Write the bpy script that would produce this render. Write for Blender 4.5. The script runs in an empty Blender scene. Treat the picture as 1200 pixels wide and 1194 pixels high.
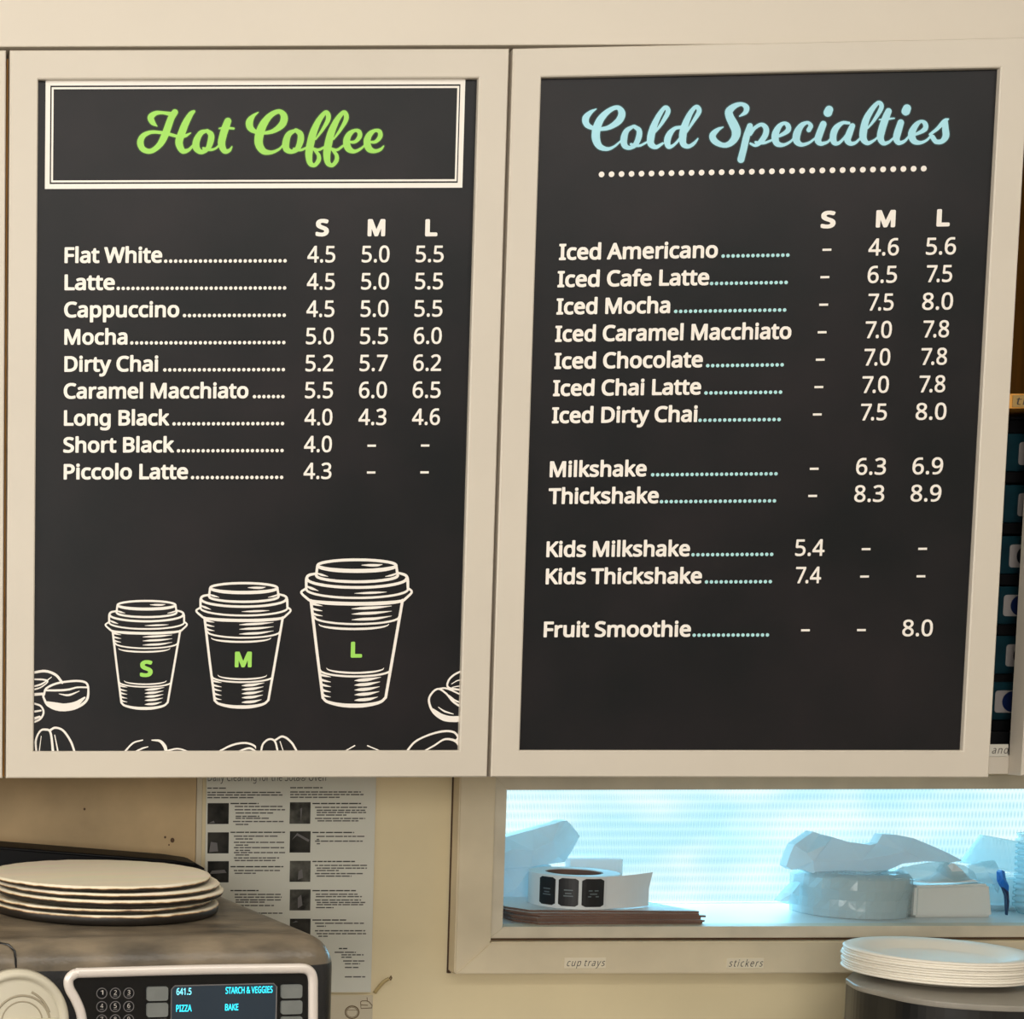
import bpy, bmesh, math, random, json
from mathutils import Vector, Matrix, noise
from mathutils.geometry import tessellate_polygon

S = bpy.context.scene
COL = S.collection
random.seed(7)

# ------------------------------------------------------------------ camera
F, PPX, PPY = 1950.0, -172.28, 947.23
YAW, PITCH, ROLL = -0.0022, 0.0867, 0.0025
EYE = Vector((0, 0, 1.6))

def to_cam(v):
    c, s = math.cos(YAW), math.sin(YAW)
    x, y, z = c*v[0]-s*v[1], s*v[0]+c*v[1], v[2]
    c, s = math.cos(PITCH), math.sin(PITCH)
    d, u = c*y-s*z, s*y+c*z
    c, s = math.cos(ROLL), math.sin(ROLL)
    return (c*x-s*u, s*x+c*u, d)

_r = [to_cam(e) for e in ((1, 0, 0), (0, 1, 0), (0, 0, 1))]
AX = [Vector((_r[0][i], _r[1][i], _r[2][i])) for i in range(3)]      # right, up, forward in world

cam = bpy.data.cameras.new('camera')
cam.sensor_fit = 'HORIZONTAL'
cam.sensor_width = 36
cam.lens = F/1200*36
cam.shift_x = (600-PPX)/1200
cam.shift_y = (PPY-597)/1200
cam.clip_start = 0.05
cam_o = bpy.data.objects.new('camera', cam)
COL.objects.link(cam_o)
m = Matrix.Identity(4)
for i in range(3):
    m[i][0], m[i][1], m[i][2], m[i][3] = AX[0][i], AX[1][i], -AX[2][i], EYE[i]
cam_o.matrix_world = m
S.camera = cam_o

# ------------------------------------------------------------------ world and lights
S.view_settings.view_transform = 'Standard'
S.view_settings.look = 'None'
S.view_settings.gamma = 1
S.view_settings.use_curve_mapping = False
S.view_settings.exposure = 0.0

world = bpy.data.worlds.new('daylight')
world.use_nodes = True
S.world = world
wn = world.node_tree.nodes
wn['Background'].inputs[0].default_value = (0.77, 0.945, 1.0, 1)
wn['Background'].inputs[1].default_value = 1.32

def area(name, loc, rot, sx, sy, power, color):
    l = bpy.data.lights.new(name, 'AREA')
    l.shape = 'RECTANGLE'; l.size = sx; l.size_y = sy; l.energy = power; l.color = color
    o = bpy.data.objects.new(name, l); COL.objects.link(o)
    o.location = loc; o.rotation_euler = rot
    return o

WARM = (1.0, 0.97, 0.91)
area('ceiling_and_fill_lamp', (0.3, 0.40, 2.60), (math.radians(35), 0, 0), 3.2, 0.4, 15, WARM)
area('ceiling_and_fill_lamp', (-0.75, -2.2, 1.95), (math.radians(76), 0, math.radians(-14)), 1.5, 0.7, 52, WARM)  # unseen rear fill, set low to brighten the wall under the cabinets
area('left_fill', (-1.52, 0.75, 1.95), (0, math.radians(-90), 0), 0.7, 0.9, 13, WARM)  # unseen fill light added at the left to brighten left-facing door edges
area('daylight_lamp', (1.0, 2.75, 1.75), (math.radians(-80), 0, 0), 1.7, 0.8, 34, (0.32, 0.74, 1.0))

# ------------------------------------------------------------------ pixel -> place helpers
def ray(px, py):
    a, b = (px-PPX)/F, (PPY-py)/F
    return AX[0]*a + AX[1]*b + AX[2]

def at(px, py, Y):
    r = ray(px, py); return EYE + r*((Y-EYE.y)/r.y)

def atz(px, py, z):
    r = ray(px, py); return EYE + r*((z-EYE.z)/r.z)

def on(M, px, py, depth=0.0):
    """point of the ray on the local plane y = depth of frame M, in local coordinates"""
    I = M.inverted(); o = I @ EYE; r = I.to_3x3() @ ray(px, py)
    return o + r*((depth-o.y)/r.y)

# ------------------------------------------------------------------ materials
def mat(name, col, rough=0.5, metal=0.0, spec=0.5, noise_amt=0.0, scale=8.0, col2=None, bump=0.0, bscale=60, coat=0.0, emit=None, estr=1.0, stretch=None):
    M = bpy.data.materials.new(name); M.use_nodes = True
    n = M.node_tree.nodes; l = M.node_tree.links
    p = n['Principled BSDF']
    p.inputs['Base Color'].default_value = (*col, 1)
    p.inputs['Roughness'].default_value = rough
    p.inputs['Metallic'].default_value = metal
    p.inputs['Specular IOR Level'].default_value = spec
    p.inputs['Coat Weight'].default_value = coat
    tc = n.new('ShaderNodeTexCoord')
    src = tc.outputs['Object']
    if stretch:
        mp = n.new('ShaderNodeMapping'); mp.inputs['Scale'].default_value = stretch
        l.new(src, mp.inputs['Vector']); src = mp.outputs['Vector']
    if col2 is not None or noise_amt:
        nz = n.new('ShaderNodeTexNoise'); nz.inputs['Scale'].default_value = scale; nz.inputs['Detail'].default_value = 6
        l.new(src, nz.inputs['Vector'])
        rp = n.new('ShaderNodeValToRGB')
        rp.color_ramp.elements[0].position = 0.35; rp.color_ramp.elements[1].position = 0.68
        c2 = col2 if col2 is not None else tuple(max(0, c*(1-noise_amt)) for c in col)
        rp.color_ramp.elements[0].color = (*col, 1); rp.color_ramp.elements[1].color = (*c2, 1)
        l.new(nz.outputs['Fac'], rp.inputs['Fac']); l.new(rp.outputs['Color'], p.inputs['Base Color'])
    if bump:
        b = n.new('ShaderNodeTexNoise'); b.inputs['Scale'].default_value = bscale; b.inputs['Detail'].default_value = 4
        l.new(src, b.inputs['Vector'])
        bu = n.new('ShaderNodeBump'); bu.inputs['Strength'].default_value = bump; bu.inputs['Distance'].default_value = 0.002
        l.new(b.outputs['Fac'], bu.inputs['Height']); l.new(bu.outputs['Normal'], p.inputs['Normal'])
    if emit:
        p.inputs['Emission Color'].default_value = (*emit, 1); p.inputs['Emission Strength'].default_value = estr
    return M

MT = dict(
    paint=mat('cream_cabinet_paint', (0.655, 0.590, 0.500), 0.42, noise_amt=0.05, scale=5, bump=0.05, bscale=90),
    fascia=mat('cream_bulkhead_paint', (0.705, 0.635, 0.54), 0.5, noise_amt=0.05, scale=3),
    wall=mat('tan_wall_paint', (0.92, 0.78, 0.50), 0.6, noise_amt=0.12, scale=4, bump=0.1),
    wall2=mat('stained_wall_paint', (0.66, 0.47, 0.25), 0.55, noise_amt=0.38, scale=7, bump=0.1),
    casing=mat('aged_window_paint', (0.86, 0.74, 0.53), 0.45, noise_amt=0.16, scale=9, bump=0.06),
    lip=mat('aged_bead_paint', (0.80, 0.72, 0.57), 0.5, noise_amt=0.15, scale=20),
    sill=mat('white_sill_paint', (0.78, 0.82, 0.83), 0.35, noise_amt=0.1, scale=6),
    ceil=mat('ceiling_paint', (0.75, 0.72, 0.66), 0.8, noise_amt=0.03),
    floor=mat('floor_tile', (0.30, 0.27, 0.24), 0.5, noise_amt=0.2, scale=3),
    wood=mat('orange_carcass_wood', (0.90, 0.42, 0.08), 0.55, noise_amt=0.35, scale=14, stretch=(6, 6, 0.5)),
    board=mat('chalkboard_print', (0.0045, 0.0055, 0.0070), 0.40, spec=0.30, col2=(0.0150, 0.0120, 0.0140), scale=5.5, bump=0.05, bscale=200),
    ink=mat('white_print', (0.93, 0.87, 0.80), 0.5, noise_amt=0.03),
    inkgrey=mat('grey_print', (0.62, 0.57, 0.53), 0.5, noise_amt=0.05),
    green=mat('lime_print', (0.36, 0.74, 0.115), 0.5, noise_amt=0.06, scale=30),
    greend=mat('dark_green_print', (0.020, 0.055, 0.008), 0.5, noise_amt=0.1),
    blue=mat('pale_blue_print', (0.42, 0.78, 0.90), 0.5, noise_amt=0.08, scale=30),
    blued=mat('dark_teal_print', (0.012, 0.055, 0.065), 0.5, noise_amt=0.1),
    bluedot=mat('mint_print', (0.45, 0.76, 0.78), 0.5, noise_amt=0.05),
    ovenblk=mat('oven_black_paint', (0.014, 0.014, 0.016), 0.38, noise_amt=0.3, scale=20, bump=0.15, bscale=350),
    bezel=mat('satin_silver', (0.84, 0.76, 0.70), 0.30, metal=0.2, noise_amt=0.04),
    dial=mat('cream_plastic', (0.62, 0.57, 0.45), 0.4, noise_amt=0.06),
    panelblk=mat('gloss_black_panel', (0.006, 0.006, 0.007), 0.2, noise_amt=0.2),
    softkey=mat('grey_rubber_key', (0.19, 0.20, 0.19), 0.6, noise_amt=0.15, scale=60),
    keyring=mat('grey_key_print', (0.16, 0.15, 0.15), 0.6, noise_amt=0.1),
    lcd=mat('unlit_lcd', (0.016, 0.024, 0.032), 0.35, noise_amt=0.15, scale=20, emit=(0.016, 0.026, 0.040), estr=0.6),
    lcdtxt=mat('lit_lcd_letters', (0.02, 0.2, 0.3), 0.5, noise_amt=0.1, emit=(0.03, 0.80, 1.0), estr=1.5),
    lcdtxt2=mat('lit_lcd_digits', (0.02, 0.2, 0.3), 0.5, noise_amt=0.1, emit=(0.25, 0.85, 1.0), estr=1.3),
    page=mat('printed_page', (0.74, 0.73, 0.64), 0.55, noise_amt=0.06, scale=6),
    pagetxt=mat('toner', (0.12, 0.11, 0.10), 0.7, noise_amt=0.2, scale=200),
    pagebold=mat('dense_toner', (0.05, 0.047, 0.04), 0.7, noise_amt=0.2, scale=200),
    photo=mat('dark_photo_print', (0.010, 0.010, 0.009), 0.7, spec=0.2, col2=(0.05, 0.047, 0.04), scale=45),
    photo2=mat('grey_photo_print', (0.022, 0.021, 0.018), 0.7, spec=0.2, col2=(0.14, 0.135, 0.115), scale=55),
    white=mat('white_paper', (0.82, 0.86, 0.88), 0.6, noise_amt=0.04),
    napkin=mat('white_paper_wrap', (0.62, 0.68, 0.70), 0.6, noise_amt=0.08, scale=30, bump=0.2, bscale=120),
    greybox=mat('grey_white_card', (0.72, 0.74, 0.71), 0.6, noise_amt=0.05),
    kraft=mat('brown_card', (0.20, 0.115, 0.085), 0.7, noise_amt=0.2, scale=40),
    sticker=mat('black_sticker', (0.008, 0.009, 0.012), 0.4, noise_amt=0.2),
    stickmark=mat('faint_sticker_print', (0.16, 0.20, 0.22), 0.5, noise_amt=0.1),
    plate=mat('white_paper_plate', (0.90, 0.84, 0.73), 0.45, noise_amt=0.05, scale=10),
    teal=mat('dark_teal_box', (0.003, 0.030, 0.042), 0.4, col2=(0.002, 0.014, 0.022), scale=35),
    blackbox=mat('black_tray', (0.005, 0.005, 0.006), 0.5, spec=0.18, noise_amt=0.3),
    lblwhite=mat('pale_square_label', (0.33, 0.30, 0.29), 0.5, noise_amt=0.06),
    navy=mat('navy_disc', (0.006, 0.016, 0.075), 0.35, noise_amt=0.2),
    darkdisc=mat('black_disc', (0.010, 0.012, 0.018), 0.35, noise_amt=0.2),
    strip=mat('label_strip', (0.62, 0.59, 0.52), 0.4, noise_amt=0.05),
    strip2=mat('label_tape', (0.93, 0.83, 0.64), 0.35, noise_amt=0.06),
    stripink=mat('label_tape_ink', (0.05, 0.04, 0.035), 0.5, noise_amt=0.1),
    shelfedge=mat('yellowed_label', (0.42, 0.27, 0.09), 0.5, noise_amt=0.1),
    appl=mat('dark_brushed_steel', (0.012, 0.012, 0.012), 0.34, noise_amt=0.3, scale=12, stretch=(1, 1, 12)),
    appltop=mat('grey_lid_metal', (0.36, 0.33, 0.28), 0.36, noise_amt=0.25, scale=10),
    tape=mat('yellow_tape', (0.60, 0.45, 0.20), 0.4, noise_amt=0.2, scale=60),
    sketch=mat('brown_pencil', (0.20, 0.13, 0.06), 0.7, noise_amt=0.2),
    sheet=mat('cream_sheet', (0.66, 0.58, 0.43), 0.6, noise_amt=0.07),
    counter=mat('steel_worktop', (0.35, 0.34, 0.33), 0.35, metal=0.8, noise_amt=0.1),
    shade_dirt=mat('brown_shade_and_dirt', (0.11, 0.055, 0.022), 0.7, noise_amt=0.4, scale=30),  # brown for the casing's shadow gap, the dirty groove and stain spots
    groove=mat('shaded_plastic_groove', (0.36, 0.31, 0.22), 0.5, noise_amt=0.1),
    bluebit=mat('blue_plastic', (0.01, 0.16, 0.60), 0.3, noise_amt=0.2),
)

def oven_top_material():
    M = mat('dusty_oven_top', (0.085, 0.070, 0.052), 0.30, col2=(0.24, 0.19, 0.13), scale=16, bump=0.25, bscale=120, stretch=(1, 2.4, 1))
    return M
MT['oventop'] = oven_top_material()

def crust_material(OFFS, name):
    """pale boards whose rim is scorched: radius from the board's own centre"""
    M = bpy.data.materials.new(name); M.use_nodes = True
    n = M.node_tree.nodes; l = M.node_tree.links; p = n['Principled BSDF']
    p.inputs['Roughness'].default_value = 0.5
    tc = n.new('ShaderNodeTexCoord'); sp = n.new('ShaderNodeSeparateXYZ'); l.new(tc.outputs['Object'], sp.inputs[0])
    nz = n.new('ShaderNodeTexNoise'); nz.inputs['Scale'].default_value = 60; nz.inputs['Detail'].default_value = 5
    l.new(tc.outputs['Object'], nz.inputs['Vector'])
    # scorch follows height below the top face (local z = 0 is the top)
    a = n.new('ShaderNodeMath'); a.operation = 'MULTIPLY_ADD'; a.inputs[1].default_value = -430.0
    l.new(sp.outputs['Z'], a.inputs[0])
    b = n.new('ShaderNodeMath'); b.operation = 'MULTIPLY_ADD'; b.inputs[1].default_value = 1.2; b.inputs[2].default_value = OFFS
    l.new(nz.outputs['Fac'], b.inputs[0]); l.new(b.outputs[0], a.inputs[2])
    rp = n.new('ShaderNodeValToRGB')
    e = rp.color_ramp.elements
    e[0].position = 0.08; e[0].color = (0.95, 0.85, 0.66, 1); e[1].position = 1.0; e[1].color = (0.012, 0.008, 0.005, 1)
    k = e.new(0.4); k.color = (0.78, 0.56, 0.32, 1); k = e.new(0.62); k.color = (0.16, 0.075, 0.03, 1)
    l.new(a.outputs[0], rp.inputs['Fac'])
    nz2 = n.new('ShaderNodeTexNoise'); nz2.inputs['Scale'].default_value = 9
    mp = n.new('ShaderNodeMapping'); mp.inputs['Scale'].default_value = (1, 5, 1); l.new(tc.outputs['Object'], mp.inputs[0]); l.new(mp.outputs[0], nz2.inputs['Vector'])
    mx = n.new('ShaderNodeMixRGB'); mx.blend_type = 'MULTIPLY'; mx.inputs[0].default_value = 0.5
    l.new(rp.outputs[0], mx.inputs[1]); l.new(nz2.outputs['Color'], mx.inputs[2])
    hs = n.new('ShaderNodeMixRGB'); hs.inputs[0].default_value = 0.35
    l.new(rp.outputs[0], hs.inputs[1]); l.new(mx.outputs[0], hs.inputs[2])
    l.new(hs.outputs[0], p.inputs['Base Color'])
    return M
MT['crust'] = crust_material(-1.10, 'scorched_pale_board')
MT['crust2'] = crust_material(-0.70, 'charred_shaded_board')  # char on the lower boards, darkened further for the shadow under the stack

def glass_material():
    """ribbed, fluted pane: clear tint varied by rows of short vertical flutes"""
    M = bpy.data.materials.new('fluted_daylit_glass'); M.use_nodes = True
    n = M.node_tree.nodes; l = M.node_tree.links; n.clear()
    out = n.new('ShaderNodeOutputMaterial')
    tc = n.new('ShaderNodeTexCoord'); sp = n.new('ShaderNodeSeparateXYZ'); l.new(tc.outputs['Object'], sp.inputs[0])
    def mth(op, a=None, b=None, c=None):
        x = n.new('ShaderNodeMath'); x.operation = op
        for i, v in enumerate((a, b, c)):
            if v is None: continue
            if isinstance(v, (int, float)): x.inputs[i].default_value = v
            else: l.new(v, x.inputs[i])
        return x.outputs[0]
    X, Z = sp.outputs['X'], sp.outputs['Z']
    row = mth('FLOOR', mth('MULTIPLY', Z, 82.0))
    off = mth('MULTIPLY', mth('MODULO', row, 2.0), math.pi)
    cx = mth('SINE', mth('ADD', mth('MULTIPLY', X, 2*math.pi/0.0047), off))
    cz = mth('SINE', mth('MULTIPLY', Z, 82.0*math.pi))
    fl = mth('MULTIPLY', mth('ABSOLUTE', cz), mth('MAXIMUM', cx, 0.0))
    nz = n.new('ShaderNodeTexNoise'); nz.inputs['Scale'].default_value = 5.5; nz.inputs['Detail'].default_value = 2
    mp = n.new('ShaderNodeMapping'); mp.inputs['Scale'].default_value = (1, 1, 2.2)
    l.new(tc.outputs['Object'], mp.inputs[0]); l.new(mp.outputs[0], nz.inputs['Vector'])
    rp = n.new('ShaderNodeValToRGB'); e = rp.color_ramp.elements
    e[0].position = 0.40; e[0].color = (0.80, 0.92, 0.96, 1); e[1].position = 0.60; e[1].color = (0.98, 0.97, 0.95, 1)
    l.new(nz.outputs['Fac'], rp.inputs['Fac'])
    mx = n.new('ShaderNodeMixRGB'); mx.blend_type = 'MULTIPLY'
    l.new(mth('MULTIPLY', fl, 0.6), mx.inputs[0]); l.new(rp.outputs[0], mx.inputs[1]); mx.inputs[2].default_value = (0.50, 0.72, 0.74, 1)
    tr = n.new('ShaderNodeBsdfTransparent'); l.new(mx.outputs[0], tr.inputs[0])
    gl = n.new('ShaderNodeBsdfGlossy'); gl.inputs['Roughness'].default_value = 0.15; gl.inputs[0].default_value = (0.8, 0.9, 0.9, 1)
    ms = n.new('ShaderNodeMixShader'); ms.inputs[0].default_value = 0.05
    l.new(tr.outputs[0], ms.inputs[1]); l.new(gl.outputs[0], ms.inputs[2]); l.new(ms.outputs[0], out.inputs[0])
    return M
MT['glass'] = glass_material()

def film_material(name, tint, mixf, rough=0.25, tl=0.35):
    M = bpy.data.materials.new(name); M.use_nodes = True
    n = M.node_tree.nodes; l = M.node_tree.links; n.clear()
    out = n.new('ShaderNodeOutputMaterial')
    tr = n.new('ShaderNodeBsdfTransparent'); tr.inputs[0].default_value = (*tint, 1)
    gl = n.new('ShaderNodeBsdfPrincipled'); gl.inputs['Base Color'].default_value = (0.62, 0.74, 0.78, 1); gl.inputs['Roughness'].default_value = rough
    ts = n.new('ShaderNodeBsdfTranslucent'); ts.inputs[0].default_value = (0.6, 0.8, 0.86, 1)
    tc = n.new('ShaderNodeTexCoord'); nz = n.new('ShaderNodeTexNoise'); nz.inputs['Scale'].default_value = 60; l.new(tc.outputs['Object'], nz.inputs['Vector'])
    bu = n.new('ShaderNodeBump'); bu.inputs['Strength'].default_value = 0.5; bu.inputs['Distance'].default_value = 0.004
    l.new(nz.outputs['Fac'], bu.inputs['Height']); l.new(bu.outputs[0], gl.inputs['Normal'])
    m0 = n.new('ShaderNodeMixShader'); m0.inputs[0].default_value = tl; l.new(gl.outputs[0], m0.inputs[1]); l.new(ts.outputs[0], m0.inputs[2])
    m1 = n.new('ShaderNodeMixShader'); m1.inputs[0].default_value = mixf
    l.new(tr.outputs[0], m1.inputs[1]); l.new(m0.outputs[0], m1.inputs[2]); l.new(m1.outputs[0], out.inputs[0])
    return M
MT['film'] = film_material('clear_plastic_film', (0.90, 0.97, 0.985), 0.42, 0.14, 0.2)
MT['cup'] = film_material('clear_cup_plastic', (0.82, 0.94, 0.97), 0.38, 0.15)

def paper_translucent():
    M = bpy.data.materials.new('thin_white_wrap'); M.use_nodes = True
    n = M.node_tree.nodes; l = M.node_tree.links; p = n['Principled BSDF']; out = n['Material Output']
    p.inputs['Base Color'].default_value = (0.80, 0.86, 0.88, 1); p.inputs['Roughness'].default_value = 0.5
    tc = n.new('ShaderNodeTexCoord'); nz = n.new('ShaderNodeTexNoise'); nz.inputs['Scale'].default_value = 40; l.new(tc.outputs['Object'], nz.inputs['Vector'])
    bu = n.new('ShaderNodeBump'); bu.inputs['Strength'].default_value = 0.35; bu.inputs['Distance'].default_value = 0.003
    l.new(nz.outputs['Fac'], bu.inputs['Height']); l.new(bu.outputs[0], p.inputs['Normal'])
    ts = n.new('ShaderNodeBsdfTranslucent'); ts.inputs[0].default_value = (0.60, 0.82, 0.90, 1)
    mx = n.new('ShaderNodeMixShader'); mx.inputs[0].default_value = 0.28
    l.new(p.outputs[0], mx.inputs[1]); l.new(ts.outputs[0], mx.inputs[2]); l.new(mx.outputs[0], out.inputs[0])
    return M
MT['wrap'] = paper_translucent()

# ------------------------------------------------------------------ object helpers
def link(name, me, material, parent=None, M=None, smooth=False):
    if material: me.materials.append(MT[material] if isinstance(material, str) else material)
    if smooth:
        for p in me.polygons: p.use_smooth = True
    o = bpy.data.objects.new(name, me); COL.objects.link(o)
    if parent is not None: o.parent = parent
    if M is not None: o.matrix_local = M
    return o

def mesh(name, verts, faces):
    me = bpy.data.meshes.new(name); me.from_pydata([tuple(v) for v in verts], [], faces); me.update(); return me

def bmobj(name, bm, material, parent=None, M=None, smooth=False, origin=None):
    bmesh.ops.recalc_face_normals(bm, faces=bm.faces)
    if origin is not None:
        bmesh.ops.translate(bm, verts=bm.verts, vec=-Vector(origin))
        M = Matrix.Translation(Vector(origin)) if M is None else M
    me = bpy.data.meshes.new(name); bm.to_mesh(me); bm.free()
    return link(name, me, material, parent, M, smooth)

def empty(name, loc=(0, 0, 0), M=None):
    o = bpy.data.objects.new(name, None); COL.objects.link(o); o.empty_display_size = 0.05
    if M is not None: o.matrix_world = M
    else: o.location = loc
    return o

def tag(o, label=None, cat=None, group=None, kind=None):
    if label: o['label'] = label
    if cat: o['category'] = cat
    if group: o['group'] = group
    if kind: o['kind'] = kind
    return o

def box_bm(x0, x1, y0, y1, z0, z1, bevel=0.0, seg=2, bm=None):
    own = bm is None
    bm = bm or bmesh.new()
    r = bmesh.ops.create_cube(bm, size=1)
    for v in r['verts']:
        v.co = Vector((x0 if v.co.x < 0 else x1, y0 if v.co.y < 0 else y1, z0 if v.co.z < 0 else z1))
    if bevel and own:
        bmesh.ops.bevel(bm, geom=bm.edges[:], offset=bevel, segments=seg, affect='EDGES', profile=0.5)
    return bm

def box(name, x0, x1, y0, y1, z0, z1, material, parent=None, bevel=0.0, seg=2, **k):
    return bmobj(name, box_bm(x0, x1, y0, y1, z0, z1, bevel, seg), material, parent, **k)

def prism_bm(pts, y0, y1, bm=None):
    """pts: (x, z) outline, extruded from y0 to y1"""
    bm = bm or bmesh.new()
    a = [bm.verts.new((x, y0, z)) for x, z in pts]; b = [bm.verts.new((x, y1, z)) for x, z in pts]
    bm.faces.new(a); bm.faces.new(b[::-1])
    n = len(pts)
    for i in range(n): bm.faces.new((a[i], a[(i+1) % n], b[(i+1) % n], b[i]))
    return bm

def lathe_bm(profile, seg=64, wob=None):
    bm = bmesh.new(); rings = []
    for k, (r, z) in enumerate(profile):
        ring = []
        for i in range(seg):
            a = 2*math.pi*i/seg
            dr, dz = (wob(a, k) if wob else (0, 0))
            ring.append(bm.verts.new(((r+dr)*math.cos(a), (r+dr)*math.sin(a), z+dz)) if r > 1e-6 else None)
        if r <= 1e-6:
            v = bm.verts.new((0, 0, z)); ring = [v]*seg
        rings.append(ring)
    for A, B in zip(rings, rings[1:]):
        for i in range(seg):
            q = [A[i], A[(i+1) % seg], B[(i+1) % seg], B[i]]
            q2 = []
            for v in q:
                if v not in q2: q2.append(v)
            if len(q2) > 2: bm.faces.new(q2)
    return bm

def tube_bm(path, r, seg=8, closed=False, flat=1.0, normal=Vector((0, 1, 0)), bm=None):
    """round tube; 'flat' squashes it along 'normal'"""
    bm = bm or bmesh.new(); P = [Vector(p) for p in path]; n = len(P); rings = []
    for i, p in enumerate(P):
        t = (P[(i+1) % n]-P[i-1]) if closed else (P[min(i+1, n-1)]-P[max(i-1, 0)])
        t.normalize(); s = t.cross(normal).normalized(); u = s.cross(t).normalized()
        rings.append([bm.verts.new(p + s*r*math.cos(2*math.pi*k/seg) + u*r*flat*math.sin(2*math.pi*k/seg)) for k in range(seg)])
    for i in range(n if closed else n-1):
        A, B = rings[i], rings[(i+1) % n]
        for k in range(seg): bm.faces.new((A[k], A[(k+1) % seg], B[(k+1) % seg], B[k]))
    if not closed: bm.faces.new(rings[0]); bm.faces.new(rings[-1][::-1])
    return bm

def smooth_path(P, n=6):
    P = [Vector(p) for p in P]; Q = [2*P[0]-P[1]]+P+[2*P[-1]-P[-2]]; out = []
    for i in range(1, len(Q)-2):
        a, b, c, d = Q[i-1:i+3]
        for k in range(n):
            t = k/n; out.append(0.5*((2*b)+(c-a)*t+(2*a-5*b+4*c-d)*t*t+(3*b-a-3*c+d)*t**3))
    out.append(P[-1]); return out

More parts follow.
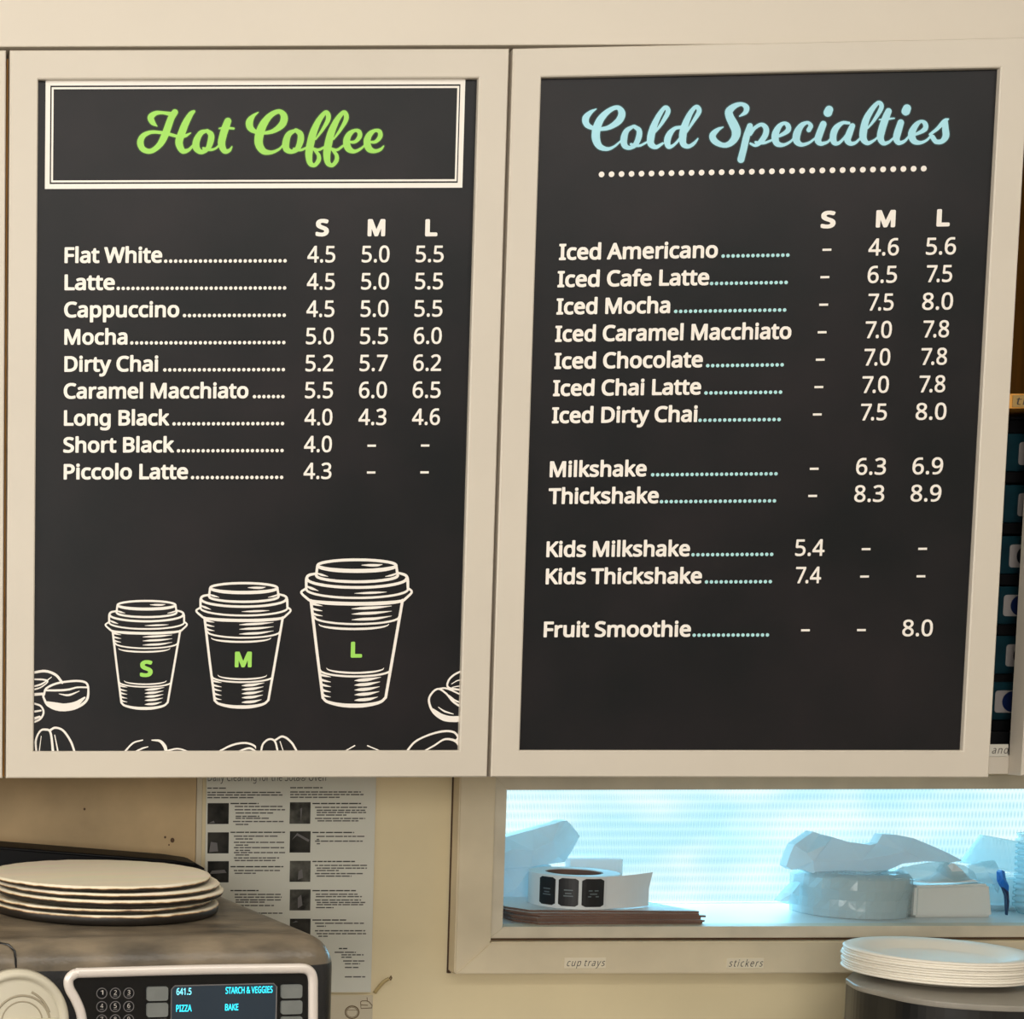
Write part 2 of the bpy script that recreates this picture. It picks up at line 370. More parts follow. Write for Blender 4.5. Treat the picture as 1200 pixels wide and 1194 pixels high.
# ------------------------------------------------------------------ flat print: outlines -> filled faces
DATA = json.loads(r'''{"r":{"0":[458,[246,-20,288,-13,334,8,369,38,390,69,421,154,433,292,417,431,380,515,346,554,304,581,269,591,215,595,165,586,128,569,88,535,65,500,45,446,32,388,28,227,37,165,56,100,96,35,139,0,169,-13],[241,65,215,64,188,73,158,101,134,158,122,246,126,369,145,450,169,488,219,509,265,502,288,488,300,472,320,427,336,331,336,242,317,135,288,85]],"1":[458,[288,-13,299,4,298,569,285,583,223,583,77,473,65,
461,63,446,96,400,112,394,196,461,204,462,206,0,219,-14]],"2":[458,[419,-13,429,8,429,62,419,74,169,75,159,81,285,204,350,277,375,315,396,362,406,412,401,473,385,515,334,565,262,591,173,590,115,573,66,546,39,523,36,508,74,458,88,456,166,500,231,509,265,498,292,481,309,438,309,408,290,350,253,296,31,69,31,-8,46,-14]],"3":[458,[215,-20,292,-9,365,27,402,69,425,142,421,208,406,242,369,280,331,304,377,
342,398,377,406,415,406,469,398,496,384,523,346,561,304,582,265,591,169,591,131,582,62,552,35,534,29,523,38,501,69,464,85,465,173,505,231,509,288,488,307,458,309,415,284,369,223,341,123,336,113,319,113,269,120,258,246,247,281,236,308,218,323,192,328,162,319,124,303,96,272,77,219,64,142,68,42,98,31,96,25,85,25,23,35,10,104,-14]],"4":[458,[362,-13,371,0,372,112,381,117,450,120,456,131,456,192,446,205,
381,206,372,212,371,577,358,587,285,587,273,580,8,200,6,131,12,120,23,117,273,116,278,108,281,-8,292,-14],[275,208,127,206,116,212,277,436]],"5":[458,[219,-20,304,-4,353,23,381,50,417,115,425,158,425,208,415,250,392,292,335,340,246,364,146,362,157,492,165,498,373,499,383,519,383,569,373,582,88,583,78,577,72,558,54,296,96,268,165,278,231,278,281,263,317,227,328,192,328,162,319,127,300,96,242,68,177,
64,104,80,62,98,47,96,40,85,41,19,54,8,96,-9,138,-18]],"6":[458,[258,-20,300,-13,338,2,369,23,402,62,421,100,433,154,433,212,421,265,400,304,369,335,315,363,265,372,208,367,165,352,135,329,134,354,149,408,167,446,212,488,277,509,338,509,373,502,384,508,386,577,377,586,358,591,250,590,192,575,146,550,115,523,77,469,49,396,36,335,32,200,45,135,73,70,104,31,150,-1,200,-18],[257,65,223,64,181,81,148,119,
130,169,130,212,151,254,182,277,219,289,262,289,304,272,329,238,339,196,336,146,315,97,300,83]],"7":[458,[188,-13,201,0,431,512,433,569,423,582,42,583,26,573,25,512,35,499,312,498,322,492,99,8,99,-4,108,-13]],"8":[458,[250,-20,300,-13,357,12,403,54,425,96,429,173,421,204,388,254,322,304,358,331,392,370,409,408,414,446,398,512,346,565,273,591,185,591,127,573,96,553,73,530,50,485,48,415,54,388,74,354,
127,300,81,265,48,227,29,181,29,115,46,62,97,12,173,-17],[253,62,208,61,154,79,132,104,122,131,122,165,143,208,182,238,215,255,265,236,300,215,323,191,336,162,336,131,315,90,292,73],[232,346,162,385,146,408,140,438,146,473,162,492,188,505,227,513,261,508,295,492,317,454,316,423,299,388,272,365]],"9":[458,[177,-20,231,-13,273,0,315,23,346,50,396,127,425,242,429,365,404,473,376,519,338,557,296,581,258,
591,181,590,150,582,108,561,81,538,56,504,37,462,29,419,29,354,46,292,69,258,115,221,158,206,227,202,273,212,328,242,324,204,310,158,288,119,261,92,192,64,154,60,85,71,73,64,71,4,77,-11,142,-21],[249,285,196,284,154,302,135,327,122,373,126,427,142,468,166,492,208,509,250,505,288,485,317,446,332,400,332,362,312,320,277,294]],".":[214,[131,-19,163,8,165,73,154,92,131,105,104,110,77,104,54,85,49,69,50,
12,81,-19]],"-":[258,[227,172,237,192,237,246,227,259,38,260,22,250,21,185,31,172]]},"b":{"A":[512,[519,-28,536,-15,539,8,317,581,308,594,292,602,212,599,195,581,-27,10,-26,-12,-15,-24,0,-29,69,-29,88,-21,103,0,165,151,338,152,350,146,419,-21,438,-29],[302,269,215,268,208,273,254,395,270,369]],"B":[521,[285,-28,358,-20,423,6,471,50,493,88,506,146,501,212,477,263,431,304,463,342,482,385,487,450,478,
492,462,525,431,556,369,585,304,598,73,597,58,586,52,569,53,-8,62,-21,77,-29],[278,88,177,89,178,238,296,240,335,229,363,208,374,165,362,123,335,100],[286,358,177,359,178,481,281,482,327,471,346,458,356,427,346,383,323,365]],"C":[506,[338,-35,431,-24,477,-6,487,15,484,88,473,101,458,106,354,83,300,83,250,96,208,122,175,169,156,235,152,308,165,373,177,404,207,446,269,482,338,490,442,461,465,462,482,
481,509,550,496,570,427,597,377,606,269,605,215,593,158,567,127,545,76,488,41,419,25,354,21,308,25,215,38,162,65,93,86,62,127,21,162,-1,215,-24,254,-32]],"D":[585,[242,-28,323,-21,396,1,462,40,504,83,538,144,559,219,563,331,551,400,532,450,506,492,462,537,410,569,354,589,304,598,73,597,58,586,52,569,53,-8,62,-21,77,-29],[274,92,185,91,176,96,175,473,181,482,277,482,354,460,404,412,428,346,432,258,408,
173,385,141,350,115]],"F":[416,[154,-28,168,-19,175,-4,177,214,385,218,402,227,410,246,409,312,388,332,178,335,176,477,185,483,408,485,424,504,425,565,420,585,406,596,81,598,64,592,54,579,52,-4,59,-19,73,-28]],"I":[271,[246,-28,266,-8,265,50,250,67,199,85,198,485,204,493,246,503,262,514,267,531,266,577,256,592,238,598,27,597,7,577,8,521,19,507,65,494,71,485,71,88,65,79,27,69,10,54,7,-8,18,-23,35,-29]],
"K":[496,[504,-28,523,-10,520,15,300,319,318,346,502,546,510,565,504,586,481,598,388,593,181,368,175,377,175,565,170,585,146,598,81,598,64,592,52,565,52,4,58,-17,77,-29,142,-29,158,-26,170,-15,175,4,176,204,204,229,392,-21,412,-29]],"L":[420,[408,-28,423,-17,429,0,429,65,415,86,177,93,174,577,165,591,150,598,65,593,55,581,52,565,52,4,57,-15,81,-29]],"M":[727,[654,-28,670,-15,675,4,675,565,668,588,646,
598,546,598,521,585,370,196,362,188,208,586,185,598,81,598,62,591,52,562,52,4,59,-19,77,-29,146,-29,162,-21,170,-8,173,327,307,-15,327,-29,385,-29,404,-24,417,-8,550,331,553,-8,562,-21,577,-29]],"P":[485,[154,-28,168,-19,175,-4,177,191,304,203,385,235,412,255,438,287,466,350,471,435,451,500,404,556,346,585,285,598,81,598,64,592,53,577,52,-4,59,-19,73,-28],[255,315,185,314,176,319,175,473,181,482,281,
477,312,465,335,438,342,400,331,354,304,328]],"S":[440,[219,-35,292,-24,363,12,401,50,429,119,428,192,417,227,396,260,342,305,185,377,162,395,152,412,148,435,154,458,165,472,192,485,250,490,362,460,388,471,412,531,408,567,362,589,292,605,185,605,135,593,101,577,53,535,35,506,21,462,26,381,37,350,59,315,119,268,277,196,298,173,302,142,288,108,231,83,165,83,54,112,31,111,14,88,15,9,35,-9,96,-28]],"T":[445,
[265,-28,281,-17,287,0,287,477,296,483,450,487,463,508,461,581,450,593,435,598,0,595,-13,585,-17,569,-17,508,-6,488,12,483,150,483,159,477,161,-8,169,-21,185,-29]],"W":[745,[588,-28,602,-19,612,0,751,519,760,562,752,588,735,598,662,598,637,585,542,234,436,577,423,593,331,598,307,581,204,237,195,254,109,585,85,598,12,598,-8,591,-16,577,-16,558,140,-19,158,-29,231,-29,259,-12,369,359,385,323,487,-15,
508,-29]],"a":[449,[192,-35,254,-24,300,3,315,-21,335,-29,392,-28,406,-19,413,-4,414,296,405,358,386,400,354,433,319,451,273,463,196,463,146,455,63,419,57,392,77,343,92,326,115,321,185,347,242,351,277,335,287,292,262,283,204,283,150,274,86,250,33,204,10,142,10,92,18,58,37,23,58,1,112,-28],[197,77,158,83,143,96,137,123,150,153,200,174,284,181,286,150,265,105,238,87]],"b":[493,[288,-35,346,-24,388,-1,
429,38,453,81,475,169,475,269,455,346,412,410,381,436,350,451,304,463,238,463,169,444,163,623,142,636,62,635,46,625,40,608,41,-8,62,-28,115,-29,132,-23,154,-1,208,-28],[282,81,238,79,200,95,180,123,168,173,168,258,177,300,204,339,246,351,288,347,315,332,332,308,347,250,347,181,332,123,312,95]],"c":[384,[262,-35,331,-24,371,-4,379,15,378,85,369,98,354,105,242,79,204,87,177,103,157,135,145,188,144,235,
152,277,176,323,192,337,219,347,262,347,331,329,350,333,366,354,382,396,382,419,369,440,315,459,204,463,154,451,115,432,56,373,38,338,21,281,18,169,41,81,67,38,96,9,173,-28]],"d":[493,[238,-35,285,-28,335,-3,352,-23,369,-29,431,-28,451,-8,452,608,446,625,431,635,354,636,333,623,327,442,258,463,185,463,148,454,108,432,73,403,54,376,30,323,17,254,17,173,26,119,49,62,69,32,123,-13,177,-32],[259,81,215,
79,185,92,165,115,149,162,144,235,160,300,185,336,219,351,265,347,292,336,312,308,324,262,329,188,313,119,296,96]],"e":[452,[273,-35,338,-28,408,-2,417,19,413,92,400,103,381,106,277,79,219,84,173,111,154,146,150,172,419,178,436,200,436,292,424,338,405,377,356,431,296,459,196,463,162,455,115,432,77,399,53,365,26,300,18,254,21,146,53,65,77,32,110,4,181,-28],[304,285,162,283,154,288,165,315,185,339,219,
351,246,352,285,335,300,312]],"f":[275,[165,-28,181,-17,187,0,187,342,196,348,273,349,288,360,294,377,294,431,287,446,269,455,189,458,191,500,203,519,223,528,285,517,308,522,319,536,336,588,334,608,321,623,262,640,173,635,119,610,94,585,77,556,64,512,58,454,0,432,-13,412,-13,373,-4,356,59,342,62,-10,85,-29]],"g":[493,[246,-220,312,-212,375,-185,420,-138,447,-73,452,-35,452,427,446,444,431,455,362,455,
335,433,295,454,258,463,188,463,150,455,106,431,69,395,30,319,17,250,21,146,35,92,73,28,115,-9,177,-32,235,-36,285,-28,323,-12,328,-15,321,-54,308,-77,269,-101,196,-105,135,-93,88,-75,65,-80,52,-100,54,-175,73,-194,135,-212],[263,81,212,79,185,92,165,115,149,162,144,235,157,296,185,336,223,351,265,347,300,328,317,296,328,246,329,177,316,119,292,92]],"h":[495,[435,-28,450,-17,456,0,456,319,447,362,428,
400,380,442,312,463,242,463,169,442,163,623,138,637,54,632,43,619,40,604,40,4,45,-15,58,-26,77,-29,142,-29,163,-15,173,285,182,312,200,333,227,347,269,352,315,335,332,296,335,-12,358,-29]],"i":[206,[146,-28,162,-17,167,0,167,431,160,446,146,455,65,455,48,446,40,427,41,-4,48,-19,62,-28],[123,476,150,490,163,508,171,527,170,569,162,590,142,607,119,617,85,616,62,606,41,581,38,523,46,502,65,483,88,475]],
"k":[428,[427,-28,446,-10,443,15,274,246,425,408,432,423,428,442,404,456,312,451,165,304,162,615,154,629,138,636,54,632,43,619,40,604,40,4,45,-15,69,-29,138,-29,156,-19,163,0,164,138,181,156,319,-21,338,-29]],"l":[206,[146,-28,162,-17,167,0,167,612,160,627,146,635,65,636,48,627,40,608,41,-4,48,-19,62,-28]],"m":[749,[692,-28,708,-17,713,0,713,288,695,381,679,408,652,435,623,451,573,464,485,459,436,438,
404,416,358,448,304,463,227,462,158,434,127,455,65,455,46,444,40,423,40,4,52,-23,69,-29,138,-29,163,-15,172,281,181,311,199,335,250,352,281,346,296,337,313,296,316,-12,338,-29,408,-29,427,-21,437,0,437,227,445,288,469,335,527,352,568,338,586,300,589,-12,612,-29]],"n":[495,[435,-28,450,-17,456,0,456,319,443,373,425,404,392,436,319,463,238,463,204,455,158,432,127,455,65,455,50,448,40,423,40,4,48,-19,
65,-29,138,-29,163,-15,167,4,168,254,177,296,192,327,208,339,269,352,315,335,332,296,335,-12,358,-29]],"o":[485,[262,-35,312,-28,350,-13,385,9,420,46,444,85,462,138,467,265,459,308,440,354,412,395,375,427,308,459,200,463,154,451,115,432,57,373,22,288,18,177,30,119,54,66,108,5,177,-28],[266,81,223,79,180,100,157,135,145,192,145,238,163,308,185,335,235,351,273,347,305,331,327,296,340,250,340,181,325,
127,300,95]],"p":[493,[146,-220,160,-212,167,-196,169,-15,262,-37,315,-32,354,-21,392,2,425,35,448,69,466,119,475,169,475,265,458,341,431,390,399,423,364,446,331,459,231,463,158,434,131,455,69,456,52,450,41,435,41,-196,48,-212,62,-220],[282,81,238,79,200,96,180,123,168,173,168,258,178,304,200,335,250,351,288,346,315,330,332,304,347,246,347,185,335,135,312,97]],"r":[331,[146,-28,160,-19,167,-4,168,250,
173,273,191,308,223,335,265,347,312,341,331,352,340,373,344,435,335,452,315,462,235,462,158,426,142,448,123,456,62,455,41,435,41,-8,50,-21,65,-29]],"s":[384,[196,-35,254,-28,317,0,359,46,375,92,370,162,338,214,285,249,154,305,137,323,146,342,177,352,223,351,312,325,337,335,366,400,363,423,331,443,254,463,158,463,85,440,35,398,14,342,18,281,35,248,58,224,138,179,219,146,246,127,252,112,235,86,181,75,
119,84,54,109,31,107,14,85,16,8,35,-9,88,-28]],"t":[289,[215,-35,265,-28,291,-15,298,0,298,62,291,77,277,85,200,79,177,100,171,123,172,342,177,348,265,348,282,354,294,373,294,431,287,446,273,455,174,458,165,544,146,555,100,555,77,537,50,458,4,436,-9,423,-13,373,4,351,48,342,48,88,64,35,101,-8,123,-21,158,-32]],"u":[495,[238,-35,285,-28,335,-5,373,-29,435,-28,454,-10,456,427,450,444,437,454,354,455,
331,438,324,154,316,123,301,100,281,87,250,79,196,84,179,96,168,115,163,427,159,442,138,455,65,456,48,450,38,437,37,115,51,58,69,25,92,1,131,-21,169,-32]],"v":[407,[250,-28,272,-4,405,342,432,415,428,442,415,453,396,456,331,455,309,442,204,165,98,442,73,456,-12,451,-24,435,-24,415,137,-12,162,-29]],"w":[630,[508,-24,532,0,647,415,647,435,638,448,619,456,550,456,527,444,458,201,385,427,369,451,277,456,
256,446,173,203,104,444,77,456,8,455,-10,446,-17,427,-12,400,95,8,108,-18,127,-25,204,-25,229,-15,315,237,396,-13,415,-25]],"y":[408,[81,-220,135,-209,169,-190,202,-158,225,-123,255,-58,435,419,434,438,419,453,331,455,309,442,208,171,98,446,81,455,4,456,-12,451,-22,438,-23,413,142,0,120,-62,96,-93,69,-106,4,-103,-16,-123,-17,-185,-10,-204,19,-217]]},"x":{"S":[440,[223,-50,308,-35,373,0,415,44,444,119,
442,196,432,231,408,269,350,318,196,388,167,415,164,435,169,453,196,470,246,475,365,445,386,450,403,465,428,531,428,558,419,577,377,600,292,621,181,620,131,608,92,590,40,542,22,515,6,462,12,377,26,338,50,304,115,253,258,191,283,169,287,146,283,127,273,116,227,98,146,102,50,128,23,124,8,111,-1,92,3,0,31,-24,96,-43]],"M":[727,[654,-43,681,-27,690,0,690,569,677,600,650,613,546,613,527,609,508,592,362,
229,219,596,204,609,185,613,77,613,50,600,40,585,37,562,37,0,50,-31,73,-43,146,-44,165,-37,182,-19,188,244,296,-27,327,-44,409,-38,432,-12,535,250,540,-15,550,-31,569,-42]],"L":[420,[408,-43,431,-31,444,-4,443,69,423,99,400,105,192,108,188,581,177,600,154,612,62,609,44,592,37,569,37,4,41,-19,58,-37,77,-44]]},"d":{"A":[512,[515,-19,529,-8,530,8,309,577,288,593,215,591,205,581,178,512,-18,8,-18,-8,0,
-20,69,-20,85,-12,158,160,346,161,359,150,423,-12,438,-20],[317,262,196,262,254,422,266,404]],"B":[521,[281,-19,354,-12,412,11,462,54,483,88,497,150,489,219,466,262,412,304,454,346,473,388,478,450,468,492,454,519,423,550,392,568,335,585,77,589,65,581,61,565,61,-4,81,-20],[284,81,168,81,169,248,300,248,350,232,372,212,384,165,368,115,338,91],[292,350,168,350,169,490,281,491,331,479,352,465,364,435,364,
404,356,381,327,357]],"C":[506,[335,-27,408,-19,469,0,478,15,476,85,458,97,381,78,300,74,246,88,201,115,168,162,148,231,143,312,155,373,168,408,194,446,242,482,281,495,342,499,458,469,472,481,500,546,488,564,423,589,377,597,273,597,215,583,165,560,135,539,84,485,59,438,38,373,30,258,42,177,61,123,92,69,131,30,165,7,219,-15,258,-24]],"E":[445,[400,-19,412,-12,416,4,415,65,404,79,168,85,168,246,385,250,
400,265,401,319,396,338,381,347,169,349,166,481,173,491,404,494,416,512,414,577,392,589,73,587,61,565,63,-8,85,-20]],"G":[583,[350,-27,477,-12,523,1,541,15,541,308,519,320,331,320,315,315,307,292,307,238,315,223,432,215,433,88,427,82,385,74,281,79,242,91,209,112,186,135,161,181,143,258,143,315,155,373,172,412,198,446,242,478,296,495,358,499,492,469,510,485,535,546,519,566,450,589,404,597,292,597,231,
583,171,558,138,536,92,488,61,438,42,388,30,312,30,258,38,196,61,127,84,85,127,38,165,11,227,-15,269,-24]],"H":[594,[519,-19,531,-12,535,4,535,565,531,581,515,589,450,589,428,577,423,349,177,347,166,354,164,577,146,589,69,585,61,565,61,4,65,-12,81,-20,142,-20,164,-8,169,248,415,249,423,248,426,238,428,-8,446,-20]],"I":[271,[242,-19,258,-4,256,46,242,60,196,71,189,81,189,488,196,501,254,519,256,577,
235,589,27,587,15,573,17,523,27,513,73,502,80,492,80,81,77,72,31,60,19,50,17,-8,35,-20]],"K":[496,[500,-19,514,-8,512,12,287,319,496,553,501,565,496,581,477,589,392,585,169,343,164,577,146,589,69,585,61,565,61,4,65,-12,81,-20,142,-20,164,-8,166,208,204,242,400,-15]],"P":[485,[150,-19,166,0,168,200,273,207,346,226,385,246,416,273,441,308,454,342,462,377,462,431,445,492,431,516,397,550,346,576,285,589,
85,589,69,585,61,573,61,0,77,-19],[261,308,168,308,169,490,281,487,317,473,339,450,352,404,339,350,312,322]],"R":[498,[488,-19,503,-8,501,12,361,242,428,300,454,346,462,385,462,438,453,481,435,515,385,560,319,585,281,589,69,585,61,565,61,4,65,-12,88,-20,146,-20,162,-12,168,215,246,218,257,212,392,-15],[273,319,168,319,169,490,285,487,321,473,342,451,352,404,339,358,312,330]],"S":[440,[215,-27,292,-14,
358,19,395,58,420,123,419,188,409,223,388,255,335,299,179,369,155,388,144,408,139,435,145,462,165,483,192,495,250,499,362,469,381,477,404,535,400,562,350,583,288,597,188,597,138,585,106,569,61,531,44,504,30,458,35,385,45,354,68,319,129,273,285,202,306,177,311,138,305,115,292,99,265,84,231,74,165,74,50,104,35,103,22,85,24,12,42,-3,100,-19]],"T":[445,[262,-19,273,-12,278,4,278,485,285,491,442,494,455,
512,453,577,431,589,4,587,-9,565,-8,512,0,496,167,488,169,-4,185,-19]],"V":[481,[277,-19,299,4,493,546,495,577,473,589,404,589,388,581,242,168,93,577,73,589,-4,587,-14,577,-14,558,186,-4,204,-19]],"Z":[458,[431,-19,443,-12,447,4,446,65,435,79,165,82,157,88,435,508,439,562,435,581,415,589,31,585,22,569,22,515,35,494,285,491,293,485,15,65,11,8,15,-12,35,-20]],"0":[458,[242,-27,319,-8,358,18,393,62,427,
154,439,296,423,431,385,519,347,562,308,586,269,597,212,601,165,592,123,573,84,538,61,504,38,446,26,388,22,223,31,165,50,100,91,31,135,-4,165,-18],[246,73,215,71,188,80,169,95,140,158,128,246,132,369,151,450,173,483,219,503,262,497,295,469,314,427,330,331,330,242,313,142,287,92]],"1":[458,[288,-19,300,-12,305,4,305,569,288,589,223,589,76,481,59,462,57,446,88,400,108,388,123,392,192,448,198,446,200,
-4,215,-19]],"2":[458,[419,-19,431,-12,435,4,435,65,423,79,174,85,332,246,382,315,400,354,412,408,412,454,391,515,338,570,265,596,173,596,85,564,42,536,30,515,34,496,69,453,92,451,169,495,231,502,262,493,287,477,302,438,303,408,282,346,246,297,27,73,24,-8,46,-20]],"3":[458,[212,-27,296,-14,369,23,409,69,431,142,427,208,412,244,377,282,344,304,385,342,408,388,412,469,403,500,389,527,350,566,308,587,
265,597,169,597,131,589,58,557,30,538,22,523,53,469,69,458,85,459,173,498,227,503,282,485,302,454,301,412,278,373,223,348,123,342,111,335,107,319,108,265,119,251,246,241,281,229,304,212,316,192,322,162,314,127,298,100,269,82,219,70,142,75,42,104,27,100,19,88,19,23,31,5,100,-19]],"4":[458,[362,-19,378,0,379,108,442,111,458,119,462,192,446,212,385,213,378,219,376,581,358,593,285,593,269,585,3,204,-1,
131,4,119,19,111,269,109,277,-12,292,-20],[271,215,128,215,269,418]],"5":[458,[215,-27,308,-9,358,19,386,46,423,115,431,158,431,208,422,250,397,296,338,345,308,358,246,370,156,369,163,485,173,491,377,494,389,508,389,565,385,581,373,589,88,589,69,573,45,315,50,292,96,262,165,272,227,272,277,259,312,223,322,162,312,127,296,101,242,75,181,70,104,86,62,104,46,103,34,85,35,19,46,5,96,-15]],"6":[458,[254,
-27,300,-19,340,-4,373,18,404,54,427,100,439,154,439,212,431,254,401,312,369,343,327,366,238,378,188,368,146,347,140,354,172,442,219,485,277,503,338,503,373,496,388,503,392,577,385,589,362,596,250,596,188,580,142,554,111,527,74,477,57,442,35,362,26,296,26,200,38,135,66,69,100,26,146,-6,196,-23],[261,73,223,71,185,86,153,123,136,169,136,212,155,250,185,271,219,283,262,283,296,270,320,242,329,215,334,
173,324,127,303,92]],"7":[458,[188,-19,206,-4,437,512,439,569,427,587,42,589,21,577,19,508,35,492,312,488,92,8,94,-8,108,-19]],"8":[458,[246,-27,300,-19,362,7,408,50,430,92,435,173,428,204,393,258,334,304,399,369,415,408,420,446,403,515,350,570,277,596,185,597,127,580,92,558,69,535,46,492,41,415,47,388,69,350,116,300,76,269,41,227,23,181,22,115,42,58,92,7,127,-10,173,-23],[258,69,212,66,173,76,144,
96,129,131,129,165,148,204,185,233,215,248,262,232,296,210,318,188,329,162,329,131,312,96,292,80],[236,354,219,357,167,388,151,412,146,438,151,469,163,485,188,499,227,507,258,502,290,488,311,454,310,423,295,392]],"9":[458,[173,-27,273,-6,319,19,351,46,403,127,431,242,435,365,427,419,409,477,381,523,342,562,296,587,258,597,162,592,104,566,76,542,51,508,32,465,22,419,22,354,40,292,64,254,108,219,158,
200,223,195,269,204,315,226,321,223,313,185,293,138,242,88,192,71,154,67,88,78,69,69,65,4,73,-15,100,-24],[253,292,200,289,177,295,144,323,134,350,128,404,138,446,158,479,192,498,231,503,269,491,298,465,322,415,326,365,316,338,300,317]],".":[214,[127,-27,146,-20,168,4,174,23,172,73,158,97,135,110,108,116,77,110,46,81,44,12,77,-24]],"&":[587,[238,-27,300,-19,338,-6,419,39,488,-19,588,-19,600,-12,604,
0,597,15,496,115,549,215,565,269,562,296,546,305,469,300,439,223,419,191,302,300,303,308,366,362,387,392,401,438,400,485,384,531,350,570,308,591,254,601,196,596,162,586,126,565,93,527,80,488,81,423,103,369,134,323,65,265,37,223,26,181,31,92,43,62,73,23,100,3,154,-19],[265,77,208,74,185,80,162,93,140,123,136,165,144,192,165,219,204,248,344,115,304,88],[232,377,219,382,191,423,186,469,204,495,242,506,
280,492,295,458,279,415]]},"n":{"A":[512,[508,-1,292,567,224,573,3,0,73,3,143,177,358,179,370,173,438,0],[342,242,168,246,254,489]],"B":[521,[277,-1,346,6,400,26,466,96,479,173,462,235,412,281,352,300,408,326,439,358,459,419,451,485,400,543,327,567,85,571,79,4],[287,62,150,62,151,265,304,267,382,231,402,173,385,108,344,73],[294,331,150,331,151,508,288,509,367,477,382,442,374,373,346,345]],"C":[506,
[331,-8,457,15,459,73,292,56,242,68,190,100,151,154,129,227,125,319,138,381,179,458,231,497,346,517,450,488,479,546,373,579,277,579,173,543,100,474,57,369,48,262,76,135,140,46,223,3]],"D":[585,[235,-1,385,26,481,99,512,154,532,227,537,323,524,392,483,477,400,543,300,571,85,571,79,4],[283,65,148,69,154,509,285,509,358,489,417,442,451,373,459,250,432,158,365,91]],"E":[445,[392,-2,392,63,148,69,150,265,
377,268,383,319,373,329,151,331,148,500,158,510,392,510,396,569,81,569,81,1]],"G":[583,[346,-8,431,-2,523,23,523,299,327,299,328,238,450,234,452,73,392,56,300,56,215,84,161,138,129,223,125,323,157,423,188,463,238,497,365,517,489,488,512,548,400,579,273,575,153,523,80,435,48,308,65,169,114,77,208,11]],"I":[271,[235,-2,236,42,171,62,171,504,177,516,238,531,240,565,38,571,35,531,98,512,98,65,38,42,33,
4]],"K":[496,[492,-1,262,323,480,569,400,567,154,295,148,565,81,569,81,1,148,4,148,215,208,271,412,0]],"L":[420,[396,-2,396,63,150,66,148,565,81,569,81,1]],"O":[626,[327,-8,425,12,474,38,517,81,566,185,579,300,558,415,502,512,415,566,300,583,200,562,114,500,65,408,48,265,76,135,137,50,223,3],[352,58,262,60,199,88,157,138,129,223,125,323,145,412,196,483,262,513,346,517,423,489,466,442,494,369,502,258,
478,154,428,88]],"P":[485,[142,-2,150,219,269,225,335,242,392,275,428,323,444,381,435,465,390,531,338,558,277,571,79,565,79,4],[263,288,150,289,151,508,288,505,328,488,359,454,371,400,355,338,323,307]],"R":[498,[481,-1,333,254,392,291,435,350,444,435,420,504,377,543,312,567,81,569,81,1,148,4,150,234,254,237,270,227,404,0],[275,300,150,301,151,508,288,506,331,489,359,462,371,408,359,354,323,315]],"S":[440,
[212,-8,285,3,347,35,378,65,402,127,397,200,358,260,169,353,126,400,126,465,173,508,258,517,368,492,384,550,285,579,192,579,112,551,68,508,48,454,61,365,94,319,281,228,324,185,324,112,308,87,269,65,158,56,42,84,46,16,108,-2]],"T":[445,[254,-2,260,504,431,510,436,565,15,571,15,510,186,504,187,4]],"V":[481,[273,-1,477,569,402,565,242,92,78,565,8,571,203,4]],"Z":[458,[423,-2,423,63,122,69,420,519,419,
569,43,569,46,510,328,504,30,54,31,1]],"H":[594,[512,-2,515,569,445,565,442,331,158,329,148,338,148,565,81,569,81,1,148,4,151,265,435,267,444,258,445,4]],"a":[449,[185,-8,262,11,315,58,335,0,386,4,382,331,358,390,285,432,200,436,86,400,108,350,177,375,250,379,288,363,312,323,315,262,142,243,83,215,49,177,37,100,62,37,108,3],[206,50,146,57,118,81,110,131,126,169,192,202,311,208,313,142,289,88,250,61]],
"b":[493,[281,-8,373,22,428,92,448,173,448,262,428,338,367,412,296,436,208,428,138,379,140,604,73,609,68,4,116,0,138,53,204,3],[290,54,231,52,187,69,157,108,141,165,141,269,157,327,188,362,238,379,277,379,327,359,358,321,375,258,375,173,358,112,327,71]],"c":[384,[254,-8,350,15,351,73,231,52,162,79,121,158,122,273,138,319,173,359,215,375,265,375,335,359,355,412,285,436,212,436,131,409,80,358,48,273,
44,177,65,94,112,33,181,-1]],"d":[493,[231,-8,296,7,354,54,370,0,425,4,419,609,356,604,358,378,273,432,173,432,98,388,57,315,44,177,72,77,131,15],[267,54,208,52,169,68,145,92,121,154,118,246,134,312,169,359,212,379,305,362,332,331,352,269,356,177,339,108,313,73]],"e":[452,[265,-8,385,16,388,76,285,52,200,61,141,108,119,199,404,202,409,285,382,362,340,408,285,432,204,436,131,409,76,350,48,273,44,181,
61,112,108,41,188,-1],[334,258,119,262,131,309,165,359,212,379,254,379,296,362,320,335]],"f":[275,[154,-2,160,369,262,375,267,385,262,429,162,431,160,492,172,527,200,551,292,547,308,596,254,613,185,609,135,586,95,523,85,435,14,404,19,375,86,369,87,4]],"g":[493,[238,-193,304,-185,358,-162,397,-123,420,-65,419,429,370,427,354,376,273,432,169,432,91,377,57,312,44,246,48,154,76,73,112,29,165,-1,227,-9,
290,4,354,50,351,-54,312,-112,262,-132,192,-133,79,-108,85,-168,146,-186],[244,50,200,53,150,87,118,181,134,312,169,359,215,379,273,374,315,352,343,308,356,254,356,165,335,96,300,64]],"h":[495,[423,-2,429,315,405,385,354,424,254,437,181,412,138,376,140,604,70,608,69,1,140,4,141,265,161,331,208,370,277,379,331,359,359,304,360,4]],"i":[206,[135,-2,140,423,73,429,68,4],[115,503,142,529,143,562,131,582,
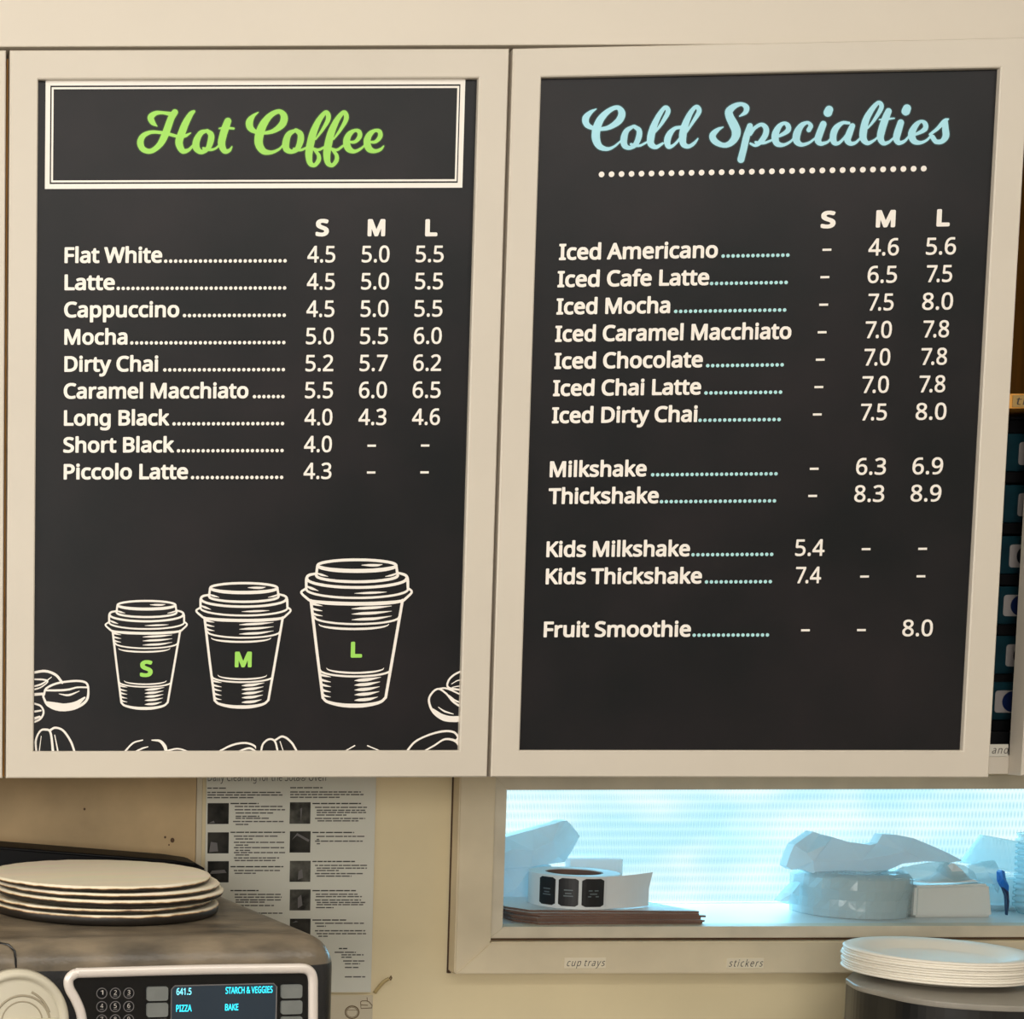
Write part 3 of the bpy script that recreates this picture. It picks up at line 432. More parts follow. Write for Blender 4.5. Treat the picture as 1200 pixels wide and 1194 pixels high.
92,589,65,567,65,531,81,507]],"k":[428,[415,-1,238,246,401,427,323,425,138,229,136,604,70,608,69,1,135,1,137,154,185,197,335,2]],"l":[206,[135,-2,140,604,73,609,68,4]],"m":[749,[681,-2,682,323,666,377,635,412,573,436,512,436,446,412,400,368,342,424,238,436,177,412,138,374,123,427,69,426,70,0,140,4,149,308,185,359,238,379,290,373,332,335,341,4,407,0,410,235,422,312,454,359,538,379,588,359,613,308,614,
4]],"n":[495,[423,-2,429,319,402,388,346,428,246,436,181,412,138,374,123,427,70,427,69,1,140,4,141,265,161,331,208,370,277,379,331,359,359,304,360,4]],"o":[485,[254,-8,338,13,397,62,436,150,440,258,418,335,374,392,300,432,208,436,131,409,80,358,48,277,44,185,76,85,123,29,185,-1],[275,54,215,52,165,75,130,127,118,185,121,269,141,327,169,359,227,379,265,378,319,356,351,312,367,258,367,173,351,115,315,
71]],"p":[493,[135,-194,135,51,231,-5,327,-1,402,50,439,127,448,258,432,331,381,402,323,432,219,432,138,374,124,427,68,423,68,-188],[290,54,231,52,183,73,153,115,141,165,141,269,153,315,183,358,242,379,296,374,335,352,358,315,375,254,362,127,333,77]],"r":[331,[135,-2,145,281,200,355,258,375,310,373,317,423,308,435,219,428,181,406,138,355,123,427,68,423,68,4]],"s":[384,[188,-8,300,22,335,62,348,100,
343,154,319,192,135,284,111,312,117,354,165,379,231,379,315,356,337,408,246,436,165,436,108,420,60,385,41,335,45,288,77,244,235,170,278,127,267,77,219,52,135,52,42,80,46,16,119,-6]],"t":[289,[208,-8,269,4,271,50,188,53,149,92,145,369,262,375,267,423,147,431,144,523,108,529,76,442,18,412,14,381,75,369,75,96,88,50,131,7]],"u":[495,[231,-8,296,7,354,51,373,-1,429,4,423,429,356,423,347,127,315,75,258,52,
188,57,149,88,137,127,136,423,64,423,63,123,76,69,123,14,177,-6]],"v":[407,[238,-2,403,427,330,423,204,68,78,423,5,427,161,4]],"y":[408,[73,-193,142,-174,197,-115,404,428,330,423,208,74,77,426,5,427,174,0,139,-85,112,-117,81,-132,11,-135,12,-185]],"0":[458,[238,-8,308,7,378,73,409,162,421,288,406,423,370,508,304,566,219,583,135,559,76,492,44,385,40,231,68,104,106,42,173,-1],[248,54,208,53,154,83,122,
150,110,238,114,377,134,458,162,498,212,521,265,516,304,490,332,435,348,338,348,235,328,127,296,75]],"1":[458,[281,-2,286,565,227,571,75,450,112,407,216,488,218,4]],"2":[458,[412,-2,412,63,131,69,275,212,362,319,394,412,374,508,327,555,258,579,181,579,73,535,48,512,81,469,181,517,235,521,281,505,316,462,321,400,301,342,263,288,42,63,42,1]],"3":[458,[208,-8,288,3,359,38,393,81,413,146,408,204,390,242,
350,278,285,300,351,335,378,365,394,412,385,492,338,551,262,579,135,570,42,519,77,476,169,517,258,517,296,498,320,462,320,408,290,358,231,330,131,325,125,315,131,268,250,259,317,227,340,158,315,91,277,65,223,52,162,52,37,81,46,18,108,-2]],"4":[458,[354,-2,360,123,442,131,444,188,360,200,359,569,288,575,19,192,18,135,285,129,292,1],[288,196,91,200,292,494]],"5":[458,[212,-8,296,7,369,56,405,119,413,
204,382,285,327,330,242,352,135,347,145,504,365,510,365,571,96,571,84,554,65,303,100,281,235,290,281,278,323,244,340,196,328,115,273,65,173,52,54,84,58,20,142,-6]],"6":[458,[250,-8,335,15,389,65,421,158,408,262,358,328,265,359,177,343,115,294,121,358,157,454,208,501,269,521,373,518,375,569,354,579,258,579,153,538,91,469,52,354,44,204,84,77,154,11],[263,54,219,52,176,69,138,112,118,165,118,215,138,259,
215,302,265,302,309,285,339,246,352,200,348,142,328,92]],"7":[458,[185,-1,420,519,415,571,37,565,42,510,341,504,111,4]],"8":[458,[242,-8,350,22,390,58,412,100,417,173,397,223,297,304,373,364,402,442,385,508,338,555,269,579,188,579,100,540,61,477,60,415,72,381,153,300,61,223,41,173,41,119,57,69,104,22,181,-6],[260,50,204,48,154,64,127,87,110,127,111,173,131,213,215,270,308,225,348,165,347,123,327,83],
[240,335,160,369,130,415,138,485,192,520,277,516,310,496,328,465,329,419,312,385]],"9":[458,[169,-8,265,11,333,54,385,135,409,219,417,362,393,465,335,544,254,579,169,575,114,550,68,500,41,415,41,358,59,296,92,252,133,227,188,214,246,218,285,230,344,273,324,158,269,83,196,52,85,57,85,0],[256,273,165,280,138,299,115,346,118,450,144,492,185,516,238,521,277,509,315,474,339,423,344,358,332,327,309,300]],
".":[214,[123,-8,151,12,155,65,127,93,85,93,61,65,61,19,88,-8]],"&":[587,[235,-8,331,11,419,64,492,-1,582,4,472,115,524,204,546,285,481,284,423,163,272,304,369,399,382,477,342,552,250,583,165,566,109,515,98,485,103,412,162,319,83,258,44,177,49,96,85,38,158,-1],[267,58,181,61,142,85,118,127,126,200,150,233,204,270,372,112,331,80],[232,354,180,404,165,458,184,504,246,525,298,500,313,450,294,404]],"\u00ae":[667,
[346,-8,454,15,552,81,608,173,629,304,608,398,535,506,415,570,288,579,188,547,92,463,45,354,41,246,72,142,142,56,246,3],[340,35,235,53,173,91,109,173,83,277,103,388,148,462,204,505,292,536,396,532,488,486,547,419,582,308,574,215,529,127,438,57],[477,111,394,262,433,296,452,335,452,381,431,428,365,459,228,458,227,112,285,112,287,242,327,248,415,112],[337,300,287,304,292,409,362,405,385,385,382,323]]},
"hot":[[3885,1962,3898,1960,3908,1956,3919,1949,3932,1938,3956,1909,3964,1895,3969,1882,3973,1854,3968,1823,3957,1799,3936,1775,3955,1772,3973,1764,3992,1750,4026,1722,4028,1723,4036,1742,4044,1757,4063,1777,4088,1791,4119,1798,4138,1799,4155,1797,4185,1787,4209,1774,4236,1755,4268,1726,4270,1727,4284,1755,4298,1772,4318,1786,4344,1794,4375,1797,4409,1793,4443,1782,4469,1766,4480,1755,4491,1738,4502,
1714,4502,1709,4499,1706,4494,1705,4490,1706,4466,1727,4452,1735,4419,1747,4398,1749,4376,1741,4359,1727,4350,1709,4343,1683,4345,1681,4370,1684,4385,1684,4400,1682,4412,1678,4427,1669,4444,1656,4458,1643,4470,1627,4478,1613,4483,1597,4485,1580,4483,1564,4479,1548,4473,1534,4465,1524,4454,1516,4442,1511,4426,1508,4406,1509,4389,1511,4349,1525,4330,1535,4314,1547,4299,1562,4287,1578,4276,1597,4267,1617,
4262,1634,4260,1652,4261,1699,4226,1727,4182,1748,4168,1752,4155,1753,4144,1749,4133,1742,4122,1730,4115,1720,4109,1704,4103,1683,4105,1681,4130,1684,4148,1684,4161,1682,4176,1676,4196,1663,4213,1648,4228,1630,4238,1613,4243,1595,4245,1575,4242,1557,4235,1539,4226,1526,4216,1518,4203,1512,4185,1508,4155,1510,4118,1521,4084,1539,4060,1561,4040,1589,4025,1624,4020,1653,4020,1694,4007,1702,3965,1732,3945,
1741,3935,1741,3924,1740,3885,1727,3885,1722,3903,1641,3912,1641,3916,1639,3992,1549,4056,1458,4073,1428,4082,1405,4087,1383,4087,1362,4083,1340,4075,1322,4064,1307,4049,1296,4034,1293,4019,1294,4005,1300,3988,1313,3968,1332,3945,1357,3911,1402,3879,1457,3851,1513,3831,1565,3814,1627,3795,1712,3755,1732,3735,1739,3720,1741,3699,1735,3676,1727,3674,1725,3693,1641,3702,1641,3706,1639,3785,1544,3848,1454,
3865,1424,3874,1398,3877,1379,3877,1358,3872,1337,3864,1320,3854,1307,3842,1298,3826,1293,3812,1293,3798,1299,3784,1308,3764,1326,3743,1348,3706,1395,3669,1457,3641,1513,3620,1569,3604,1627,3585,1718,3583,1720,3540,1740,3528,1743,3523,1743,3544,1700,3557,1662,3561,1642,3563,1618,3562,1597,3559,1580,3549,1554,3534,1536,3510,1521,3475,1505,3465,1504,3456,1506,3447,1513,3408,1524,3388,1531,3371,1542,3354,
1557,3336,1583,3320,1619,3310,1655,3305,1697,3276,1727,3258,1739,3220,1756,3193,1763,3170,1764,3142,1759,3118,1749,3103,1734,3089,1709,3081,1685,3079,1660,3082,1627,3092,1579,3094,1578,3132,1576,3164,1572,3195,1566,3219,1558,3249,1546,3283,1528,3310,1510,3329,1494,3343,1478,3356,1458,3365,1434,3371,1412,3373,1388,3370,1364,3364,1344,3352,1324,3337,1308,3318,1294,3295,1284,3275,1280,3253,1281,3230,1286,
3202,1296,3173,1310,3147,1327,3123,1345,3095,1372,3072,1398,3053,1423,3035,1452,3019,1483,3004,1519,3002,1521,2983,1506,2974,1495,2968,1483,2964,1462,2965,1433,2972,1402,2985,1373,2995,1358,3029,1322,3031,1318,3029,1313,3025,1312,3022,1312,2978,1330,2956,1342,2930,1359,2912,1374,2899,1388,2890,1402,2881,1423,2878,1448,2881,1475,2888,1498,2896,1513,2905,1525,2924,1542,2950,1556,2989,1568,2982,1609,2980,
1645,2982,1679,2989,1705,3001,1735,3021,1764,3040,1784,3064,1802,3089,1812,3116,1816,3149,1815,3188,1807,3224,1793,3261,1773,3284,1756,3308,1730,3321,1762,3329,1773,3339,1782,3350,1789,3364,1796,3382,1801,3398,1803,3420,1803,3446,1798,3473,1788,3495,1774,3515,1775,3532,1773,3550,1767,3578,1754,3579,1755,3577,1807,3580,1843,3588,1883,3598,1912,3610,1933,3629,1950,3652,1959,3675,1962,3688,1960,3698,1956,
3709,1949,3722,1938,3746,1909,3754,1895,3759,1882,3763,1854,3758,1823,3747,1799,3727,1777,3726,1774,3752,1768,3789,1748,3790,1750,3787,1798,3789,1834,3796,1878,3808,1912,3820,1933,3839,1950,3862,1959],[3891,1914,3888,1915,3883,1913,3875,1905,3871,1895,3869,1879,3870,1819,3878,1762,3880,1763,3890,1776,3915,1812,3921,1823,3923,1838,3923,1855,3919,1870,3905,1897],[3681,1914,3678,1915,3673,1913,3665,1905,
3661,1895,3659,1879,3660,1819,3668,1762,3670,1763,3680,1776,3705,1812,3711,1823,3713,1838,3713,1855,3709,1870,3695,1897],[2363,1809,2380,1806,2399,1798,2420,1787,2442,1771,2462,1772,2479,1771,2496,1767,2518,1759,2542,1745,2562,1725,2575,1753,2590,1775,2607,1792,2623,1801,2643,1804,2664,1801,2686,1789,2704,1774,2711,1764,2715,1752,2724,1722,2722,1715,2718,1712,2712,1713,2690,1738,2682,1744,2666,1748,
2656,1748,2651,1742,2645,1724,2641,1707,2639,1687,2641,1659,2649,1624,2662,1573,2681,1518,2684,1516,2739,1520,2746,1516,2750,1509,2749,1500,2742,1494,2694,1488,2692,1487,2709,1430,2711,1422,2710,1412,2707,1403,2695,1388,2684,1382,2670,1380,2656,1383,2645,1389,2636,1399,2619,1433,2596,1489,2566,1498,2561,1503,2561,1510,2565,1515,2585,1515,2587,1518,2575,1558,2556,1634,2552,1667,2554,1697,2539,1714,2527,
1724,2515,1730,2499,1736,2471,1739,2492,1699,2506,1657,2512,1618,2512,1599,2510,1583,2502,1560,2496,1552,2486,1542,2470,1531,2435,1514,2425,1512,2413,1516,2378,1519,2360,1523,2342,1531,2323,1545,2294,1580,2271,1618,2259,1654,2252,1695,2223,1724,2208,1737,2189,1744,2172,1746,2164,1745,2160,1742,2147,1710,2141,1677,2145,1650,2156,1617,2178,1610,2194,1602,2239,1563,2239,1557,2233,1553,2176,1571,2173,1571,
2172,1569,2202,1485,2235,1408,2264,1348,2288,1313,2289,1304,2284,1295,2278,1291,2270,1291,2246,1296,2232,1303,2212,1318,2188,1347,2157,1392,2129,1443,2107,1492,2075,1578,2073,1580,1990,1555,2040,1404,2051,1382,2079,1338,2084,1327,2086,1315,2084,1304,2079,1294,2070,1286,2054,1280,2044,1280,2035,1282,2024,1289,2007,1310,2004,1312,1863,1299,1842,1298,1824,1300,1796,1308,1774,1318,1753,1332,1739,1347,1730,
1365,1728,1388,1734,1412,1748,1436,1766,1456,1782,1467,1802,1475,1840,1485,1844,1483,1845,1478,1819,1430,1803,1387,1806,1379,1818,1365,1832,1354,1845,1348,1865,1343,1883,1341,1910,1341,1929,1344,1970,1355,1974,1358,1954,1403,1905,1537,1805,1527,1775,1528,1743,1532,1706,1543,1676,1556,1653,1573,1634,1593,1619,1617,1610,1639,1606,1660,1606,1684,1612,1712,1623,1735,1636,1757,1655,1775,1673,1786,1693,1794,
1716,1801,1739,1803,1758,1803,1778,1799,1799,1792,1818,1782,1845,1765,1872,1744,1909,1708,1926,1685,1944,1658,1959,1630,1975,1594,1978,1592,2061,1614,2055,1643,2053,1665,2055,1688,2061,1712,2074,1740,2088,1764,2104,1783,2121,1795,2136,1802,2152,1803,2169,1801,2185,1796,2204,1786,2223,1773,2235,1761,2256,1736,2266,1754,2274,1767,2287,1779,2299,1789,2315,1798,2330,1805,2346,1808],[2368,1755,2362,1755,
2353,1748,2344,1734,2338,1719,2336,1690,2341,1658,2356,1615,2375,1582,2389,1569,2416,1557,2435,1578,2439,1585,2440,1592,2437,1622,2423,1693,2417,1713,2408,1727,2405,1728,2383,1723,2376,1724,2372,1728,2368,1734,2368,1740,2376,1752],[3424,1752,3414,1752,3405,1748,3395,1739,3389,1729,3388,1702,3394,1653,3402,1615,3414,1589,3429,1573,3459,1552,3480,1572,3487,1583,3488,1608,3484,1642,3473,1692,3462,1722,
3455,1731,3443,1730,3436,1733,3431,1739,3430,1749],[1756,1744,1738,1744,1718,1737,1699,1725,1691,1713,1684,1687,1683,1660,1689,1635,1700,1614,1714,1600,1733,1588,1756,1576,1778,1570,1798,1568,1824,1567,1890,1574,1880,1600,1862,1639,1847,1668,1835,1685,1816,1706,1795,1724,1775,1737],[4375,1649,4352,1650,4341,1648,4344,1632,4351,1609,4366,1582,4385,1559,4400,1549,4408,1548,4416,1550,4425,1556,4429,1564,
4430,1580,4427,1595,4415,1617,4402,1634,4389,1645],[4135,1649,4112,1650,4101,1648,4104,1632,4111,1609,4126,1582,4145,1559,4160,1549,4168,1548,4176,1550,4185,1556,4189,1564,4190,1580,4187,1595,4175,1617,4162,1634,4149,1645],[3911,1613,3910,1613,3911,1605,3927,1548,3944,1500,3963,1453,3977,1422,3996,1388,4017,1357,4023,1349,4025,1349,4030,1364,4030,1382,4027,1399,4018,1423,3996,1469,3964,1528],[3701,
1613,3700,1613,3701,1605,3717,1548,3734,1500,3753,1453,3767,1422,3786,1388,3807,1357,3813,1349,3815,1349,3820,1364,3820,1382,3817,1399,3808,1423,3786,1469,3754,1528],[3114,1538,3105,1539,3104,1537,3121,1489,3148,1438,3176,1395,3200,1369,3228,1349,3254,1336,3265,1334,3272,1335,3278,1343,3285,1355,3288,1369,3288,1383,3285,1400,3281,1417,3274,1432,3263,1448,3249,1464,3228,1485,3195,1510,3174,1521,3155,
1528]],"hot_o":[[3885,1974,3908,1970,3926,1959,3952,1935,3971,1909,3983,1879,3985,1849,3978,1814,3962,1784,3989,1769,4020,1743,4043,1775,4062,1791,4089,1805,4122,1811,4156,1809,4185,1801,4225,1778,4264,1749,4283,1775,4300,1790,4324,1802,4352,1808,4386,1809,4416,1804,4450,1792,4478,1775,4494,1757,4514,1718,4514,1705,4506,1695,4498,1692,4488,1693,4449,1723,4422,1733,4403,1737,4389,1733,4373,1723,4366,
1714,4360,1698,4398,1695,4428,1684,4463,1656,4487,1623,4497,1590,4494,1555,4481,1524,4460,1505,4429,1496,4388,1499,4344,1514,4308,1536,4278,1569,4256,1610,4247,1648,4248,1694,4215,1719,4179,1736,4159,1741,4146,1736,4133,1724,4125,1712,4120,1697,4148,1697,4170,1692,4195,1679,4220,1658,4240,1634,4252,1612,4257,1588,4256,1562,4249,1539,4240,1523,4228,1510,4212,1501,4192,1496,4168,1496,4119,1507,4089,1521,
4068,1536,4049,1554,4034,1575,4021,1599,4011,1627,4007,1650,4006,1687,3963,1718,3944,1728,3930,1728,3900,1719,3912,1655,3926,1646,4023,1528,4074,1452,4096,1403,4100,1380,4099,1357,4093,1332,4083,1310,4069,1295,4052,1284,4033,1280,4014,1283,3982,1302,3943,1341,3908,1384,3871,1444,3843,1502,3821,1557,3803,1620,3784,1703,3733,1727,3720,1728,3702,1723,3689,1717,3702,1655,3716,1646,3778,1574,3819,1519,3869,
1443,3887,1399,3890,1374,3888,1350,3882,1328,3873,1310,3860,1295,3844,1285,3826,1280,3809,1281,3794,1287,3777,1298,3734,1339,3698,1384,3663,1442,3633,1502,3611,1557,3594,1615,3572,1712,3550,1720,3567,1674,3575,1632,3573,1587,3563,1553,3550,1534,3530,1518,3482,1494,3464,1491,3441,1502,3383,1520,3363,1532,3345,1548,3326,1575,3309,1613,3298,1653,3293,1691,3269,1716,3252,1729,3218,1743,3192,1751,3172,1752,
3144,1747,3125,1739,3113,1726,3101,1707,3094,1684,3092,1663,3102,1592,3179,1582,3232,1567,3296,1535,3324,1515,3345,1495,3360,1475,3372,1453,3380,1427,3385,1402,3385,1375,3381,1353,3372,1332,3358,1312,3344,1297,3322,1281,3302,1273,3278,1268,3253,1269,3229,1274,3173,1296,3123,1329,3069,1382,3030,1435,2996,1501,2985,1489,2978,1473,2976,1450,2979,1425,2986,1400,2998,1376,3042,1325,3043,1314,3038,1304,3029,
1299,3019,1300,2953,1329,2904,1364,2879,1395,2869,1422,2866,1447,2867,1472,2876,1502,2892,1528,2913,1549,2939,1564,2974,1577,2968,1653,2970,1682,2977,1712,2991,1743,3011,1772,3031,1793,3056,1812,3083,1823,3113,1828,3149,1827,3184,1821,3215,1811,3252,1793,3283,1774,3303,1756,3320,1781,3340,1798,3369,1810,3399,1816,3444,1812,3470,1803,3499,1787,3532,1786,3564,1775,3565,1820,3570,1862,3579,1898,3591,1927,
3606,1947,3625,1962,3650,1972,3675,1974,3700,1969,3721,1955,3748,1928,3765,1900,3774,1872,3775,1840,3765,1807,3751,1783,3774,1772,3775,1820,3780,1862,3789,1898,3801,1927,3816,1947,3835,1962,3860,1972],[3889,1898,3886,1899,3884,1894,3881,1869,3882,1820,3886,1793,3907,1822,3911,1844,3908,1865],[3679,1898,3676,1899,3674,1894,3671,1869,3672,1820,3676,1793,3697,1822,3701,1844,3698,1865],[2363,1822,2403,
1811,2445,1784,2479,1783,2514,1774,2540,1762,2558,1749,2576,1777,2592,1795,2609,1808,2629,1815,2652,1816,2673,1811,2696,1798,2715,1780,2725,1762,2736,1725,2733,1708,2722,1700,2708,1701,2679,1732,2664,1736,2656,1718,2651,1687,2660,1630,2690,1530,2744,1532,2756,1524,2763,1510,2761,1495,2752,1485,2708,1477,2722,1432,2723,1417,2717,1395,2703,1378,2688,1370,2672,1367,2654,1370,2639,1378,2626,1392,2611,1420,
2587,1478,2559,1487,2550,1497,2548,1508,2551,1518,2558,1525,2570,1530,2544,1633,2540,1664,2541,1693,2520,1714,2502,1722,2495,1722,2512,1680,2523,1633,2525,1593,2517,1562,2505,1543,2486,1526,2440,1502,2424,1500,2354,1512,2334,1521,2315,1535,2287,1568,2261,1610,2247,1648,2240,1689,2202,1726,2173,1734,2165,1723,2156,1693,2154,1672,2157,1652,2166,1628,2188,1620,2205,1609,2246,1574,2251,1567,2251,1552,2238,
1541,2229,1541,2194,1552,2192,1550,2221,1472,2254,1397,2276,1352,2300,1317,2301,1299,2293,1286,2284,1280,2273,1278,2234,1288,2209,1304,2186,1328,2151,1378,2121,1430,2065,1565,2007,1547,2053,1407,2097,1329,2098,1314,2096,1299,2089,1287,2078,1276,2058,1268,2035,1269,2018,1278,1999,1299,1863,1286,1823,1288,1794,1295,1769,1306,1746,1321,1732,1336,1719,1359,1715,1384,1720,1410,1733,1437,1752,1460,1773,1476,
1795,1486,1838,1498,1853,1492,1858,1478,1820,1400,1816,1388,1820,1381,1844,1362,1875,1354,1920,1355,1956,1365,1896,1523,1796,1515,1764,1516,1730,1522,1698,1533,1665,1549,1642,1567,1620,1591,1606,1614,1597,1638,1593,1663,1594,1687,1600,1714,1612,1743,1626,1764,1647,1784,1688,1806,1734,1816,1774,1813,1816,1797,1868,1764,1912,1724,1948,1675,1985,1607,2045,1623,2041,1677,2052,1724,2064,1749,2081,1775,2098,
1794,2114,1806,2145,1816,2180,1811,2224,1788,2254,1760,2274,1785,2300,1804,2333,1818],[3417,1739,3404,1730,3400,1717,3402,1679,3411,1630,3425,1594,3438,1582,3459,1568,3474,1584,3476,1595,3474,1625,3464,1677,3450,1716,3429,1723],[1755,1732,1738,1731,1720,1724,1707,1715,1701,1705,1696,1684,1696,1660,1701,1638,1710,1622,1740,1598,1779,1583,1818,1580,1872,1584,1848,1639,1824,1679,1787,1714],[2357,1728,
2350,1717,2348,1695,2352,1664,2360,1639,2373,1610,2387,1587,2398,1579,2414,1572,2426,1588,2427,1599,2407,1704,2402,1713,2384,1710,2372,1713],[4374,1637,4356,1635,4368,1603,4380,1583,4395,1567,4404,1561,4413,1562,4416,1567,4418,1578,4412,1598,4392,1627],[4134,1637,4116,1635,4128,1603,4140,1583,4155,1567,4164,1561,4173,1562,4176,1567,4178,1578,4172,1598,4152,1627],[3948,1529,3980,1444,4016,1380,4015,
1397,4003,1425],[3738,1529,3770,1444,3806,1380,3805,1397,3793,1425],[3128,1523,3122,1522,3140,1479,3164,1435,3186,1402,3205,1382,3228,1364,3253,1350,3266,1348,3275,1369,3274,1393,3265,1420,3249,1445,3221,1474,3194,1496,3160,1513]],"cold":[[8686,1910,8698,1907,8708,1901,8715,1893,8720,1883,8750,1764,8789,1595,8791,1593,8801,1592,8808,1586,8839,1538,8854,1520,8886,1496,8914,1483,8919,1483,8924,1484,8937,
1498,8944,1513,8945,1530,8942,1549,8934,1572,8924,1592,8906,1620,8880,1655,8853,1652,8843,1657,8839,1663,8839,1669,8843,1677,8852,1682,8852,1683,8849,1686,8843,1687,8835,1686,8795,1670,8786,1671,8781,1679,8781,1688,8786,1694,8825,1717,8845,1723,8860,1722,8879,1717,8899,1707,8919,1694,8949,1693,8975,1687,9046,1657,9058,1680,9066,1694,9076,1704,9090,1714,9105,1721,9124,1724,9144,1725,9166,1723,9196,1715,
9230,1699,9265,1676,9290,1652,9298,1670,9308,1683,9318,1693,9333,1704,9349,1712,9366,1717,9384,1720,9404,1719,9439,1710,9478,1693,9506,1675,9541,1646,9543,1646,9552,1672,9567,1690,9588,1704,9611,1710,9624,1710,9641,1707,9680,1692,9708,1676,9729,1655,9742,1682,9751,1692,9760,1698,9773,1704,9784,1707,9798,1708,9811,1705,9829,1699,9845,1689,9865,1670,9889,1643,9891,1644,9899,1667,9913,1685,9933,1700,9956,
1708,9970,1710,9985,1708,10003,1703,10019,1696,10044,1679,10078,1643,10098,1670,10119,1688,10144,1699,10155,1702,10169,1703,10189,1698,10212,1685,10251,1656,10278,1632,10279,1633,10291,1660,10306,1681,10324,1696,10343,1705,10356,1706,10373,1705,10389,1699,10405,1692,10432,1674,10465,1640,10478,1666,10494,1685,10504,1692,10515,1698,10526,1701,10538,1701,10550,1699,10568,1693,10588,1683,10604,1672,10624,
1654,10646,1623,10661,1653,10679,1674,10699,1688,10721,1695,10744,1698,10768,1697,10790,1693,10816,1684,10841,1672,10865,1656,10879,1644,10900,1621,10928,1662,10945,1680,10955,1686,10970,1690,11003,1693,11024,1691,11039,1687,11056,1679,11071,1670,11087,1656,11100,1643,11110,1628,11119,1610,11124,1590,11125,1565,11116,1506,11106,1416,11119,1400,11120,1394,11118,1390,11113,1387,11084,1386,11068,1390,
11050,1401,11030,1420,10971,1492,10946,1515,10885,1566,10882,1573,10882,1580,10891,1592,10864,1620,10849,1632,10828,1643,10809,1649,10789,1652,10775,1651,10761,1647,10750,1642,10740,1635,10735,1628,10731,1619,10726,1594,10728,1592,10784,1574,10820,1559,10846,1544,10863,1529,10869,1519,10874,1506,10877,1495,10878,1480,10876,1465,10872,1452,10864,1436,10858,1428,10846,1418,10831,1410,10815,1405,10798,
1404,10780,1406,10760,1413,10740,1422,10724,1433,10708,1447,10688,1469,10672,1490,10657,1514,10649,1532,10642,1552,10640,1566,10639,1591,10609,1624,10596,1635,10570,1647,10548,1651,10545,1649,10542,1639,10543,1619,10561,1560,10593,1439,10590,1423,10582,1410,10569,1401,10554,1399,10544,1400,10533,1405,10525,1413,10519,1422,10481,1528,10467,1578,10463,1608,10426,1639,10413,1648,10386,1656,10373,1657,
10366,1655,10360,1642,10357,1625,10356,1610,10359,1593,10384,1500,10413,1410,10416,1408,10480,1395,10484,1393,10487,1388,10485,1382,10479,1378,10425,1379,10447,1314,10448,1300,10444,1288,10436,1276,10424,1269,10410,1267,10402,1268,10393,1271,10380,1283,10349,1343,10329,1389,10326,1391,10301,1395,10296,1400,10297,1405,10300,1410,10318,1411,10320,1413,10300,1473,10285,1530,10277,1568,10274,1602,10247,
1625,10219,1641,10185,1653,10176,1654,10171,1650,10164,1642,10159,1630,10154,1608,10156,1574,10165,1515,10174,1510,10221,1463,10261,1416,10296,1369,10327,1323,10344,1293,10353,1270,10356,1254,10357,1242,10354,1228,10348,1213,10340,1200,10330,1191,10319,1184,10305,1180,10291,1180,10275,1186,10258,1198,10235,1217,10213,1239,10189,1267,10164,1299,10139,1335,10121,1366,10109,1393,10097,1424,10087,1459,
10077,1505,10071,1548,10068,1582,10070,1612,10030,1649,10018,1656,10001,1660,9989,1661,9980,1660,9972,1652,9968,1642,9971,1628,9990,1575,10020,1480,10018,1466,10012,1455,10001,1447,9988,1444,9973,1447,9960,1457,9926,1523,9904,1575,9880,1606,9850,1638,9829,1654,9821,1658,9814,1659,9806,1656,9803,1652,9801,1635,9800,1613,9802,1592,9807,1569,9822,1529,9845,1494,9869,1469,9886,1457,9901,1456,9949,1460,
9958,1456,9962,1450,9964,1444,9963,1438,9960,1432,9955,1428,9911,1419,9881,1417,9854,1424,9818,1440,9783,1464,9768,1479,9755,1496,9744,1515,9735,1535,9724,1576,9721,1621,9703,1642,9691,1650,9664,1658,9639,1661,9629,1660,9626,1658,9623,1648,9623,1638,9683,1469,9685,1454,9683,1444,9679,1435,9673,1427,9665,1422,9648,1417,9638,1418,9629,1422,9619,1429,9611,1440,9574,1526,9544,1610,9501,1643,9480,1656,9444,
1669,9414,1675,9400,1673,9386,1664,9375,1649,9372,1634,9375,1604,9385,1563,9397,1526,9411,1499,9423,1483,9440,1466,9455,1458,9460,1456,9464,1458,9470,1466,9473,1475,9451,1512,9450,1519,9450,1528,9454,1538,9460,1545,9469,1549,9479,1551,9491,1547,9500,1539,9519,1506,9526,1490,9527,1470,9518,1452,9501,1434,9479,1422,9466,1419,9454,1419,9421,1424,9391,1435,9365,1452,9348,1468,9333,1486,9316,1509,9305,1530,
9297,1549,9291,1570,9284,1620,9265,1640,9245,1654,9209,1672,9193,1677,9179,1679,9168,1678,9154,1674,9141,1668,9133,1662,9129,1655,9126,1643,9124,1616,9126,1614,9180,1594,9220,1575,9245,1559,9261,1540,9267,1528,9270,1512,9271,1496,9268,1482,9263,1466,9255,1453,9245,1443,9234,1435,9220,1429,9206,1425,9193,1424,9180,1425,9164,1429,9145,1436,9113,1456,9097,1472,9078,1496,9064,1518,9051,1543,9044,1565,9040,
1584,9039,1603,9040,1630,8986,1650,8961,1658,8960,1656,8981,1627,8997,1600,9005,1579,9010,1558,9013,1533,9010,1509,9003,1488,8991,1470,8975,1455,8955,1444,8934,1438,8916,1438,8898,1442,8871,1455,8848,1470,8819,1493,8821,1480,8821,1472,8818,1463,8813,1455,8806,1449,8798,1444,8788,1443,8779,1444,8765,1450,8756,1462,8715,1568,8700,1620,8673,1743,8641,1860,8641,1879,8645,1889,8650,1896,8657,1903,8666,1908,
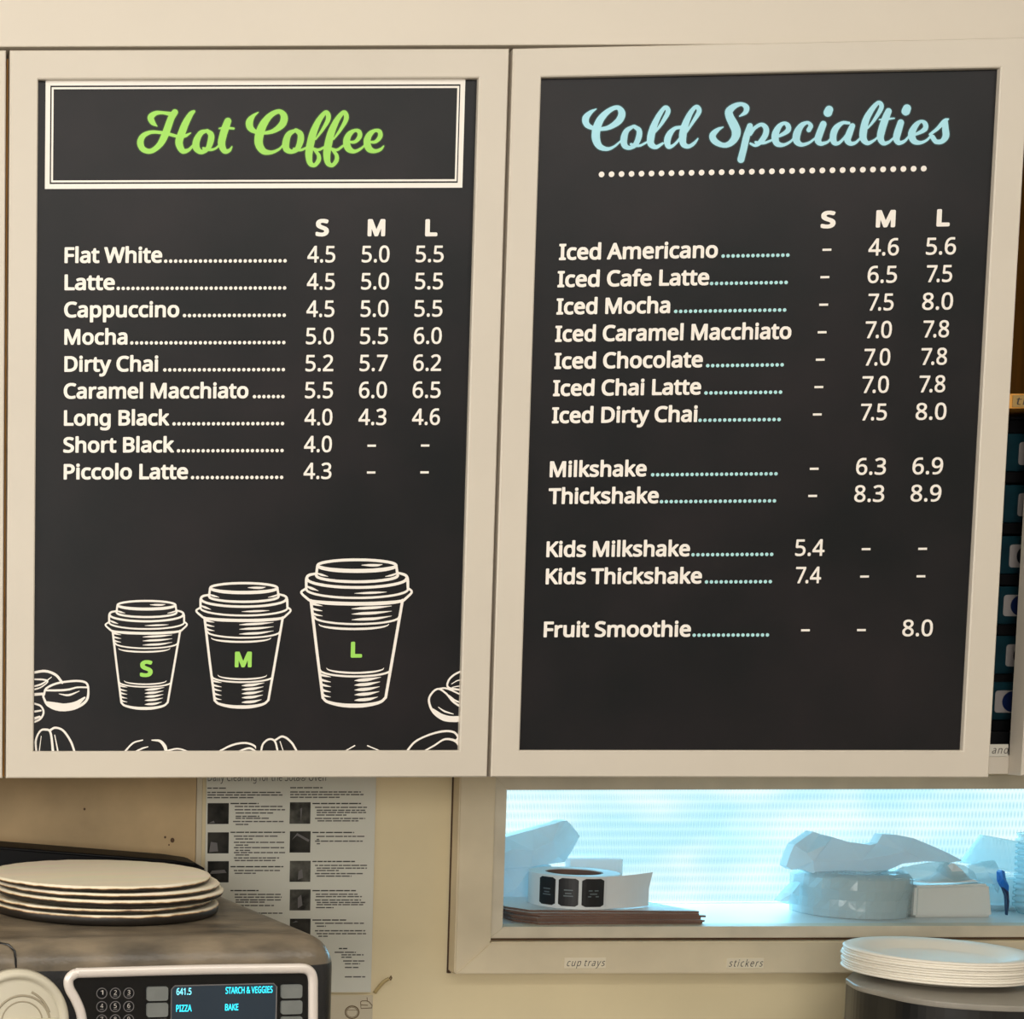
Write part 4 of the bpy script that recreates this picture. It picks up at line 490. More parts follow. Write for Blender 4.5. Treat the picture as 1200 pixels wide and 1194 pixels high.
8676,1910],[7100,1770,7123,1768,7139,1764,7156,1758,7176,1748,7217,1720,7269,1673,7281,1710,7289,1723,7298,1733,7309,1742,7323,1749,7338,1754,7355,1757,7384,1756,7410,1749,7434,1739,7458,1724,7484,1724,7508,1719,7530,1709,7580,1680,7583,1682,7593,1706,7607,1723,7629,1738,7653,1747,7668,1749,7681,1749,7695,1747,7708,1742,7727,1729,7775,1690,7780,1682,7781,1682,7794,1714,7801,1726,7809,1734,7818,1741,
7826,1745,7838,1747,7849,1746,7871,1738,7897,1720,7923,1696,7958,1659,7967,1689,7975,1704,7987,1719,8003,1730,8025,1739,8048,1743,8073,1741,8091,1734,8124,1714,8151,1688,8167,1664,8184,1628,8185,1623,8180,1617,8173,1618,8133,1656,8088,1687,8071,1693,8058,1690,8049,1685,8043,1679,8039,1664,8040,1628,8048,1564,8131,1447,8185,1375,8207,1342,8217,1320,8221,1303,8220,1284,8215,1266,8206,1252,8195,1240,8181,
1231,8166,1228,8154,1229,8140,1234,8124,1244,8106,1260,8073,1297,8041,1344,8006,1410,7980,1472,7926,1478,7910,1481,7894,1488,7874,1499,7854,1513,7835,1529,7819,1547,7800,1576,7786,1609,7780,1639,7779,1673,7771,1668,7763,1667,7710,1694,7690,1700,7679,1695,7669,1685,7664,1675,7662,1662,7669,1615,7679,1563,7740,1496,7783,1441,7831,1372,7844,1348,7853,1326,7857,1310,7857,1293,7854,1279,7847,1263,7837,1250,
7825,1241,7813,1236,7798,1235,7784,1238,7770,1246,7753,1263,7733,1285,7710,1314,7687,1348,7644,1422,7615,1484,7594,1546,7582,1599,7578,1654,7513,1687,7494,1693,7484,1694,7508,1645,7522,1603,7526,1564,7525,1549,7522,1532,7517,1518,7510,1507,7501,1496,7490,1488,7440,1462,7433,1461,7418,1463,7349,1491,7329,1504,7314,1519,7296,1545,7281,1578,7272,1608,7268,1643,7266,1645,7219,1685,7194,1703,7158,1719,7143,
1723,7128,1725,7100,1721,7075,1710,7058,1698,7046,1682,7036,1653,7030,1616,7029,1576,7034,1538,7036,1536,7101,1531,7131,1524,7156,1517,7188,1504,7218,1489,7245,1473,7268,1456,7284,1441,7300,1422,7312,1402,7322,1378,7327,1358,7329,1335,7327,1316,7320,1298,7308,1277,7291,1259,7271,1245,7250,1236,7230,1234,7206,1236,7176,1245,7148,1257,7111,1277,7078,1300,7045,1326,7018,1354,6998,1379,6981,1405,6964,1440,
6950,1475,6948,1476,6921,1460,6906,1443,6902,1434,6900,1422,6901,1398,6912,1372,6940,1330,6955,1314,6990,1282,6992,1276,6989,1273,6985,1272,6939,1284,6919,1291,6889,1308,6862,1326,6844,1343,6831,1360,6823,1378,6820,1400,6821,1424,6827,1446,6843,1474,6853,1486,6865,1496,6891,1510,6936,1525,6931,1584,6931,1606,6935,1633,6941,1656,6951,1680,6963,1702,6978,1722,7001,1744,7028,1758,7063,1768],[8513,1732,
8541,1725,8568,1715,8598,1696,8624,1674,8642,1653,8659,1625,8671,1598,8678,1569,8680,1548,8679,1529,8677,1513,8670,1492,8660,1468,8636,1419,8596,1354,8586,1326,8585,1319,8586,1314,8605,1289,8635,1264,8666,1248,8680,1244,8690,1244,8702,1252,8713,1266,8716,1276,8714,1293,8710,1305,8704,1314,8660,1358,8659,1362,8660,1366,8664,1370,8669,1370,8720,1354,8745,1342,8762,1326,8773,1309,8780,1289,8782,1268,8779,
1252,8770,1235,8756,1222,8736,1210,8709,1201,8678,1197,8643,1200,8609,1208,8574,1223,8539,1244,8515,1265,8501,1286,8495,1305,8493,1328,8495,1346,8504,1382,8516,1415,8567,1524,8572,1538,8574,1552,8574,1579,8567,1608,8553,1632,8533,1654,8519,1664,8500,1672,8481,1674,8464,1671,8438,1658,8411,1639,8397,1623,8388,1606,8387,1592,8398,1572,8433,1530,8478,1494,8480,1489,8476,1484,8471,1483,8424,1491,8404,1498,
8389,1505,8363,1520,8342,1536,8325,1554,8316,1569,8312,1582,8310,1596,8310,1610,8314,1628,8320,1643,8328,1658,8338,1670,8352,1684,8368,1695,8386,1706,8431,1723,8474,1732],[7381,1710,7371,1709,7362,1704,7353,1695,7350,1686,7347,1670,7348,1650,7355,1593,7362,1564,7373,1543,7388,1528,7421,1502,7446,1523,7457,1535,7459,1550,7457,1574,7443,1629,7426,1670,7418,1681,7394,1676,7388,1677,7383,1680,7379,1686,
7379,1694,7382,1700,7390,1706],[7859,1698,7855,1696,7854,1683,7855,1664,7859,1642,7870,1604,7890,1563,7908,1537,7921,1524,7938,1517,7966,1513,7967,1516,7957,1569,7955,1609,7951,1618,7927,1648,7898,1677,7878,1692],[11008,1636,10990,1637,10978,1634,10948,1586,10938,1580,10924,1576,10990,1531,11039,1487,11040,1489,11039,1520,11044,1573,11043,1588,11037,1608,11027,1625,11019,1633],[9129,1575,9128,1570,
9136,1542,9153,1503,9165,1484,9175,1474,9186,1465,9193,1465,9201,1475,9208,1489,9210,1504,9207,1514,9196,1526,9177,1543],[10732,1555,10730,1556,10729,1554,10736,1533,10747,1506,10761,1482,10773,1463,10784,1450,10794,1442,10800,1442,10809,1452,10816,1466,10818,1483,10814,1495,10802,1508,10784,1523],[7698,1498,7698,1494,7711,1454,7740,1383,7772,1320,7788,1296,7795,1287,7799,1295,7799,1305,7795,1319,7787,
1340,7738,1433,7715,1472],[7049,1490,7045,1489,7047,1480,7059,1449,7070,1425,7088,1396,7116,1359,7150,1325,7178,1305,7195,1295,7211,1289,7225,1286,7233,1288,7238,1295,7243,1309,7245,1324,7244,1336,7239,1354,7230,1373,7220,1389,7208,1404,7169,1440,7131,1465,7113,1474,7090,1482],[8066,1488,8064,1488,8066,1479,8083,1424,8109,1353,8134,1306,8148,1287,8156,1278,8162,1288,8163,1295,8162,1306,8157,1320,8139,
1355],[10172,1479,10171,1475,10176,1453,10186,1416,10197,1386,10214,1352,10237,1308,10260,1272,10283,1242,10294,1229,10298,1228,10302,1242,10301,1254,10294,1273,10282,1300,10222,1408,10199,1442],[9705,1370,9725,1364,9734,1358,9741,1350,9748,1336,9762,1292,9761,1273,9751,1255,9736,1244,9719,1239,9708,1239,9696,1242,9688,1247,9680,1254,9673,1263,9655,1296,9650,1314,9650,1326,9652,1336,9657,1346,9664,
1355,9673,1363,9684,1368,9695,1370],[10621,1354,10641,1346,10649,1340,10656,1332,10662,1319,10675,1274,10672,1255,10663,1239,10648,1228,10629,1223,10609,1226,10599,1232,10591,1239,10584,1249,10567,1283,10563,1302,10563,1313,10566,1323,10571,1332,10579,1342,10589,1348,10600,1353,10610,1355]],"cold_o":[[8688,1923,8714,1912,8731,1890,8778,1704,8825,1730,8841,1735,8859,1735,8890,1725,8923,1707,8950,1706,
8973,1701,9039,1674,9058,1703,9078,1722,9104,1733,9136,1738,9174,1734,9208,1724,9250,1702,9285,1675,9309,1702,9340,1722,9378,1732,9413,1731,9444,1722,9478,1707,9505,1691,9535,1668,9550,1690,9567,1706,9588,1718,9611,1723,9638,1721,9669,1711,9703,1694,9725,1678,9741,1700,9761,1713,9784,1720,9811,1718,9847,1703,9884,1669,9904,1694,9926,1710,9954,1720,9980,1721,10005,1716,10031,1703,10050,1690,10076,1664,
10096,1686,10120,1703,10146,1713,10170,1715,10190,1711,10211,1700,10273,1655,10290,1681,10306,1698,10326,1712,10348,1718,10375,1717,10403,1707,10434,1689,10461,1664,10480,1689,10503,1706,10525,1713,10551,1712,10576,1703,10605,1687,10625,1671,10644,1649,10665,1678,10689,1697,10720,1708,10758,1710,10796,1704,10830,1692,10869,1669,10899,1642,10924,1678,10950,1697,10988,1706,11031,1702,11064,1689,11094,
1668,11118,1640,11133,1609,11137,1589,11138,1564,11120,1420,11130,1405,11132,1392,11128,1383,11120,1376,11091,1373,11069,1376,11047,1388,11020,1413,10961,1484,10875,1559,10869,1574,10873,1593,10858,1609,10828,1629,10789,1640,10770,1637,10751,1628,10745,1620,10740,1603,10833,1567,10859,1550,10875,1533,10887,1509,10890,1479,10883,1446,10868,1420,10854,1408,10838,1399,10800,1391,10761,1399,10720,1420,
10684,1454,10650,1502,10631,1544,10625,1586,10591,1624,10556,1637,10554,1633,10555,1620,10603,1454,10606,1436,10601,1417,10590,1400,10574,1390,10554,1386,10528,1394,10517,1403,10509,1415,10471,1518,10450,1602,10408,1637,10386,1643,10374,1643,10369,1618,10372,1589,10395,1506,10423,1422,10486,1406,10496,1397,10499,1384,10494,1373,10484,1366,10442,1365,10459,1316,10460,1300,10452,1276,10434,1260,10409,
1254,10385,1261,10370,1275,10353,1306,10368,1260,10369,1240,10365,1219,10355,1199,10340,1183,10324,1172,10306,1167,10290,1168,10273,1174,10229,1205,10179,1259,10130,1326,10097,1388,10076,1452,10059,1545,10057,1606,10023,1638,9999,1648,9986,1648,9981,1639,10031,1490,10032,1475,10030,1462,10020,1446,10006,1436,9993,1432,9975,1432,9968,1422,9958,1415,9913,1406,9880,1405,9851,1411,9810,1430,9775,1454,9748,
1484,9725,1526,9712,1569,9709,1616,9685,1639,9639,1648,9635,1646,9636,1638,9695,1472,9698,1453,9690,1429,9671,1411,9648,1405,9624,1410,9610,1420,9600,1435,9562,1522,9533,1603,9475,1644,9441,1657,9414,1662,9403,1660,9391,1651,9385,1639,9384,1625,9401,1553,9414,1520,9426,1498,9443,1480,9459,1472,9439,1510,9438,1530,9443,1544,9452,1554,9464,1561,9479,1563,9495,1559,9508,1549,9529,1514,9538,1494,9539,1470,
9531,1448,9510,1425,9485,1411,9459,1406,9425,1410,9388,1423,9358,1442,9323,1478,9295,1522,9280,1564,9272,1615,9238,1644,9203,1661,9179,1666,9159,1663,9143,1654,9138,1624,9200,1599,9242,1576,9268,1553,9281,1525,9283,1495,9276,1466,9264,1444,9241,1425,9209,1413,9178,1413,9138,1426,9100,1451,9065,1492,9040,1538,9029,1575,9027,1622,8994,1634,9018,1580,9025,1532,9023,1509,9017,1488,9006,1469,8991,1453,8958,
1431,8939,1426,8919,1425,8880,1436,8834,1465,8823,1447,8810,1436,8795,1431,8776,1431,8759,1439,8746,1454,8705,1558,8689,1614,8661,1742,8628,1859,8630,1884,8641,1905,8661,1919],[7101,1783,7136,1778,7175,1763,7219,1735,7261,1697,7278,1729,7297,1749,7324,1763,7356,1769,7385,1768,7411,1762,7436,1752,7461,1737,7486,1737,7509,1732,7574,1698,7588,1720,7605,1738,7626,1751,7651,1759,7680,1762,7708,1755,7731,
1742,7775,1707,7791,1734,7808,1749,7828,1758,7850,1758,7871,1752,7895,1738,7951,1686,7975,1725,7990,1737,8008,1747,8029,1753,8053,1755,8075,1753,8096,1746,8131,1724,8162,1694,8196,1633,8197,1620,8188,1606,8179,1604,8169,1605,8118,1653,8080,1677,8070,1681,8064,1679,8053,1672,8051,1659,8059,1569,8218,1348,8228,1325,8233,1304,8233,1283,8227,1262,8205,1232,8178,1217,8163,1215,8146,1218,8115,1235,8075,1274,
8043,1318,8004,1386,7971,1460,7926,1465,7900,1471,7870,1486,7842,1506,7809,1539,7788,1573,7772,1612,7765,1654,7691,1687,7679,1678,7675,1665,7691,1569,7750,1504,7806,1430,7852,1360,7868,1319,7870,1298,7867,1278,7858,1258,7847,1243,7833,1231,7815,1224,7798,1222,7780,1226,7750,1248,7708,1297,7667,1355,7631,1419,7605,1475,7582,1540,7571,1589,7565,1646,7510,1673,7528,1626,7537,1588,7538,1549,7529,1515,7515,
1493,7491,1474,7443,1450,7415,1451,7349,1477,7318,1498,7294,1525,7275,1560,7262,1595,7254,1639,7186,1693,7153,1708,7128,1712,7106,1709,7084,1701,7068,1690,7059,1678,7049,1652,7043,1618,7045,1550,7116,1541,7169,1526,7236,1493,7283,1460,7316,1420,7335,1376,7341,1332,7338,1310,7331,1290,7318,1269,7299,1249,7279,1235,7256,1225,7235,1222,7214,1223,7158,1239,7123,1256,7084,1281,7019,1334,6979,1385,6941,1458,
6925,1446,6916,1434,6912,1415,6915,1395,6929,1369,6954,1333,7001,1288,7004,1274,6998,1263,6985,1260,6913,1280,6854,1317,6834,1335,6820,1355,6811,1375,6807,1399,6809,1425,6815,1449,6831,1480,6853,1503,6880,1519,6922,1534,6918,1594,6924,1640,6941,1688,6969,1730,6994,1754,7024,1770,7061,1780],[8513,1744,8539,1739,8564,1730,8611,1702,8651,1661,8678,1614,8687,1586,8692,1556,8692,1528,8687,1502,8675,1470,
8649,1418,8608,1349,8598,1319,8613,1299,8637,1278,8663,1263,8686,1256,8695,1262,8703,1274,8702,1292,8693,1308,8650,1352,8646,1364,8651,1375,8660,1382,8673,1382,8731,1363,8760,1346,8776,1328,8788,1306,8794,1284,8794,1262,8789,1243,8777,1224,8760,1209,8739,1198,8710,1189,8676,1185,8640,1188,8604,1196,8566,1212,8531,1234,8505,1258,8490,1282,8483,1299,8480,1322,8487,1369,8500,1409,8554,1526,8562,1553,8561,
1578,8555,1603,8543,1625,8523,1647,8509,1655,8494,1660,8465,1658,8441,1645,8418,1628,8406,1615,8399,1600,8399,1594,8404,1584,8435,1545,8490,1499,8491,1483,8480,1471,8471,1470,8423,1479,8385,1493,8333,1528,8315,1547,8304,1566,8297,1599,8302,1633,8318,1665,8344,1694,8380,1717,8430,1736,8474,1744],[7366,1688,7364,1688,7361,1680,7360,1649,7365,1606,7373,1570,7386,1546,7421,1519,7443,1537,7447,1546,7443,
1579,7429,1630,7414,1666,7394,1664,7381,1666,7371,1675],[7870,1682,7867,1680,7867,1672,7872,1638,7882,1606,7895,1580,7910,1554,7924,1538,7935,1531,7950,1528,7942,1609,7907,1652],[8826,1666,8788,1656,8799,1606,8818,1594,8848,1547,8861,1530,8894,1506,8919,1496,8930,1512,8932,1528,8927,1556,8915,1582,8875,1641,8853,1640,8841,1642,8831,1652],[9820,1645,9815,1645,9813,1632,9816,1586,9829,1545,9844,1516,
9866,1489,9889,1470,9903,1468,9936,1473,9891,1571,9853,1618],[10185,1640,10180,1641,10175,1635,10167,1610,10176,1525,10236,1465,10284,1409,10290,1418,10302,1425,10272,1528,10262,1595,10234,1619],[11006,1624,10984,1623,10953,1573,11025,1519,11031,1583,11020,1613,11014,1621],[9151,1546,9149,1547,9148,1544,9162,1512,9176,1490,9189,1479,9196,1493,9196,1508,9177,1526],[10754,1528,10755,1520,10774,1484,10789,
1463,10798,1457,10804,1474,10803,1489,10786,1505],[7070,1474,7063,1473,7081,1430,7100,1400,7126,1367,7157,1336,7178,1320,7204,1305,7225,1299,7232,1320,7230,1340,7218,1369,7199,1395,7169,1424,7136,1448,7106,1463],[10200,1416,10211,1386,10235,1338,10284,1261,10259,1316],[9706,1383,9730,1376,9750,1359,9759,1342,9775,1292,9772,1266,9760,1247,9741,1232,9719,1226,9693,1230,9671,1245,9644,1292,9637,1314,9641,
1343,9655,1364,9678,1379],[10307,1382,10305,1379,10349,1312,10320,1378],[10621,1367,10646,1358,10665,1340,10673,1324,10687,1274,10684,1252,10672,1230,10653,1216,10629,1210,10603,1215,10581,1230,10555,1280,10550,1302,10555,1328,10571,1351,10595,1364],[8118,1365,8129,1340,8144,1315]],"cup":[[4177,8293,4247,8290,4303,8283,4363,8272,4424,8256,4458,8243,4482,8230,4497,8218,4522,8191,4530,8185,4534,8180,
4611,7744,4730,7053,4751,7036,4814,6977,4830,6958,4837,6942,4837,6928,4832,6916,4821,6904,4795,6885,4795,6814,4793,6790,4788,6765,4783,6753,4778,6744,4763,6729,4744,6719,4726,6713,4669,6699,4659,6635,4659,6623,4658,6618,4649,6606,4639,6597,4624,6589,4603,6581,4574,6574,4496,6560,4397,6550,4278,6544,4144,6543,4026,6546,3912,6555,3821,6568,3784,6575,3753,6584,3734,6592,3723,6598,3716,6605,3707,6619,3703,
6634,3694,6708,3642,6716,3622,6721,3601,6732,3587,6747,3578,6765,3573,6790,3572,6814,3573,6888,3531,6915,3522,6924,3518,6934,3517,6943,3519,6953,3526,6964,3535,6975,3552,6992,3608,7040,3617,7044,3628,7053,3697,7635,3767,8183,3771,8188,3777,8193,3798,8218,3817,8232,3854,8248,3907,8264,3967,8278,4026,8287,4096,8292],[4208,8245,4096,8245,4043,8243,3991,8238,3933,8230,3879,8218,3841,8207,3822,8197,3799,
8172,3798,8168,3798,8164,3822,8167,3874,8170,3877,8169,3878,8167,3873,8164,3818,8145,3804,8137,3793,8128,3791,8103,3809,8107,3836,8109,3874,8111,3877,8110,3878,8108,3873,8105,3814,8084,3786,8070,3782,8039,3784,8039,3806,8045,3827,8047,3874,8049,3877,8049,3878,8047,3876,8044,3813,8022,3778,8008,3775,7983,3777,7982,3799,7988,3818,7991,3874,7994,3878,7992,3874,7988,3772,7953,3770,7950,3767,7924,3769,7923,
3797,7929,3818,7932,3874,7935,3877,7935,3878,7933,3876,7930,3819,7910,3764,7894,3763,7892,3762,7884,3764,7884,3794,7897,3824,7906,3863,7914,3909,7922,3961,7928,4019,7933,4089,7937,4147,7938,4263,7936,4323,7932,4387,7926,4439,7918,4479,7911,4518,7901,4551,7890,4504,8164,4502,8168,4482,8189,4468,8201,4452,8209,4429,8217,4398,8224,4354,8232,4298,8239],[4269,8217,4311,8212,4341,8205,4364,8196,4423,8169,
4426,8168,4427,8165,4426,8164,4423,8164,4321,8176,4232,8183,4208,8186,4186,8192,4153,8204,4152,8207,4154,8209,4206,8217],[4269,8153,4309,8148,4343,8141,4442,8105,4444,8102,4443,8100,4439,8100,4322,8112,4243,8118,4216,8121,4193,8126,4153,8140,4152,8143,4153,8144,4206,8153],[4256,8097,4298,8093,4341,8084,4373,8074,4446,8048,4449,8047,4449,8044,4446,8043,4316,8056,4238,8061,4217,8064,4196,8069,4154,8083,
4152,8085,4153,8087,4202,8096],[4266,8039,4308,8035,4343,8027,4452,7991,4454,7988,4453,7986,4449,7986,4321,7998,4243,8004,4221,8006,4197,8011,4153,8026,4152,8028,4153,8031,4206,8040],[4267,7985,4308,7981,4344,7973,4463,7937,4466,7934,4462,7932,4244,7950,4222,7953,4198,7958,4153,7973,4152,7975,4153,7977,4206,7986],[4200,7914,4131,7914,4057,7912,3986,7907,3927,7901,3871,7892,3822,7881,3788,7869,3773,
7862,3766,7857,3757,7840,3755,7835,3719,7543,3686,7255,3687,7254,3699,7263,3714,7271,3747,7282,3792,7293,3847,7303,3916,7312,3987,7318,4054,7322,4143,7325,4226,7324,4308,7322,4389,7317,4457,7311,4522,7302,4576,7292,4619,7281,4657,7266,4659,7267,4557,7858,4539,7868,4508,7879,4472,7888,4424,7897,4377,7903,4324,7908,4268,7912],[4212,7895,4269,7893,4332,7888,4379,7882,4423,7873,4461,7862,4486,7850,4492,
7845,4496,7839,4500,7828,4498,7824,4494,7826,4484,7836,4471,7842,4443,7849,4401,7857,4348,7863,4288,7868,4222,7872,4168,7873,4112,7872,4053,7869,3989,7864,3933,7858,3894,7852,3862,7845,3839,7836,3828,7824,3826,7825,3824,7827,3828,7838,3832,7844,3839,7850,3852,7857,3888,7870,3938,7881,3992,7888,4057,7893,4132,7896],[4199,7383,4274,7381,4352,7376,4408,7369,4462,7361,4507,7350,4539,7337,4548,7331,4554,
7325,4559,7314,4559,7312,4557,7310,4553,7311,4542,7321,4523,7327,4487,7335,4442,7341,4377,7347,4286,7353,4157,7357,4079,7356,4011,7353,3872,7343,3821,7337,3783,7331,3751,7322,3736,7310,3733,7311,3732,7313,3737,7324,3742,7330,3752,7337,3766,7343,3807,7356,3866,7367,3926,7374,3996,7380,4099,7383],[4254,7300,4112,7301,4024,7297,3953,7292,3883,7284,3824,7276,3776,7266,3737,7254,3719,7247,3706,7239,3692,
7220,3681,7217,3681,7208,3701,7214,3719,7217,3777,7220,3780,7219,3781,7217,3778,7215,3711,7192,3677,7177,3673,7150,3676,7150,3699,7156,3722,7159,3777,7161,3780,7160,3780,7158,3776,7155,3671,7120,3669,7117,3667,7092,3669,7091,3717,7099,3779,7102,3781,7100,3778,7098,3704,7073,3701,7072,3703,7071,3818,7085,3886,7090,3964,7093,4161,7097,4353,7095,4452,7091,4554,7083,4629,7075,4693,7063,4694,7069,4668,7220,
4658,7237,4648,7244,4624,7254,4591,7264,4544,7274,4497,7282,4434,7290,4377,7294],[4303,7270,4371,7267,4433,7258,4479,7248,4588,7220,4591,7219,4591,7217,4587,7215,4397,7233,4247,7240,4212,7244,4174,7250,4121,7260,4118,7263,4121,7265,4208,7271],[4236,7204,4328,7202,4407,7196,4492,7182,4588,7163,4592,7160,4591,7159,4587,7158,4321,7169,4254,7172,4217,7176,4122,7193,4119,7194,4118,7197,4122,7198,4176,7202],
[4273,7142,4356,7138,4422,7132,4471,7124,4588,7103,4592,7100,4591,7099,4588,7098,4429,7103,4281,7109,4219,7114,4121,7131,4118,7133,4119,7136,4206,7142],[4256,7053,4106,7053,3934,7048,3776,7039,3719,7034,3669,7028,3657,7026,3647,7020,3636,7020,3623,7013,3563,6964,3548,6949,3544,6940,3546,6937,3553,6931,3579,6917,3590,6932,3598,6939,3614,6948,3637,6958,3667,6968,3699,6977,3784,6993,3883,7006,3996,7015,
4127,7019,4247,7019,4353,7016,4461,7008,4551,6998,4629,6986,4694,6971,4723,6962,4746,6953,4773,6938,4782,6929,4791,6916,4803,6924,4811,6932,4811,6937,4804,6947,4788,6963,4746,6999,4727,7017,4712,7017,4699,7026,4627,7036,4526,7043,4392,7050],[4218,6993,4061,6991,3984,6987,3916,6982,3844,6974,3782,6966,3728,6956,3681,6944,3639,6930,3613,6917,3608,6911,3602,6900,3604,6886,3633,6903,3657,6912,3729,6925,
3733,6924,3734,6922,3689,6896,3659,6881,3639,6874,3606,6865,3604,6862,3604,6822,3607,6821,3631,6833,3656,6843,3703,6857,3763,6870,3836,6881,3928,6891,4018,6897,4117,6900,4202,6901,4308,6898,4397,6893,4481,6886,4558,6876,4627,6863,4687,6848,4731,6832,4761,6815,4762,6818,4764,6877,4766,6903,4761,6913,4753,6919,4736,6928,4709,6938,4669,6950,4617,6961,4563,6969,4503,6977,4438,6983,4366,6988],[4343,6960,
4397,6957,4454,6951,4531,6939,4533,6935,4529,6934,4432,6931,4333,6933,4244,6940,4156,6950,4152,6953,4153,6955,4156,6955,4264,6961],[4248,6867,4129,6867,4017,6863,3913,6856,3817,6844,3733,6829,3697,6821,3664,6811,3639,6801,3622,6791,3616,6784,3611,6773,3617,6762,3631,6753,3651,6746,3688,6739,3690,6740,3691,6750,3702,6767,3711,6775,3724,6782,3747,6791,3773,6798,3843,6812,3936,6823,4046,6831,4172,6834,
4296,6832,4386,6827,4468,6819,4539,6809,4598,6797,4637,6784,4652,6777,4659,6772,4666,6764,4676,6749,4676,6742,4674,6732,4676,6730,4713,6741,4731,6748,4743,6755,4752,6765,4742,6784,4737,6790,4716,6802,4682,6815,4647,6824,4601,6834,4503,6849,4382,6861],[4270,6799,4196,6800,4122,6800,3996,6794,3934,6790,3878,6783,3828,6776,3781,6766,3752,6757,3731,6748,3727,6744,3723,6737,3723,6732,3724,6730,3751,6743,
3772,6750,3842,6757,3845,6757,3846,6754,3808,6737,3777,6724,3756,6718,3727,6713,3725,6709,3731,6663,3733,6662,3766,6675,3804,6684,3852,6693,3909,6701,3963,6706,4026,6710,4096,6712,4186,6713,4271,6712,4341,6709,4403,6706,4466,6700,4521,6692,4566,6683,4603,6673,4631,6663,4633,6665,4639,6713,4543,6743,4514,6752,4512,6755,4516,6758,4559,6756,4584,6753,4608,6747,4642,6733,4644,6734,4644,6737,4638,6746,4618,
6756,4594,6763,4563,6771,4478,6784,4387,6793],[4262,6665,4107,6666,4017,6662,3941,6657,3864,6650,3811,6642,3764,6632,3748,6627,3745,6624,3756,6619,3778,6611,3837,6599,3911,6589,4001,6581,4107,6577,4208,6576,4314,6579,4399,6584,4486,6593,4548,6602,4599,6615,4618,6623,4619,6624,4618,6626,4597,6633,4568,6639,4491,6651,4372,6661],[4407,6638,4432,6635,4449,6630,4481,6617,4483,6614,4479,6612,4379,6608,4342,
6608,4307,6610,4239,6618,4235,6620,4235,6623,4238,6625,4324,6637,4369,6639]],"beanl":[[2998,8800,3000,8798,2997,8793,2956,8764,2939,8758,2921,8755,2897,8758,2869,8766,2789,8797,2786,8800,2829,8800,2888,8784,2918,8780,2941,8784,2968,8800],[2598,8800,2667,8764,2711,8746,2766,8729,2817,8719,2847,8717,2874,8717,2902,8720,2927,8727,2952,8737,2973,8748,2986,8760,2998,8777,3000,8775,3000,8743,2989,8732,2968,
8719,2946,8709,2917,8701,2889,8695,2866,8694,2838,8694,2806,8698,2767,8705,2729,8716,2697,8727,2663,8742,2558,8798,2557,8800,2561,8800],[2206,8800,2206,8798,2203,8797,2136,8773,2111,8767,2088,8764,2066,8764,2038,8768,1963,8786,1961,8785,1955,8750,1945,8730,1922,8700,1910,8688,1894,8677,1873,8667,1848,8663,1778,8666,1773,8671,1774,8676,1778,8679,1848,8689,1862,8694,1875,8703,1896,8726,1913,8755,1919,
8768,1927,8800,1986,8800,2043,8786,2081,8782,2116,8786,2162,8800],[1621,8800,1682,8774,1736,8755,1738,8752,1738,8748,1733,8745,1696,8751,1676,8756,1656,8763,1584,8798,1584,8800,1587,8800],[1482,8800,1532,8743,1546,8730,1563,8716,1579,8707,1598,8699,1673,8679,1678,8675,1677,8668,1673,8665,1669,8665,1601,8679,1573,8688,1550,8701,1532,8715,1512,8735,1457,8798,1459,8800],[882,8800,883,8797,868,8751,850,
8701,830,8662,803,8618,773,8577,751,8553,726,8535,699,8523,669,8516,643,8514,631,8517,618,8522,581,8545,561,8538,522,8535,503,8536,488,8540,468,8553,452,8571,433,8602,418,8637,409,8670,406,8698,408,8740,414,8797,416,8800,436,8800,429,8721,430,8682,439,8645,456,8606,477,8576,484,8569,494,8563,504,8560,516,8560,556,8563,565,8566,574,8575,578,8583,587,8618,595,8677,605,8798,608,8800,633,8800,635,8797,
617,8641,608,8595,598,8566,622,8548,641,8540,666,8540,692,8547,711,8555,728,8567,744,8582,766,8609,795,8652,822,8702,838,8741,857,8798,859,8800],[687,8800,646,8612,643,8608,639,8607,637,8610,636,8615,668,8797,671,8800],[466,8800,486,8627,486,8623,483,8621,480,8622,479,8626,455,8797,457,8800],[406,8471,458,8448,474,8437,486,8426,501,8407,512,8386,519,8367,521,8346,519,8323,512,8303,501,8283,488,8267,
476,8258,459,8249,404,8233,403,8236,403,8256,454,8272,467,8279,477,8289,485,8300,492,8315,497,8331,499,8346,497,8360,493,8372,479,8397,478,8398,472,8388,464,8386,403,8403,403,8433,404,8436,462,8413,466,8412,466,8413,448,8427,403,8448,403,8470],[408,8350,481,8335,486,8331,487,8323,483,8317,477,8316,404,8326,403,8328,403,8348,404,8350],[756,8335,798,8331,832,8326,868,8317,901,8306,939,8287,971,8268,997,
8247,1018,8224,1031,8205,1040,8182,1046,8153,1048,8126,1047,8076,1045,8046,1038,8022,1028,8003,1013,7989,994,7979,968,7972,939,7968,894,7966,843,7968,733,7980,693,7925,667,7900,641,7883,614,7870,588,7861,561,7853,527,7848,498,7848,459,7853,403,7865,403,7891,404,7894,478,7881,516,7878,556,7883,599,7897,628,7911,654,7928,674,7950,699,7985,697,7987,653,7998,614,8012,581,8027,551,8045,533,8058,522,8072,
514,8088,509,8113,507,8115,404,8121,403,8125,403,8154,495,8147,495,8161,497,8172,518,8227,537,8258,547,8270,561,8281,602,8305,629,8316,653,8324,698,8333],[937,8253,935,8253,937,8251,1001,8178,1002,8169,999,8165,994,8163,986,8165,901,8211,867,8225,839,8232,812,8237,779,8241,744,8243,722,8241,667,8232,561,8218,554,8218,547,8221,528,8183,520,8163,520,8156,528,8140,536,8102,538,8100,658,8102,747,8099,816,
